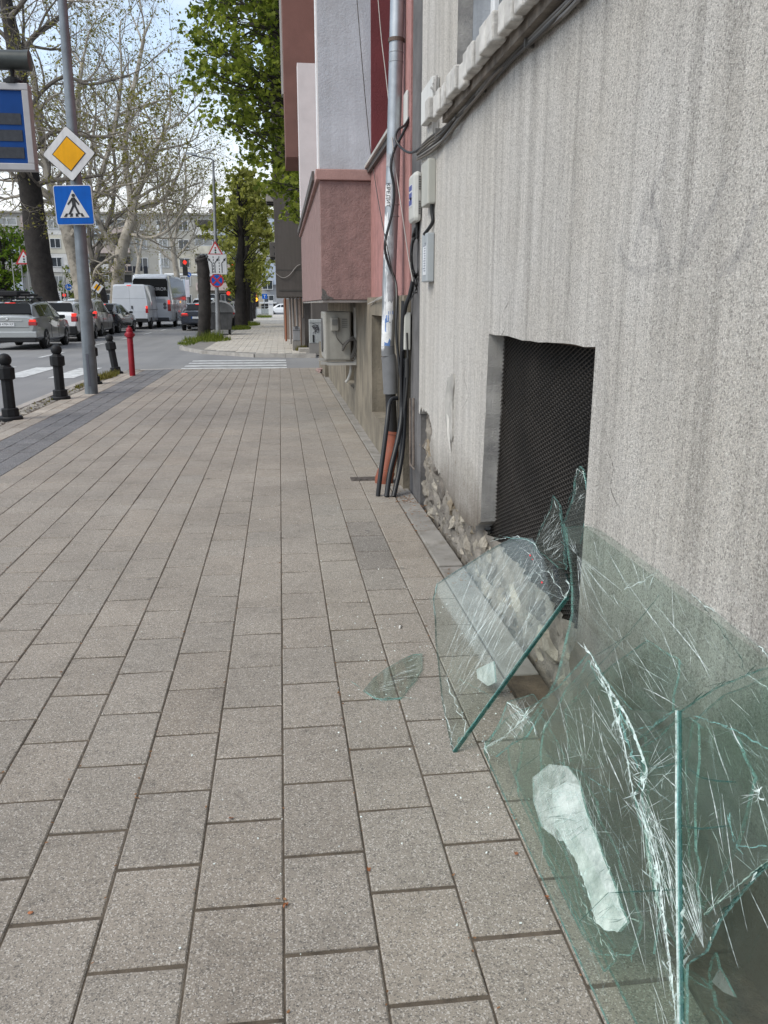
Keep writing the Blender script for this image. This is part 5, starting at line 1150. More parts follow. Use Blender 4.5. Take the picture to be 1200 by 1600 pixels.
for x in (-.115, .115):
    for k in range(6): flat(g, mt, [(x - .013, -.33 + k * .115), (x + .013, -.33 + k * .115), (x + .013, -.26 + k * .115), (x - .013, -.26 + k * .115)], .008, .0125)
g.build('lane_dash', SBLACK, t)
c = atY(339, 438, LS); t, mt = sign('no_stopping_sign', 'round blue and red no stopping sign below the lane sign', c)
layer('border', mt, circ(.275), 1, SRED, t, .012); layer('face', mt, circ(.215), 2, SBLUE, t)
g = MB()
for a in (pi / 4, -pi / 4): flat(g, mt, rot2([(-.225, -.03), (.225, -.03), (.225, .03), (-.225, .03)], a), .008, .0125 + .0005 * (a > 0))
g.build('cross_bar', SRED, t)
# trimmed stump trunk on the corner with grass
tk = thing('cut_trunk', 'tall dark trunk cut off flat on top at the far sidewalk corner', 'tree trunk', atZ(318, 531, 0)); B0 = atZ(318, 531, -.02); SY = B0.y
pts = [B0] + [atY(x, y, SY) for x, y in ((318, 522), (319.5, 500), (320, 470), (318.5, 440), (317, 415), (314, 404))]
g = MB(); g.tube(smoothpath(pts, 4), [(.30 if i == 0 else .25 - .001 * i) + rng.uniform(-.02, .02) for i in range(25)], 14); 
for x, y, r_ in ((311, 406, .16), (318, 403, .17), (325, 452, .10), (313, 445, .07)): rock(g, atY(x, y, SY - .05), (r_, r_, r_ * .9), 0, rng)
g.build('trunk', BARKD, tk, smooth=True, fix=False, angle=60)
g = MB()
for k in range(5): rock(g, atY(319 + rng.uniform(-4, 4), 400 + rng.uniform(-3, 1), SY), (.1, .1, .08), 0, rng)
g.build('cut_top', M('grey_cut_wood', (.16, .17, .18), .9, 0, .3, 8), tk, fix=False)
def grass_patch(mb, cx, cy, rx, ry, n, h, r):
    for k in range(n):
        a = r.random() * 2 * pi; q = math.sqrt(r.random()); x, y = cx + rx * q * cos(a), cy + ry * q * sin(a); l = h * r.uniform(.4, 1.2); b_ = r.uniform(-.5, .5) * l; b2 = r.uniform(-.5, .5) * l; w_ = .006 + .012 * r.random()
        t = r.random() * pi; dx, dy = cos(t) * w_, sin(t) * w_
        mb.poly([(x - dx, y - dy, 0), (x + dx, y + dy, 0), (x + b_, y + b2, l)])
GRASS = foliage('verge_grass', (.06, .095, .018), (.19, .22, .05), .35)
g = MB(); grass_patch(g, -2.75, 32.4, .9, 1.7, 900, .16, rng); grass_patch(g, -2.7, 33.0, .5, .8, 350, .34, rng); grass_patch(g, -2.45, 32.2, .3, .5, 200, .36, rng); grass_patch(g, -3.16, 29.6, .3, 1.5, 260, .12, rng)
grass_patch(g, -2.2, 47, .6, 1.8, 1500, .2, rng); grass_patch(g, -2.0, 56, .7, 3, 1500, .22, rng); grass_patch(g, -1.6, 88, .8, 3, 800, .3, rng)
tag(g.build('grass', GRASS, fix=False), 'grass and weeds growing around the tree pits', 'grass', kind='stuff')
g = MB(); grass_patch(g, -3.22, 16.3, .13, .8, 420, .10, rng); grass_patch(g, -3.27, 14.8, .1, 1.0, 150, .05, rng); grass_patch(g, -3.27, 12.5, .1, 2, 60, .03, rng); grass_patch(g, .57, 24.9, .16, .15, 300, .16, rng)
tag(g.build('weeds', foliage('weed_grass', (.10, .10, .03), (.22, .19, .07), .3), fix=False), 'dry weeds between the kerb cobbles', 'weeds', kind='stuff')
# dumpster and bins
dm = thing('waste_container', 'grey domed metal waste container at the kerb behind the sign pole', 'waste container', (-2.7, 38.6, 0), world=False)
dm.rotation_euler = (0, 0, .1)
ZN = M('dull_zinc', (.11, .113, .118), .5, .5, .25, 4, streak=.3)
g = MB(); g.prism([(-.50, -.55, .22), (.50, -.55, .22), (.60, -.62, .95), (-.60, -.62, .95)], [(-.50, .75, .22), (.50, .75, .22), (.60, .82, .95), (-.60, .82, .95)]); g.build('tub', ZN, dm, bevel=.02)
g = MB(); ar = [(.66 * cos(pi * k / 14), .96 + .48 * sin(pi * k / 14)) for k in range(15)]; g.prism([(x, -.66, z) for x, z in ar], [(x, .86, z) for x, z in ar]); g.build('lid', M('lid_zinc', (.135, .14, .145), .45, .5, .2, 4), dm, smooth=True)
g = MB(); ar2 = [(.70 * cos(pi * k / 14), .96 + .52 * sin(pi * k / 14)) for k in range(15)]; ar3 = [(.63 * cos(pi * k / 14), .96 + .45 * sin(pi * k / 14)) for k in range(14, -1, -1)]; g.prism([(x, -.70, z) for x, z in ar2 + ar3], [(x, -.662, z) for x, z in ar2 + ar3]); g.build('lid_rim', M('pale_rim', (.42, .43, .44), .4, .4), dm)
for x in (-.45, .45):
    for y in (-.5, .7): g = MB(); g.lathe([(.09, -.03), (.09, .03)], (x, y, .09), 12, axis='x'); g.bx(x - .03, x + .03, y - .03, y + .03, .12, .24); g.build('wheel', RUBBER, dm)
g = MB(); g.lathe([(.06, 0), (.06, .03)], (-.62, -.72, .78), 12, axis='y'); g.build('reflector', REDLENS, dm)
def kerb_post(x, y, lab):
    t = thing('kerb_post', lab, 'post', (x, y, 0), group='dark posts in front of the waste container'); g = MB(); g.lathe([(.07, -.02), (.06, .05), (.06, .62), (.075, .64), (.075, .70), (.04, .76), (0, .78)], n=12); g.build('shaft', IRON, t, smooth=True)
    t2 = t.children[0]; t2.data.transform(Matrix.Translation((x, y, 0))); t2.matrix_parent_inverse = Matrix.Translation((-x, -y, 0))
kerb_post(-3.28, 36.5, 'dark kerb post closest to the cut trunk'); kerb_post(-3.02, 37.0, 'dark kerb post between the trunk and the grey sign pole')
bn = thing('litter_bin', 'dark slatted litter bin on the kerb behind the waste container', 'litter bin', (-2.72, 46.5, 0), world=False)
g = MB(); g.lathe([(.22, .05), (.25, .55), (.25, .62)], n=12); g.build('bucket', IRON, bn); g = MB(); g.lathe([(.27, .6), (.29, .66), (.2, .8), (.0, .86)], n=12); g.build('lid', M('bin_lid', (.2, .2, .2), .5), bn)
g = MB(); g.bx(-.3, -.22, -.03, .03, 0, .7); g.bx(.22, .3, -.03, .03, 0, .7); g.build('frame', IRON, bn)
# small signs across the road
def post(px, pyb, Y, pyt, r=.04, m=STEEL, lab='', zb=0.0, cat='pole', name='sign_post', group='thin poles across the road'):
    b_ = atY(px, pyb, Y); t_ = atY(px, pyt, Y); b_.z = zb; t_.x = b_.x; t = thing(name, lab, cat, (b_.x, Y, zb), group=group); g = MB(); g.tube([b_, t_], [r, r * .7], 8); g.build('shaft', m, t); return t
post(40, 480, 48, 385, .045, STEEL, 'thin pole holding the warning triangle beside the dark tree'); triangle_sign(atY(37.5, 405, 47.9), .52, 'red bordered traffic light warning triangle beside the big dark tree', 'traffic light warning triangles')
post(109, 490, 66, 440, .04, STEEL, 'thin pole under the round blue sign'); c = atY(107, 448.5, 65.9); t, mt = sign('path_sign', 'small round blue path sign beside the grey pole', c)
layer('border', mt, circ(.25), 1, WHITE, t, .012); layer('face', mt, circ(.235), 2, SBLUE, t); g = MB(); flat(g, mt, [(-.13, -.1), (-.07, -.1), (-.05, .1), (-.11, .1)], .008, .0125); flat(g, mt, circ(.03, 8, -.08, .14), .008, .0125); flat(g, mt, circ(.06, 10, .04, -.03), .008, .0125); flat(g, mt, circ(.06, 10, .13, -.03), .008, .0125); g.build('path_symbol', WHITE, t)
post(153, 490, 58, 440, .04, STEEL, 'thin pole under the crossed-out priority diamond'); c = atY(152, 449, 57.9); t, mt = sign('end_of_priority_sign', 'small priority diamond crossed by a black band', c, 0, radians(8))
layer('border', mt, rot2(rsq(.30, .02), q), 1, SBLACK, t, .012); layer('face', mt, rot2(rsq(.292, .02), q), 2, WHITE, t); layer('yellow_field', mt, rot2(rsq(.17, .005), q), 3, SYEL, t); g = MB(); flat(g, mt, rot2([(-.30, -.045), (.30, -.045), (.30, .045), (-.30, .045)], radians(45)), .012, .0165); g.build('black_band', SBLACK, t)
post(102, 480, 50, 405, .03, M('pale_pole', (.42, .43, .42), .5, .2), 'thin pale pole beside the white notice board', name='lamp_pole'); post(49, 480, 56, 412, .035, M('pale_pole', (.4, .4, .4)), 'thin pale pole beside the dark trunk', name='lamp_pole'); post(26, 480, 56, 405, .035, M('pale_pole', (.4, .4, .4)), 'thin pale pole in front of the green tree', name='lamp_pole')
t = post(90, 485, 50, 470, .03, STEEL, 'short post of the white notice board'); nb = thing('notice_board', 'small white notice board behind the white hatchback', 'notice board', atY(90, 463, 50)); c = atY(90, 463, 49.95); g = MB(); g.bx(c.x - .2, c.x + .2, 49.93, 49.96, c.z - .3, c.z + .3); g.build('panel', WHITE, nb); g = MB()
for k in range(4): g.bx(c.x - .12, c.x + .14, 49.922, 49.932, c.z - .2 + k * .11, c.z - .15 + k * .11)
g.build('printed_line', M('print_grey', (.25, .27, .32)), nb)
def signal(px, py, Y, lab, lit='red', s=.17, n=3, group='traffic lights at the junction'):
    c = atY(px, py, Y); t = thing('traffic_light', lab, 'traffic light', c, group=group)
    g = MB(); g.bx(c.x - s * 1.1, c.x + s * 1.1, Y, Y + .25, c.z - s * 3.4, c.z + s * 3.4); g.build('housing', BLACK, t, bevel=.02)
    for k in range(n):
        on = (lit == 'red' and k == 0) or (lit == 'amber' and k < 2); g = MB(); z = c.z + s * 2.2 * (1 - k); g.lathe([(s * .92, -.03), (s * .92, 0)], (c.x, Y, z), 14, axis='y'); g.build('lens', (REDLAMP if k == 0 else AMBERLAMP) if on else M('dark_lens', (.02, .02, .02), .3), t)
        g = MB(); g.lathe([(s * .95, -.2), (s * 1.02, 0)], (c.x, Y, z), 14, axis='y'); 
    return t
signal(101, 467.5, 60, 'small red traffic light above the white hatchback roof', 'red', .12)

# ================================================================== VEHICLES (all facing away along +Y, rear at local y = 0)
def lerp(a, b, t): return a + (b - a) * t
class Body:
    """stations: y, z_bottom, z_belt, z_roof, half width low, belt, roof"""
    def __init__(s, st): s.st = st
    def ring(s, S):
        y, zb, zk, zt, wl_, wb, wt = S; zm = zb + (zk - zb) * .55; wm = max(wl_, wb)
        R = [(wl_ - .08, zb), (wl_, zb + .09), (wm, zm), (wb, zk), (wt, zt - .045), (wt - .10, zt)]
        return [(x, y, z) for x, z in R] + [(0, y, zt + .012)] + [(-x, y, z) for x, z in R[::-1]]
    def mesh(s):
        g = MB(); n = 13; rs = [s.ring(S) for S in s.st]
        for r in rs: g.v += r
        for k in range(len(rs) - 1):
            for j in range(n):
                a = k * n + j; b = k * n + (j + 1) % n; g.f.append((a, b, b + n, a + n)); g.m.append(0)
        g.f.append(tuple(range(n))); g.m.append(0); e = (len(rs) - 1) * n; g.f.append(tuple(range(e + n - 1, e - 1, -1))); g.m.append(0)
        return g
    def S(s, y):
        for a, b in zip(s.st[:-1], s.st[1:]):
            if a[0] <= y <= b[0]:
                t = (y - a[0]) / (b[0] - a[0]); return [lerp(p, q2, t) for p, q2 in zip(a, b)]
        return list(s.st[-1] if y > s.st[-1][0] else s.st[0])
    def side(s, y, t, sg, off=.008):
        S = s.S(y); x = lerp(S[5], S[6], t); z = lerp(S[2], S[3] - .045, t); return Vector((sg * (x + off), y, z))
    def low(s, y, z, sg, off=.006):
        S = s.S(y); zm = S[1] + (S[2] - S[1]) * .55; wm = max(S[4], S[5])
        x = lerp(S[4], wm, (z - S[1] - .09) / max(.01, zm - S[1] - .09)) if z < zm else lerp(wm, S[5], (z - zm) / max(.01, S[2] - zm)); return Vector((sg * (x + off), y, z))
def sidewin(B, outline, sg, n=10):
    """outline as (y_bottom0, y_bottom1, y_top0, y_top1, t0, t1)"""
    yb0, yb1, yt0, yt1, t0, t1 = outline; g = MB()
    rows = [[B.side(lerp(lerp(yb0, yt0, k / 4), lerp(yb1, yt1, k / 4), j / n), lerp(t0, t1, k / 4), sg) for j in range(n + 1)] for k in range(5)]
    for k in range(4):
        for j in range(n): g.poly([rows[k][j], rows[k][j + 1], rows[k + 1][j + 1], rows[k + 1][j]])
    return g
def vehicle(name, lab, cat, loc, stations, paint, wheels, wr, track, rz=0, windows=(), rear=None, lights=(), lit=True, plate=None, plate_txt=None, lower=None, rails=False, mirror=None, group='vehicles queuing on the road', rim=RIM, third=None, handles=(), scale=1.0):
    t = thing(name, lab, cat, loc, rz, group, world=False); B = Body(stations)
    body = B.mesh().build('body', paint, t, smooth=True, angle=32); bv = body.modifiers.new('soft', 'BEVEL'); bv.width = .02; bv.segments = 2; bv.limit_method = 'ANGLE'; bv.angle_limit = radians(30)
    for o in windows:
        for sg in (1, -1):
            wdw = sidewin(B, o, sg).build('window', CARGLASS, t, smooth=True)
    if rear:
        y0, z0, w0, y1, z1, w1 = rear; g = MB(); th = Vector((0, -(z1 - z0), (y1 - y0))).normalized() * .034
        A = [Vector((-w0, y0, z0)), Vector((w0, y0, z0)), Vector((lerp(w0, w1, .85) , lerp(y0, y1, .85), lerp(z0, z1, .85))), Vector((w1 - .05, y1, z1)), Vector((-w1 + .05, y1, z1)), Vector((-lerp(w0, w1, .85), lerp(y0, y1, .85), lerp(z0, z1, .85)))]
        g.prism([p + th for p in A], [p - th * 4 for p in A]); g.build('rear_window', REARGLASS, t)
    for (x0, x1, y0, y1, z0, z1) in lights:
        for sg in (1, -1):
            g = MB(); a, b_ = sorted((sg * x0, sg * x1)); zm = lerp(z0, z1, .62)
            g.bx(a, b_, y0, y1, z0, zm); l_ = g.build('taillight', REDLENS, t, bevel=.012); g = MB(); g.bx(a + (b_ - a) * .12, b_ - (b_ - a) * .12, y0 - .001, y1, zm, z1 - .01); g.build('brake_lamp', REDLAMP if lit else REDLENS, l_, bevel=.012)
    if third: g = MB(); g.bx(*third); g.build('high_brake_lamp', REDLAMP, t, bevel=.006)
    if lower:
        y0, y1, z0, z1, wv, mt = lower; g = MB(); g.bx(-wv, wv, y0, y1, z0, z1); g.build('bumper', mt, t, bevel=.03)
    if plate:
        x, y, z = plate; g = MB(); g.bx(x - .26, x + .26, y - .012, y, z - .056, z + .056); p_ = g.build('number_plate', PLATE, t)
        g = MB(); g.bx(x - .26, x - .215, y - .0135, y - .0121, z - .056, z + .056); g.build('blue_band', SBLUE, p_)
        if plate_txt: text(plate_txt, .10, SBLACK, p_, facing((x + .02, y - .0125, z)), thick=.001)
    for wy in wheels:
        for sg in (1, -1):
            x = sg * track; g = MB(); g.lathe([(wr * 1.14, -.03), (wr * 1.14, .02)], (sg * (track + .0), wy, wr + .02), 24, axis='x'); g.build('wheel_arch', BLACK, t)
            g = MB(); g.lathe([(wr * .62, -.10), (wr * .9, -.10), (wr, -.07), (wr, .07), (wr * .93, .10), (wr * .62, .10)], (x + sg * -.04, wy, wr), 28, axis='x'); wh = g.build('wheel', RUBBER, t, smooth=True)
            g = MB(); xo = x + sg * .052; g.lathe([(wr * .62, -.02), (wr * .64, .006)], (xo, wy, wr), 24, axis='x')
            ri = g.build('rim', M('rim_shadow', (.03, .03, .03), .6), wh); g = MB()
            for k in range(5):
                a = k * 2 * pi / 5 + .3; q2 = Matrix.Translation((xo + sg * .008, wy, wr)) @ Matrix.Rotation(a, 4, 'X') @ Matrix.Translation((0, 0, wr * .33)); g.obx(q2, .016, wr * .20, wr * .62)
            g.lathe([(wr * .58, -.012), (wr * .65, .010), (wr * .65, -.012)], (xo, wy, wr), 24, axis='x'); g.lathe([(wr * .16, -.014), (wr * .14, .014)], (xo, wy, wr), 12, axis='x'); g.build('spoke', rim, wh)
    if rails:
        for sg in (1, -1):
            g = MB(); S = B.S(rails[0]); pts = [(sg * (B.S(y)[6] - .07), y, B.S(y)[3] + (.0 if k in (0, 4) else .055)) for k, y in enumerate([lerp(rails[0], rails[1], j) for j in (0, .06, .5, .94, 1)])]; g.tube(pts, .018, 6); g.build('roof_rail', BLACK if len(rails) < 3 else rails[2], t)
    if mirror:
        for sg in (1, -1):
            y, z, x = mirror; g = MB(); g.obx(Matrix.Translation((sg * (x + .09), y, z)), .17, .10, .12); g.bx(min(sg * (x - .05), sg * (x + .03)), max(sg * (x - .05), sg * (x + .03)), y - .02, y + .03, z - .05, z - .02); g.build('mirror', BLACK, t, bevel=.03)
    for y, z in handles:
        for sg in (1, -1): p = B.low(y, z, sg, .01); g = MB(); g.obx(Matrix.Translation(p), .02, .18, .03); g.build('handle', BLACK, t)
    if handles:
        for sg in (1, -1):
            g = MB()
            for y in (handles[0][0] + .12, handles[-1][0] + .12):
                zz = [lerp(.35, B.S(y)[2], k / 5) for k in range(6)]
                g.tube([B.low(y, z, sg, .002) for z in zz], .006, 4)
            g.build('door_seam', BLACK, t)
    return t, B
RZ = -.10
def CP(n, c, m=.35, r=.3): return M(n, c, r, m, .04, 2, coat=.9)
SILVER = CP('silver_paint', (.36, .375, .375), .5); CWHITE = CP('white_car_paint', (.80, .81, .82), 0); BEIGEC = CP('champagne_paint', (.42, .40, .37), .55); CBLACK = CP('black_car_paint', (.008, .010, .010), .1, .2); VANW = CP('van_paint', (.72, .75, .80), .0, .4); NAVY = CP('navy_paint', (.015, .022, .04), .3, .2); GREYC = CP('grey_paint', (.28, .29, .30), .5)
WAG = [(0, .42, .98, 1.02, .70, .78, .70), (.10, .36, 1.0, 1.08, .83, .86, .72), (.48, .30, 1.0, 1.44, .87, .86, .64), (.95, .24, .99, 1.50, .88, .87, .65), (2.3, .22, .96, 1.52, .88, .87, .65), (2.85, .22, .95, 1.42, .88, .86, .62), (3.5, .24, .94, 1.0, .88, .84, .68), (4.3, .27, .86, .90, .85, .78, .62), (4.72, .34, .66, .70, .70, .64, .5)]
p = atZ(71, 544.5, RZ); wt = vehicle('estate_car', 'silver estate car with a laden black roof rack and lit brake lights', 'car', (p.x - .80, p.y - 1.0, RZ), WAG, SILVER, (1.0, 3.65), .33, .83,
    windows=((.50, 1.25, .62, 1.2, .10, .86), (1.32, 2.15, 1.28, 2.1, .10, .88), (2.22, 3.2, 2.17, 2.62, .10, .88)), rear=(.115, 1.11, .72, .46, 1.42, .60), lights=((.62, .87, -.015, .13, .76, .95),), plate=(-.06, -.012, .80), plate_txt='B 4784 KP', lower=(-.04, .5, .38, .58, .86, SILVER), rails=(.55, 2.7), mirror=(2.95, 1.0, .86), third=(-.16, .16, .44, .48, 1.42, 1.46), handles=((1.55, .86), (2.45, .86)))[0]
g = MB(); g.bx(-.80, .80, .03, .45, .24, .40); g.build('lower_bumper', BLACK, wt, bevel=.03)
g = MB(); g.bx(-.50, .45, -.020, .02, .895, .925); g.build('chrome_bar', M('chrome_trim', (.5, .5, .5), .2, .9, .05), wt, bevel=.006)
g = MB(); g.tube([(-.66, .0, .98), (-.63, -.006, .70), (.63, -.006, .70), (.66, .0, .98)], .006, 4); g.tube([(-.82, .09, .585), (.82, .09, .585)], .006, 4); g.build('tailgate_seam', BLACK, wt)
g = MB(); g.tube([(.0, .5, 1.5), (.0, .62, 1.70)], .008, 5); g.build('aerial', BLACK, wt)
g = MB(); g.lathe([(.045, -.006), (.03, -.012), (0, -.014)], (-.0, -.012, .95), 12, axis='y'); g.build('badge', M('chrome_trim', (.5, .5, .5)), wt)
rk = thing('roof_load', 'black roof bars and covered load on top of the silver estate car', 'roof rack', (p.x - .80, p.y - 1.0, RZ), world=False)
g = MB()
for y in (.75, 1.55): g.tube([(-.72, y, 1.60), (.72, y, 1.60)], .022, 6)
for x in (-.55, -.2, .2, .55): g.tube([(x, .45, 1.65), (x, 2.2, 1.65)], .014, 5)
for sg in (1, -1):
    for y in (.75, 1.55): g.bx(sg * .62 - .04, sg * .62 + .04, y - .03, y + .03, 1.50, 1.60)
g.build('rack', BLACK, rk)
g = MB(); g.bx(-.40, .25, .5, 1.9, 1.665, 1.83); g.bx(.26, .58, .6, 1.6, 1.665, 1.74); g.bx(-.62, -.42, .5, 1.5, 1.665, 1.88); g.build('load', M('black_fabric', (.014, .014, .016), .85, 0, .3, 6), rk, bevel=.05)
g = MB()
for x in (-.55, .3, .55): g.bx(x - .1, x + .1, .72, .78, 1.615, 1.66)
g.build('strap', M('pale_strap', (.5, .5, .5), .6), rk)
p = atZ(127, 533, RZ); HAT = [(0, .42, .95, 1.0, .72, .80, .74), (.10, .34, .98, 1.10, .80, .83, .72), (.42, .28, .98, 1.45, .83, .83, .62), (.9, .22, .96, 1.52, .84, .83, .63), (1.9, .22, .94, 1.52, .84, .83, .62), (2.4, .22, .93, 1.42, .84, .82, .6), (3.1, .24, .92, .98, .83, .80, .64), (3.7, .3, .8, .84, .78, .7, .55), (3.95, .36, .62, .66, .62, .56, .45)]
vehicle('hatchback', 'white hatchback with a black bumper queuing behind the silver estate car', 'car', (p.x - .76, p.y - .75, RZ), HAT, CWHITE, (.75, 3.25), .30, .79, windows=((.5, 1.05, .6, 1.02, .12, .84), (1.12, 1.85, 1.1, 1.8, .12, .86), (1.92, 2.8, 1.88, 2.25, .12, .86)), rear=(.12, 1.14, .70, .42, 1.44, .60), lights=((.62, .83, -.01, .22, .76, 1.08),), lower=(-.05, .3, .28, .60, .80, BLACK), mirror=(2.6, .98, .82), handles=((1.2, .84), (2.1, .84)), plate=(0, -.055, .5))
p = atZ(158, 525.6, RZ); MIN = [(0, .42, .98, 1.05, .74, .82, .78), (.08, .32, 1.0, 1.15, .84, .86, .76), (.34, .26, 1.02, 1.55, .87, .87, .68), (.9, .22, 1.0, 1.64, .87, .87, .68), (2.2, .22, .97, 1.64, .87, .86, .67), (2.8, .22, .96, 1.50, .87, .86, .64), (3.5, .24, .95, 1.02, .87, .84, .68), (4.05, .28, .85, .90, .82, .76, .6), (4.3, .34, .66, .7, .68, .6, .5)]
vehicle('people_carrier', 'champagne people carrier with white roof rails beside the grey pole', 'car', (p.x - .80, p.y - .85, RZ), MIN, BEIGEC, (.85, 3.5), .31, .82, windows=((.42, .95, .5, .92, .12, .86), (1.02, 1.95, 1.0, 1.9, .12, .88), (2.02, 3.1, 1.98, 2.5, .12, .88)), rear=(.09, 1.19, .72, .34, 1.54, .64), lights=((.66, .88, -.02, .16, .80, 1.12),), lower=(-.05, .3, .30, .52, .84, BEIGEC), mirror=(2.9, 1.02, .86), rails=(.4, 2.5, M('white_rail', (.6, .6, .6), .4)), handles=((1.2, .88), (2.2, .88)))
p = atZ(206, 518, RZ); SED = [(0, .42, .92, 1.00, .72, .78, .62), (.14, .32, .95, 1.05, .84, .84, .66), (.75, .26, .96, 1.06, .87, .85, .66), (1.35, .22, .96, 1.40, .87, .85, .58), (1.75, .22, .95, 1.45, .87, .85, .58), (2.5, .22, .94, 1.44, .87, .85, .58), (2.9, .22, .93, 1.34, .87, .84, .56), (3.55, .24, .92, .98, .87, .82, .64), (4.2, .28, .82, .87, .82, .74, .58), (4.5, .34, .64, .68, .68, .6, .48)]
sw = ((1.0, 1.7, 1.38, 1.66, .12, .86), (1.78, 2.45, 1.74, 2.4, .12, .88), (2.52, 3.3, 2.48, 2.75, .12, .88))
vehicle('sedan', 'glossy black sedan with lit brake lights behind the red post', 'car', (p.x - 1.15, 43.4, RZ), SED, CBLACK, (.9, 3.6), .31, .82, radians(-6), windows=sw, rear=(.80, 1.08, .60, 1.33, 1.38, .54), lights=((.50, .80, -.015, .12, .80, .95),), plate=(0, -.012, .66), mirror=(2.95, 1.0, .84), third=(-.14, .14, 1.24, 1.28, 1.38, 1.42), lower=(-.04, .3, .30, .5, .82, CBLACK))
# van
p = atZ(236, 514, RZ); VAN = [(0, .50, 1.55, 2.42, .92, .97, .86), (.06, .42, 1.55, 2.50, .98, 1.0, .88), (2.6, .38, 1.55, 2.52, 1.0, 1.0, .88), (4.0, .36, 1.50, 2.50, 1.0, 1.0, .87), (4.55, .36, 1.42, 2.10, 1.0, .98, .78), (5.0, .38, 1.30, 1.55, .98, .94, .74), (5.5, .42, 1.05, 1.12, .9, .84, .66)]
vt, VB = vehicle('delivery_van', 'tall pale grey delivery van with windowless rear doors', 'van', (p.x - .93, p.y - 1.0, RZ), VAN, VANW, (1.0, 4.5), .34, .95, windows=((4.15, 4.85, 4.1, 4.5, .08, .8),), lights=((.84, .99, -.02, .08, .92, 1.32),), third=(-.12, .12, -.012, .04, 2.42, 2.46), mirror=(4.75, 1.45, 1.05), lower=(-.07, .15, .42, .62, .95, BLACK))
g = MB(); g.bx(-.004, .004, -.006, .002, .62, 2.4); g.bx(-.9, .9, -.006, .002, 1.72, 1.728); g.bx(-.9, .9, -.006, .002, .98, .986); g.build('door_seam', M('seam_grey', (.2, .22, .25), .6), vt)
g = MB(); g.bx(.06, .14, -.03, .0, 1.15, 1.32); g.build('handle', BLACK, vt)
for sg in (1, -1):
    g = MB()
    for y in (1.7, 3.3): g.tube([VB.low(y, .55, sg, .001), VB.low(y, 1.1, sg, .001), VB.side(y, .05, sg, .001), VB.side(y, .95, sg, .001)], .008, 4)
    g.tube([VB.low(.3, 1.1, sg, .002), VB.low(3.9, 1.1, sg, .002)], .02, 4); g.build('side_moulding', M('seam_grey', (.2, .22, .25)), vt)
# coach
p = atZ(275, 510.5, RZ); BUS = [(0, .55, 1.95, 3.20, 1.08, 1.12, .95), (.10, .42, 1.95, 3.34, 1.16, 1.18, 1.02), (.5, .36, 1.95, 3.40, 1.2, 1.2, 1.05), (6, .34, 1.95, 3.40, 1.2, 1.2, 1.05), (8.6, .34, 1.9, 3.36, 1.2, 1.2, 1.05), (9.2, .38, 1.6, 3.0, 1.16, 1.16, 1.0), (9.4, .45, 1.3, 2.6, 1.05, 1.05, .9)]
BUS = [(a_, b_, c_ * .95, d_ * .94, e_, f_, g_) for a_, b_, c_, d_, e_, f_, g_ in BUS]
bt, BB = vehicle('coach', 'white coach with tinted windows and lettering across its rear glass', 'bus', (p.x - 1.13, p.y - 2.2, RZ), BUS, CP('coach_white', (.74, .77, .82), 0, .35), (2.2, 6.9), .48, 1.14, windows=((.7, 8.6, .75, 8.4, -.12, .92),), lights=((.96, 1.15, -.02, .12, 1.0, 1.66),), mirror=None)
g = MB(); A = [(-1.02, 1.86), (1.02, 1.86), (1.03, 2.78), (.94, 2.92), (-.94, 2.92), (-1.03, 2.78)]; g.prism([(x, -.012, z) for x, z in A], [(x, .05, z) for x, z in A]); rw = g.build('rear_window', REARGLASS, bt)
text('RTAXIROR', .27, M('pale_lettering', (.6, .6, .62), .6), rw, facing((.30, -.018, 2.30)))
g = MB()
for k in range(8): g.bx(-.7, .85, -.008, .002, 1.50 + k * .03, 1.515 + k * .03)
g.build('vent', M('coach_vent', (.42, .45, .5), .5), bt)
for z in (1.20, 1.40): 
    g = MB(); g.lathe([(.10, -.01), (.10, .0)], (.80, 0, z), 14, axis='y'); g.build('round_lamp', M('grey_lens', (.12, .12, .14), .3), bt)
g = MB()
for sg in (1, -1):
    for y in (1.4, 3.0, 5.2): p0 = BB.low(y, .6, sg, .002); g.tube([p0, BB.low(y, 1.3, sg, .002)], .012, 4)
g.build('hatch_seam', M('seam_grey', (.2, .22, .25)), bt)
g = MB()
for sg in (1, -1):
    for k in range(8): y = .9 + k * .95; c_ = BB.low(y, 1.15, sg, .004); g.poly([BB.low(y, 1.1, sg, .004), BB.low(y + .45, 1.02, sg, .004), BB.low(y + .75, 1.4, sg, .004), BB.low(y + .3, 1.5, sg, .004)])
g.build('side_graphic', M('coach_graphic', (.48, .30, .30), .5, 0, .5, 4), bt)
g = MB(); g.bx(-1.0, 1.0, -.03, .2, .40, .62); g.build('bumper', M('coach_bumper', (.08, .08, .09), .5), bt, bevel=.03)
# other cars in the queue
def gen(name, lab, x, y, st, paint, **k):
    W_ = dict(windows=((.5, 1.25, .62, 1.2, .10, .86), (1.32, 2.15, 1.28, 2.1, .10, .88), (2.22, 3.2, 2.17, 2.62, .10, .88)), rear=(.115, 1.11, .72, .46, 1.42, .60), lights=((.58, .87, -.02, .16, .74, .98),), third=(-.16, .16, .44, .48, 1.42, 1.46)) if st is WAG else dict(windows=sw, rear=(.80, 1.08, .60, 1.33, 1.38, .54), lights=((.42, .82, -.015, .12, .78, .94),), third=(-.14, .14, 1.24, 1.28, 1.38, 1.42))
    W_.update(k); return vehicle(name, lab, 'car', (x, y, RZ), st, paint, (.95, 3.62), .32, .82, **W_)
q0 = atZ(296, 513.5, RZ)
gen('sedan', 'dark navy sedan braking in the lane beside the cut trunk', q0.x + .86, 47.2, SED, NAVY, plate=(0, -.012, .70), mirror=(2.95, 1.0, .84))
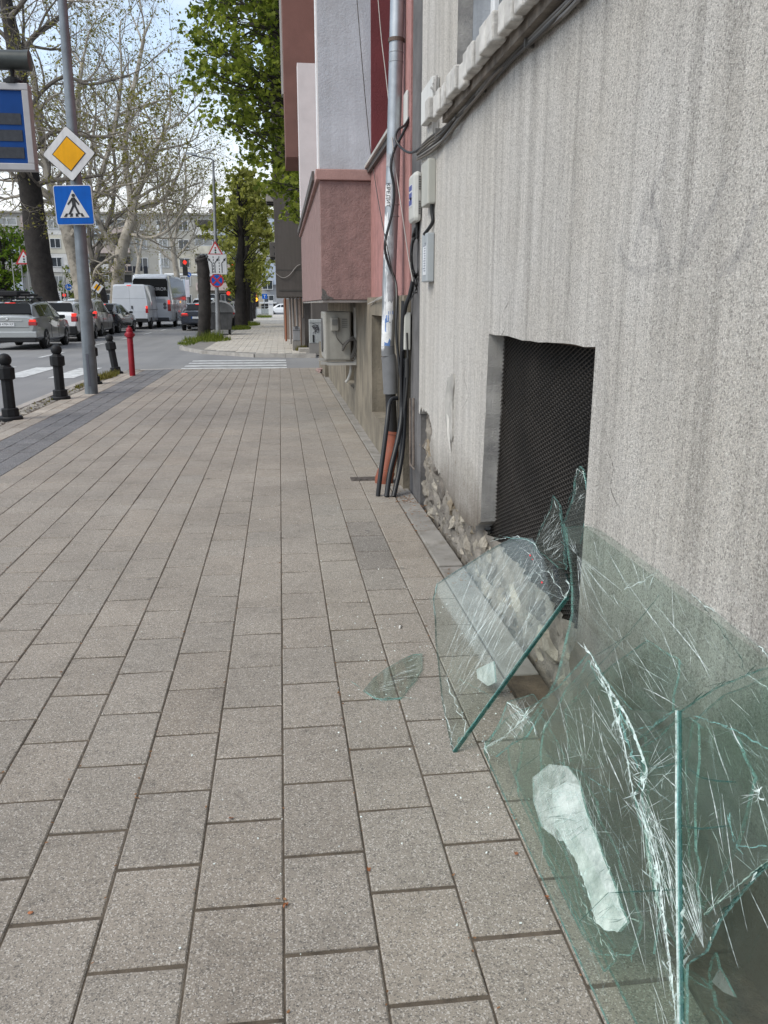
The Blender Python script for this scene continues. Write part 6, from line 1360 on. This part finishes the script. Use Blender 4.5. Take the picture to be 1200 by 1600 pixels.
gen('estate_car', 'white tall car in front of the dark navy sedan', -4.75, 54.5, [(a, b_, c_ * 1.08, d * 1.18, e, f, h) for a, b_, c_, d, e, f, h in WAG], CWHITE, rear=(.10, 1.18, .72, .46, 1.66, .60), third=(-.16, .16, .44, .48, 1.68, 1.72))
gen('estate_car', 'silver car ahead of the coach in the next lane', -5.3, 62.0, WAG, SILVER)
gen('estate_car', 'dark car with lit brake lights beyond the waste container', -4.3, 66, WAG, CBLACK)
gen('sedan', 'white car with a red high brake light beyond the waste container', -4.1, 75, SED, CWHITE)
gen('estate_car', 'grey car glimpsed between the litter bin and the first linden', -3.75, 57.5, WAG, GREYC, lit=True)
gen('sedan', 'white sedan far ahead near the junction lights', -4.6, 86, SED, CWHITE)
gen('sedan', 'dark sedan far ahead of the white van', -8.3, 76, SED, NAVY); gen('estate_car', 'pale car far ahead of the coach', -8.2, 84, WAG, SILVER)
# cars crossing the far junction
def crossing(lab, x, y, st, paint, rz, name='sedan'):
    t = gen(name, lab, x, y, st, paint, lit=False, third=None)[0]; t.rotation_euler = (0, 0, rz); t.location = (x, y, RZ); t['group'] = 'cars on the far crossing road'
crossing('white car standing sideways on the crossing road by the white panels', -3.6, 117, WAG, CWHITE, pi / 2, 'estate_car')
crossing('white sedan at the end of the street behind the white pillar', 2.6, 117.5, SED, CWHITE, pi / 2)
crossing('silver car turning on the crossing road behind the traffic light', -7.6, 120.5, WAG, SILVER, pi / 2, 'estate_car')

# ================================================================== TREES
rng = random.Random(41)
MAPLE = [(0, -1), (.35, -.75), (.9, -.55), (.62, -.1), (.95, .3), (.45, .35), (.32, .75), (0, 1.05), (-.32, .75), (-.45, .35), (-.95, .3), (-.62, -.1), (-.9, -.55), (-.35, -.75)]
OVAL = [(0, -1), (.55, -.45), (.5, .35), (0, 1), (-.5, .35), (-.55, -.45)]
QUAD = [(0, -1), (.6, 0), (0, 1), (-.6, 0)]
def rnd_dir(r):
    while 1:
        v = Vector((r.uniform(-1, 1), r.uniform(-1, 1), r.uniform(-1, 1)))
        if .05 < v.length < 1: return v.normalized()
def leaf(mb, c, s, r, shape, m=1, flatness=.5):
    n = (rnd_dir(r) + Vector((0, 0, flatness))).normalized(); a = n.orthogonal().normalized(); b = n.cross(a); t = r.random() * 2 * pi; u = a * cos(t) + b * sin(t); v = n.cross(u)
    mb.poly([c + u * (x * s) + v * (y * s) + n * (abs(x) * s * .25) for x, y in shape], m)
def limb(mb, p, d, L, r0, r1, r, nseg=5, wob=.18, up=.05, n=6, m=0):
    pts = [p]; d = d.normalized(); dirs = [d]
    for k in range(nseg):
        d = (d + rnd_dir(r) * wob + Vector((0, 0, up))).normalized(); pts.append(pts[-1] + d * (L / nseg)); dirs.append(d)
    mb.tube(pts, [lerp(r0, r1, k / nseg) for k in range(nseg + 1)], n, m, False); return pts, dirs
def grow(mb, p, d, L, r0, depth, r, leaves=(2, .07), shape=QUAD, fork=2, wob=.2, up=.04, spread=.75, twig_m=0):
    nseg = 5 if depth > 1 else 4
    pts, dirs = limb(mb, p, d, L, r0, r0 * .55, r, nseg, wob, up, 6 if r0 > .06 else (4 if r0 > .02 else 3), twig_m if r0 < .05 else 0)
    if depth <= 1:
        for q in pts[1:]:
            for k in range(leaves[0]):
                if r.random() < .24: leaf(mb, q + rnd_dir(r) * leaves[1] * 1.5, leaves[1] * r.uniform(.6, 1.3), r, shape, 2)
    if depth == 0: return
    for k in range(2, nseg + 1):
        if r.random() < (.68 if k < nseg else 1):
            side = rnd_dir(r); side = (side - dirs[k] * side.dot(dirs[k])).normalized()
            for f in range(fork if k == nseg else 1):
                nd = (dirs[k] * (1 - spread * .45) + side * spread * r.uniform(.6, 1.1) * (1 if f == 0 else -1)).normalized()
                grow(mb, pts[k], nd, L * r.uniform(.5, .72), r0 * lerp(1, .6, k / nseg) * .62, depth - 1, r, leaves, shape, fork, wob, up, spread, twig_m)
BUDS = foliage('young_plane_leaves', (.13, .125, .045), (.26, .24, .09), .35)
def bare_tree(lab, trunk, limbs, bark, seed, depth=4, group='bare plane trees across the road', leaves=(1, .075)):
    """trunk: [(px, py, Y, radius)]; limbs: [([(px, py, Y)], r0, L)] grown at their ends and along them"""
    r = random.Random(seed); T = [atY(a, b_, Y) for a, b_, Y, _ in trunk]; T[0].z = min(T[0].z, -.05)
    if T[0].z > -.05: T[0].z = -.05
    t = thing('plane_tree', lab, 'tree', (T[0].x, T[0].y, 0), group=group)
    rad = []; P_ = smoothpath(T, 5)
    for k in range(len(P_)):
        q_ = k / 5; i = min(int(q_), len(trunk) - 2); rad.append(lerp(trunk[i][3], trunk[i + 1][3], q_ - i) * r.uniform(.95, 1.05))
    g = MB(); g.tube(P_, rad, 12); g.build('trunk', bark, t, smooth=True, fix=False, angle=80)
    g = MB()
    for pl_, r0, L in limbs:
        A = smoothpath([atY(*q_) for q_ in pl_], 4); n = len(A); g.tube(A, [lerp(r0, r0 * .45, k / (n - 1)) for k in range(n)], 7, 0, False)
        for k in range(1, n):
            d = (A[k] - A[k - 1]).normalized()
            if k == n - 1 or (k >= 2 and r.random() < .75):
                s = rnd_dir(r); nd = d if k == n - 1 else (d * .5 + (s - d * s.dot(d)).normalized() + Vector((0, 0, .25))).normalized()
                grow(g, A[k], nd, L * r.uniform(.7, 1.1), r0 * .5 * lerp(1, .55, k / n), depth if k == n - 1 else depth - 1, r, leaves, QUAD, 2, .22, .05, .8, 1)
    g.build('crown', [M('mid_bark', (.13, .115, .10), .9, 0, .35, 2) if bark is BARKD else bark, TWIG, BUDS], t, fix=False); return t
bare_tree('big plane tree with a nearly black leaning trunk behind the silver estate car', [(84, 500, 41, .62), (74, 466, 41, .56), (62, 410, 41, .54), (52, 330, 41, .50), (44, 270, 41, .46), (36, 180, 41, .42), (25, 90, 41, .34), (12, 20, 41, .28), (0, -60, 41, .2)],
          [([(52, 292, 41), (75, 283, 40.5), (110, 280, 40), (160, 274, 39)], .13, 2.0), ([(44, 250, 41), (70, 215, 40), (95, 205, 39), (130, 212, 38), (175, 214, 37)], .11, 2.2), ([(38, 200, 41), (60, 150, 41), (100, 120, 41), (140, 132, 41), (200, 118, 41)], .11, 2.4),
           ([(28, 105, 41), (50, 60, 42), (90, 30, 43), (120, -10, 44)], .15, 2.6), ([(25, 90, 41), (10, 60, 41), (-20, 30, 41)], .13, 2.4), ([(14, 30, 41), (35, 5, 40), (60, -30, 40)], .13, 2.4), ([(46, 285, 41), (25, 262, 40), (0, 250, 39), (-30, 235, 39)], .12, 2)], BARKD, 3)
bare_tree('plane tree with a pale mottled trunk behind the grey sign pole', [(134, 496, 50, .50), (127, 450, 50, .44), (116, 400, 50, .42), (106, 360, 50, .40), (97, 330, 50, .36)],
          [([(97, 332, 50), (82, 300, 50), (70, 250, 50), (60, 180, 50), (50, 110, 50)], .26, 2.8), ([(100, 340, 50), (108, 300, 51), (112, 240, 52), (120, 160, 52), (130, 90, 52)], .24, 2.8), ([(110, 370, 50), (130, 345, 49), (145, 320, 49), (165, 250, 49), (180, 200, 49), (190, 120, 49)], .2, 2.8), ([(92, 320, 50), (40, 280, 50), (10, 240, 50)], .18, 2.6)], BARKP, 7)
bare_tree('plane tree with a pale trunk forking above the delivery van', [(180, 498, 62, .55), (182, 465, 62, .46), (186, 420, 62, .42), (190, 392, 62, .42), (200, 362, 62, .38), (208, 340, 62, .34)],
          [([(208, 342, 62), (212, 310, 62), (225, 280, 62), (243, 235, 62), (262, 195, 62)], .26, 2.9), ([(206, 345, 62), (203, 300, 62), (196, 250, 62), (200, 180, 62), (215, 110, 62), (225, 60, 62)], .25, 3.0), ([(190, 395, 62), (170, 405, 61), (150, 420, 60), (145, 440, 60)], .13, 1.2), ([(200, 365, 62), (235, 372, 61), (265, 358, 60), (285, 330, 60)], .15, 2.4), ([(212, 325, 62), (245, 318, 62), (270, 290, 62), (290, 240, 62)], .17, 2.6), ([(188, 400, 62), (165, 370, 63), (150, 330, 63), (140, 270, 63), (150, 180, 63)], .2, 2.9)], BARKP, 13)
bare_tree('dark trunked plane tree beside the crossed-out priority diamond', [(160, 498, 70, .60), (158, 470, 70, .52), (152, 435, 70, .46), (148, 410, 70, .40)],
          [([(148, 412, 70), (140, 380, 70), (138, 330, 70), (120, 260, 70), (125, 190, 70)], .22, 3.2), ([(148, 412, 70), (160, 370, 70), (175, 330, 70), (180, 260, 70), (170, 200, 70)], .22, 3.2)], BARKD, 17)
bare_tree('slender pale plane tree behind the coach roof', [(276, 498, 82, .35), (277, 440, 82, .28), (272, 400, 82, .25), (270, 380, 82, .22)],
          [([(270, 382, 82), (262, 350, 82), (255, 300, 82), (262, 250, 82)], .15, 3.2), ([(270, 382, 82), (282, 340, 82), (290, 290, 82), (288, 240, 82)], .15, 3.2), ([(274, 410, 82), (250, 390, 82), (235, 350, 82), (230, 300, 82)], .12, 3.0), ([(274, 405, 82), (300, 372, 82), (312, 330, 82)], .12, 3)], BARKP, 23)
bare_tree('far bare tree in front of the apartment block by the gantry', [(214, 498, 98, .3), (214, 440, 98, .26), (218, 400, 98, .2)], [([(218, 402, 98), (224, 370, 98), (240, 330, 98)], .15, 3.2), ([(217, 404, 98), (205, 360, 98), (200, 320, 98)], .15, 3.2)], BARKP, 29, 3)

def leafy_tree(name, lab, trunk, clusters, lsize, shape, bark, fol, seed, nleaf, crad, group=None, twigs=3, flat=.5):
    r = random.Random(seed); t = thing(name, lab, 'tree', (trunk[0][0].x, trunk[0][0].y, 0), group=group)
    g = MB(); P_ = [p for p, _ in trunk]; g.tube(smoothpath(P_, 4), [lerp(trunk[min(int(k / 4), len(trunk) - 2)][1], trunk[min(int(k / 4), len(trunk) - 2) + 1][1], k / 4 - min(int(k / 4), len(trunk) - 2)) * r.uniform(.93, 1.07) for k in range(4 * (len(trunk) - 1) + 1)], 12)
    g.build('trunk', bark, t, smooth=True, fix=False, angle=80); g = MB()
    for c in clusters:
        lower = [p for p in P_ if p.z < c.z - .3] or [P_[0]]
        a = min(lower[-3:], key=lambda p: (p - c).length)
        L = (c - a).length; mid = a.lerp(c, .5) + Vector((0, 0, L * .12)) + rnd_dir(r) * L * .08
        pts = [a, a.lerp(mid, .5) + rnd_dir(r) * .08, mid, mid.lerp(c, .5) + rnd_dir(r) * .1, c]
        r0 = min(.055, .012 + L * .007); g.tube(smoothpath(pts, 2), [lerp(r0, .005, k / 8) for k in range(9)], 4, 0, False)
        for k in range(twigs):
            e = c + rnd_dir(r) * crad * r.uniform(.6, 1.3); g.tube([c.lerp(a, .12), c.lerp(e, .5) + rnd_dir(r) * .04, e], [.006, .004, .002], 3, 0, False)
            for j in range(nleaf // twigs): leaf(g, c.lerp(e, r.uniform(.15, 1.1)) + rnd_dir(r) * crad * r.uniform(.05, .38), lsize * r.uniform(.55, 1.25), r, shape, 1, flat)
    g.build('crown', [bark, fol], t, fix=False); return t
# maple rising at the side street corner, trunk hidden by the pink house
poly = [(278, -110), (284, 0), (296, 50), (303, 115), (292, 96), (300, 150), (318, 160), (312, 196), (345, 205), (352, 222), (392, 240), (410, 262), (404, 285), (432, 292), (450, 325), (474, 362), (500, 340), (520, -110)]
cl = []
while len(cl) < 250:
    x, y = rng.uniform(278, 505), rng.uniform(-110, 365)
    if inside((x, y), poly) and rng.random() < min(1, .30 + (x - 285) / 130):
        Y = rng.uniform(17.8, 22.5); cl.append(atY(x, y, Y))
MAPF = foliage('maple_leaves', (.06, .09, .02), (.27, .31, .075), .55)
tp = [Vector((2.0, 18.6, -.1)), Vector((1.9, 18.7, 1.6)), Vector((1.7, 19.0, 3.2)), Vector((1.2, 19.4, 4.8)), Vector((.7, 19.6, 6.4)), Vector((.3, 19.8, 8.2)), Vector((.1, 19.9, 9.6))]
leafy_tree('maple_tree', 'green maple overhanging the street, half hidden behind the pink house', list(zip(tp, (.2, .17, .15, .13, .10, .07, .04))), cl, .060, MAPLE, BARKD, MAPF, 5, 44, .46, None, 4, .7)
# row of pollarded lindens
LINF = foliage('linden_leaves', (.17, .19, .055), (.46, .46, .17), .5)
def linden(lab, px, py, x_top, y_top, half, ybot, ncl, seed, r0, lean_=0, nl=34):
    b_ = atZ(px, py, -.05); Y = b_.y; top = atY(x_top, y_top, Y); r = random.Random(seed)
    tr = [(b_, r0), (b_.lerp(top, .22) + Vector((r.gauss(0, .05), 0, 0)), r0 * .78), (b_.lerp(top, .42), r0 * .6), (b_.lerp(top, .62) + Vector((r.gauss(0, .1), 0, 0)), r0 * .42), (b_.lerp(top, .82), r0 * .28), (top, r0 * .12)]
    zb = atY(px, ybot, Y).z; c_ = []
    while len(c_) < ncl:
        q_ = r.uniform(0, 1); z = lerp(zb, top.z + .5, q_); w_ = half * (.45 + .9 * sin(pi * min(1, q_ * .9 + .12)) ** .8) * (1 if q_ > .25 else .6)
        a = r.random() * 2 * pi; rr = math.sqrt(r.random()) * w_; ax = b_.lerp(top, (z - b_.z) / (top.z - b_.z))
        if q_ < .62 and sin(a) < -.1 and abs(rr * cos(a)) < .55: continue
        c_.append(Vector((ax.x + rr * cos(a), Y + rr * sin(a), z)))
    return leafy_tree('linden_tree', lab, tr, c_, .125, OVAL, BARKD, LINF, seed, nl, .5, 'pollarded lindens along the far kerb', 3, .3)
linden('yellow green linden with the thickest dark trunk, first of the row', 376.7, 513, 372, 282, 1.55, 455, 120, 51, .42, nl=30)
linden('yellow green linden standing just behind the first thick trunk', 384, 507, 388, 285, 1.6, 460, 120, 52, .36, nl=30)
linden('third linden of the row with a thinner straight trunk', 389, 502.5, 394, 300, 1.9, 462, 110, 53, .36, nl=28)
linden('smallest linden at the end of the row', 394.5, 498.5, 398, 310, 2.4, 462, 110, 54, .32, nl=26)
# green tree at the far left
b_ = atY(10, 480, 60); b_.z = 0; tr = [(b_, .16), (b_ + Vector((0, 0, 2.2)), .13), (b_ + Vector((.1, 0, 4)), .1), (b_ + Vector((0, 0, 6)), .06), (b_ + Vector((0, 0, 7.2)), .03)]
c_ = []
while len(c_) < 120:
    x, y = rng.uniform(-60, 50), rng.uniform(345, 455)
    if ((x + 2) / 55) ** 2 + ((y - 402) / 56) ** 2 < 1: c_.append(atY(x, y, 60 + rng.uniform(-2.2, 2.2)))
leafy_tree('leafy_tree', 'fresh green bushy tree at the far left behind the parked silver estate', tr, c_, .12, OVAL, BARKD, foliage('fresh_leaves', (.05, .10, .015), (.16, .23, .04), .45), 61, 36, .6, None, 3)
for k, (px_, Y, h_, wd_, lab) in enumerate(((60, 78, 2.6, 3.0, 'low green bush below the dark leaning trunk'), (100, 84, 3.2, 3.0, 'dark evergreen bush behind the white notice board'), (135, 90, 3.0, 2.6, 'olive bush between the two pale plane trunks'), (245, 100, 3.6, 3.2, 'green bush behind the coach under the balconies'))):
    b_ = atY(px_, 490, Y); b_.z = 0; c_ = [b_ + Vector((rng.gauss(0, wd_ * .4), rng.gauss(0, .6), .5 + abs(rng.gauss(0, h_ * .45)))) for _ in range(45)]
    leafy_tree('garden_bush', lab, [(b_, .08), (b_ + Vector((0, 0, .8)), .06), (b_ + Vector((0, 0, 1.6)), .03)], c_, .13, OVAL, BARKD, foliage('bush_leaves_%d' % (k % 2), ((.03, .06, .015), (.07, .10, .02))[k % 2], ((.09, .13, .03), (.2, .22, .06))[k % 2], .3), 70 + k, 30, .6, 'bushes in front of the apartment block', 3)

# ================================================================== FAR BUILDINGS AND JUNCTION
rng = random.Random(91)
AY = 132.0
ab = thing('apartment_block', 'long weathered five storey apartment block closing the street, with mixed balconies', 'building', (-18, AY, 0))
ax0, ax1 = -52.0, 6.0; FH = 2.62; Z0 = .6; NF = 5
TOPZ = Z0 + NF * FH
APW = M('weathered_panel', (.42, .405, .365), .9, 0, .2, .25, streak=.25, grime=((.28, .26, .23), .25, .6))  # base colour lightened to stand in for distance haze
g = MB(); g.bx(ax0, ax1, AY, AY + 12, -.2, TOPZ + .35); g.bx(ax0 - .3, ax1 + .3, AY - .4, AY + 12.3, TOPZ + .351, TOPZ + .6); g.build('wall', APW, ab)
g = MB(); rr = random.Random(4)
for k in range(9): x = ax0 + 4 + k * 6.3; g.bx(x, x + .9, AY + 3, AY + 4, TOPZ + .6, TOPZ + 1.5)
g.build('chimney', M('roof_chimney', (.2, .17, .15), .9), ab)
bayw = 3.05; nb = int((ax1 - ax0) / bayw)
frm = M('pvc_frame', (.62, .63, .64), .45, 0, .06); gl = window_glass('apartment_pane', (.035, .042, .05), .1); gl2 = window_glass('curtained_pane', (.22, .23, .23), .2)
def wmesh(w_, h_, nm):
    g = MB(); t_ = .07; g.bx(-w_ / 2, w_ / 2, -.06, .05, -h_ / 2, -h_ / 2 + t_); g.bx(-w_ / 2, w_ / 2, -.06, .05, h_ / 2 - t_, h_ / 2)
    for x in (-w_ / 2, -t_ / 2, w_ / 2 - t_): g.bx(x, x + t_, -.06, .05, -h_ / 2 + t_, h_ / 2 - t_)
    return g
wins = []
def put_window(x, z, y, w_=1.5, h_=1.35, curt=False):
    key = (w_, h_, curt)
    if key not in put_window.c:
        f = wmesh(w_, h_, '').build('window', frm, ab); g = MB(); g.bx(-w_ / 2 + .03, w_ / 2 - .03, -.02, .02, -h_ / 2 + .03, h_ / 2 - .03); p_ = g.build('pane', gl2 if curt else gl, f); put_window.c[key] = (f, p_)
        f.location = (x, y, z); return
    f0, p0 = put_window.c[key]; f = f0.copy(); col.objects.link(f); f.location = (x, y, z); p_ = p0.copy(); col.objects.link(p_); p_.parent = f
put_window.c = {}
PAN = {'pale_blue': (.44, .50, .58), 'off_white': (.58, .57, .55), 'pale_pink': (.48, .40, .37), 'cream': (.52, .49, .41), 'grey': (.30, .29, .275)}
npan = 0
for fl_ in range(NF):
    for b_ in range(nb):
        x = ax0 + (b_ + .5) * bayw; z = Z0 + fl_ * FH + FH * .55
        if x < -40.5 or x > 4: continue
        kind = (b_ * 7) % 5
        if kind in (1, 3):
            # balcony: slab, parapet or glazed front
            g = MB(); g.bx(x - bayw / 2 + .05, x + bayw / 2 - .05, AY - 1.25, AY, z - FH * .52, z - FH * .45); g.bx(x - bayw / 2 + .05, x + bayw / 2 - .05, AY - 1.25, AY - 1.15, z - FH * .45, z - .30); g.bx(x - bayw / 2 + .05, x - bayw / 2 + .15, AY - 1.15, AY, z - FH * .45, z - .30)
            cname = rr.choice(list(PAN)); g.build('balcony', M('balcony_' + cname, PAN[cname], .85, 0, .2, 1), ab)
            if rr.random() < .45: put_window(x, z + .22, AY - 1.18, 2.6, 1.0, rr.random() < .4)
            else:
                g = MB(); g.bx(x - 1.3, x + 1.3, AY - .03, AY + .02, z - 1.0, z + .85); g.build('balcony_opening', M('shaded_recess', (.06, .057, .053), .9), ab)
                if rr.random() < .5: put_window(x - .4, z + .1, AY - .06, 1.3, 1.2)
        else:
            if rr.random() < .34:
                cname = rr.choice(('pale_blue', 'off_white', 'off_white', 'cream', 'pale_pink')); g = MB(); g.bx(x - bayw / 2 + .02, x + bayw / 2 - .02, AY - .10, AY - .003, z - FH * .55 + .02, z + FH * .45 - .02); g.build('insulated_panel', M('panel_' + cname, PAN[cname], .85, 0, .12, .8), ab)
                put_window(x, z, AY - .12, 1.5, 1.35, rr.random() < .3)
            else: put_window(x, z, AY - .02, 1.5, 1.35, rr.random() < .3)
        if rr.random() < .22:
            g = MB(); g.bx(x + 1.0, x + 1.42, AY - .55, AY - .16, z - .7, z - .35); g.build('air_conditioner', M('white_ac', (.5, .5, .5), .5), ab)
# laundry on one balcony
c = atY(212, 417, AY - 1.6); g = MB()
for k in range(5): g.bx(c.x - 1.9 + k * .75, c.x - 1.3 + k * .75, c.y - .04, c.y, c.z - rng.uniform(.5, 1.0), c.z + .1)
tag(g.build('laundry', M('dark_cloth', (.012, .014, .022), .9)), 'dark laundry hanging from a balcony of the apartment block', 'laundry')
# pale house end at the right of the view
eb = thing('corner_house', 'pale blue rendered house front seen at the end of the sidewalk', 'building', (1, 128, 0))
LB = M('pale_blue_render', (.42, .47, .55), .85, 0, .1, .5, streak=.1)
g = MB(); x0, x1 = atY(408, 480, 124).x, 6.0; zb_, zt_ = atY(410, 455, 124).z, atY(410, 433, 124).z
g.bx(x0, x1, 124, 131.9, 4.0, 7.1); g.build('upper_storey', LB, eb); g = MB(); g.bx(x0 + .3, x1, 124.4, 131.9, -.1, 3.99); g.bx(x0 + .6, x1, 124.2, 131.9, 7.11, 9.6); g.build('wall', M('end_house_wall', (.33, .33, .34), .85, 0, .2, .5), eb)
for px_, py_, w_, h_ in ((418, 445, 1.5, 1.3), (420, 468, 1.5, 1.2), (419, 421, 1.5, 1.2)):
    c = atY(px_, py_, 123.9); f = wmesh(w_, h_, '').build('window', frm, eb, fix=True); f.data.transform(Matrix.Translation((c.x, 123.95 if py_ < 460 else 124.35, c.z)) if py_ > 430 else Matrix.Translation((c.x, 124.15, c.z)))
    g = MB(); g.bx(c.x - w_ / 2, c.x + w_ / 2, (123.97 if 430 < py_ < 460 else 124.37 if py_ > 430 else 124.17), (124 if 430 < py_ < 460 else 124.39 if py_ > 430 else 124.19), c.z - h_ / 2, c.z + h_ / 2); g.build('pane', gl, f)
c = atY(419, 473, 123.5); g = MB(); g.bx(c.x - 1.2, c.x + 1.2, 123.0, 124.39, c.z - .1, c.z + .1); g.build('door_canopy', frm, eb); g = MB(); g.bx(c.x - 1, c.x + 1, 124.36, 124.398, -.1, c.z - .2); g.build('doorway', M('shaded_recess', (.06, .057, .053)), eb)
# traffic signal gantry across the road
GY = 96.0
gt = thing('signal_gantry', 'long pale horizontal arm on a tall post carrying traffic lights over the road', 'gantry', atY(256, 496, GY))
a, b_ = atY(257, 429, GY), atY(368, 430.5, GY); g = MB(); g.tube([a, b_], .13, 10); g.build('arm', M('gantry_white', (.72, .74, .75), .5, 0), gt)
p0, p1 = atY(256, 497, GY), atY(255, 352, GY); p0.z = -.1; p1.x = p0.x; g = MB(); g.tube([p0, p1], [.16, .10], 10); g.build('post', M('gantry_white', (.5, .5, .5)), gt)
signal(289, 418, GY - .3, 'red traffic light hanging above the gantry arm near the coach', 'red', .24, 3)
c = atY(295, 429, GY - .2); t, mt = sign('turn_arrow_sign', 'small round blue arrow sign on the gantry arm', c); layer('border', mt, circ(.26), 1, WHITE, t, .012); layer('face', mt, circ(.245), 2, SBLUE, t); g = MB(); flat(g, mt, [(-.15, .02), (-.03, .14), (-.03, .06), (.12, .06), (.12, -.14), (.05, -.14), (.05, -.01), (-.03, -.01), (-.03, -.1)], .008, .0125); g.build('arrow', WHITE, t)
bd = thing('advert_board', 'pale blue and white advertising panels behind the coach', 'billboard', atY(280, 450, 105)); 
for k, (x0_, x1_, y0_, y1_, c3) in enumerate(((266, 279, 434, 446, (.30, .36, .62)), (266, 279, 446, 455, (.6, .6, .68)), (283, 288, 436, 462, (.5, .6, .72)), (290, 295, 437, 464, (.62, .6, .66)), (279, 283, 434, 450, (.03, .03, .03)))):
    p0, p1 = atY(x0_, y1_, 105), atY(x1_, y0_, 105); g = MB(); g.bx(p0.x, p1.x, 105 + k * .02, 105.1 + k * .02, p0.z, p1.z); g.build('panel', M('advert_%d' % k, c3, .5, 0, .15, .8), bd)
g = MB()
for x_ in (268, 286, 293): p0 = atY(x_, 455, 105.2); g.tube([(p0.x, 105.2, -.1), (p0.x, 105.2, p0.z + .4)], .06, 6)
g.build('leg', STEEL, bd)
signal(357.5, 466, 80, 'pair-topped red traffic light left of the thick linden trunk', 'red', .2); post(359, 497, 80.3, 420, .07, STEEL, 'pale pole of the red traffic light beside the lindens', name='signal_post', group='poles at the far junction', zb=-.05)
c = atY(363.5, 422, 96); t = signal(363, 422, 95.7, 'amber traffic light on the gantry end among linden leaves', 'amber', .2)
signal(400.3, 468, 92, 'red and amber traffic light at the end of the sidewalk', 'amber', .22); post(401, 493, 92.3, 450, .09, STEEL, 'pale pole of the traffic light at the end of the sidewalk', name='signal_post', group='poles at the far junction')
c = atY(399, 457, 91.8); t, mt = sign('no_entry_sign', 'small round red no entry sign above the amber traffic light', c); layer('border', mt, circ(.33), 1, WHITE, t, .012); layer('face', mt, circ(.31), 2, SRED, t); layer('white_bar', mt, [(-.2, -.05), (.2, -.05), (.2, .05), (-.2, .05)], 3, WHITE, t)
post(414, 493, 98, 462, .05, STEEL, 'thin pole under the blue square sign near the far corner', group='poles at the far junction'); c = atY(413.5, 463, 97.8); t, mt = sign('square_sign', 'small square blue sign at the end of the sidewalk', c); layer('border', mt, rsq(.3, .03), 1, WHITE, t, .012); layer('face', mt, rsq(.285, .03), 2, SBLUE, t)
g = MB(); flat(g, mt, [(-.12, .1), (.12, .1), (.12, .16), (-.12, .16)], .008, .0125); flat(g, mt, [(-.03, -.2), (.03, -.2), (.03, .1), (-.03, .1)], .008, .0125); g.build('symbol', WHITE, t)
# white pillar sign and low panels at the end
p0, p1 = atY(420, 495, 108), atY(427, 481, 108); wpz = thing('pillar_sign', 'white upright pillar sign standing at the end of the sidewalk', 'pillar sign', (p0.x, 108, 0)); g = MB(); g.bx(p0.x, p1.x, 108, 108.2, -.05, 1.75); g.build('panel', WHITE, wpz, bevel=.02)
g = MB(); g.bx(p0.x + .08, p1.x - .08, 107.985, 107.999, 1.2, 1.35); g.build('lettering_band', M('print_grey', (.25, .27, .32)), wpz)
fn = thing('guard_fence', 'low pale guard fence panels along the crossing road', 'fence', (-2, 111, 0)); x = atY(396, 490, 111).x
k = 0
while x < atY(418, 490, 111).x:
    g = MB(); g.bx(x, x + 1.0, 111, 111.04, .1, .75); g.build('panel', M('fence_panel_%d' % (k % 2), ((.55, .57, .58), (.3, .33, .33))[k % 2], .5), fn); g = MB(); g.bx(x - .06, x - .01, 111, 111.05, -.05, 1.1); g.bx(x, x + 1.0, 111.0, 111.03, 1.0, 1.06); g.build('post', STEEL, fn); x += 1.06; k += 1
# row of buildings over the road at the left, partly outside the picture
lb = thing('side_apartment_block', 'pale apartment block across the road behind the trees', 'building', (-34, 60, 0))
g = MB(); g.bx(-50, -36, 40, 112, -.2, 12.5); g.build('wall', APW, lb)
for k in range(12):
    for f_ in range(4):
        g = MB(); g.bx(-36.0, -35.94, 43 + k * 5.6, 44.6 + k * 5.6, 1.6 + f_ * 2.8, 2.9 + f_ * 2.8); g.build('window', gl, lb)
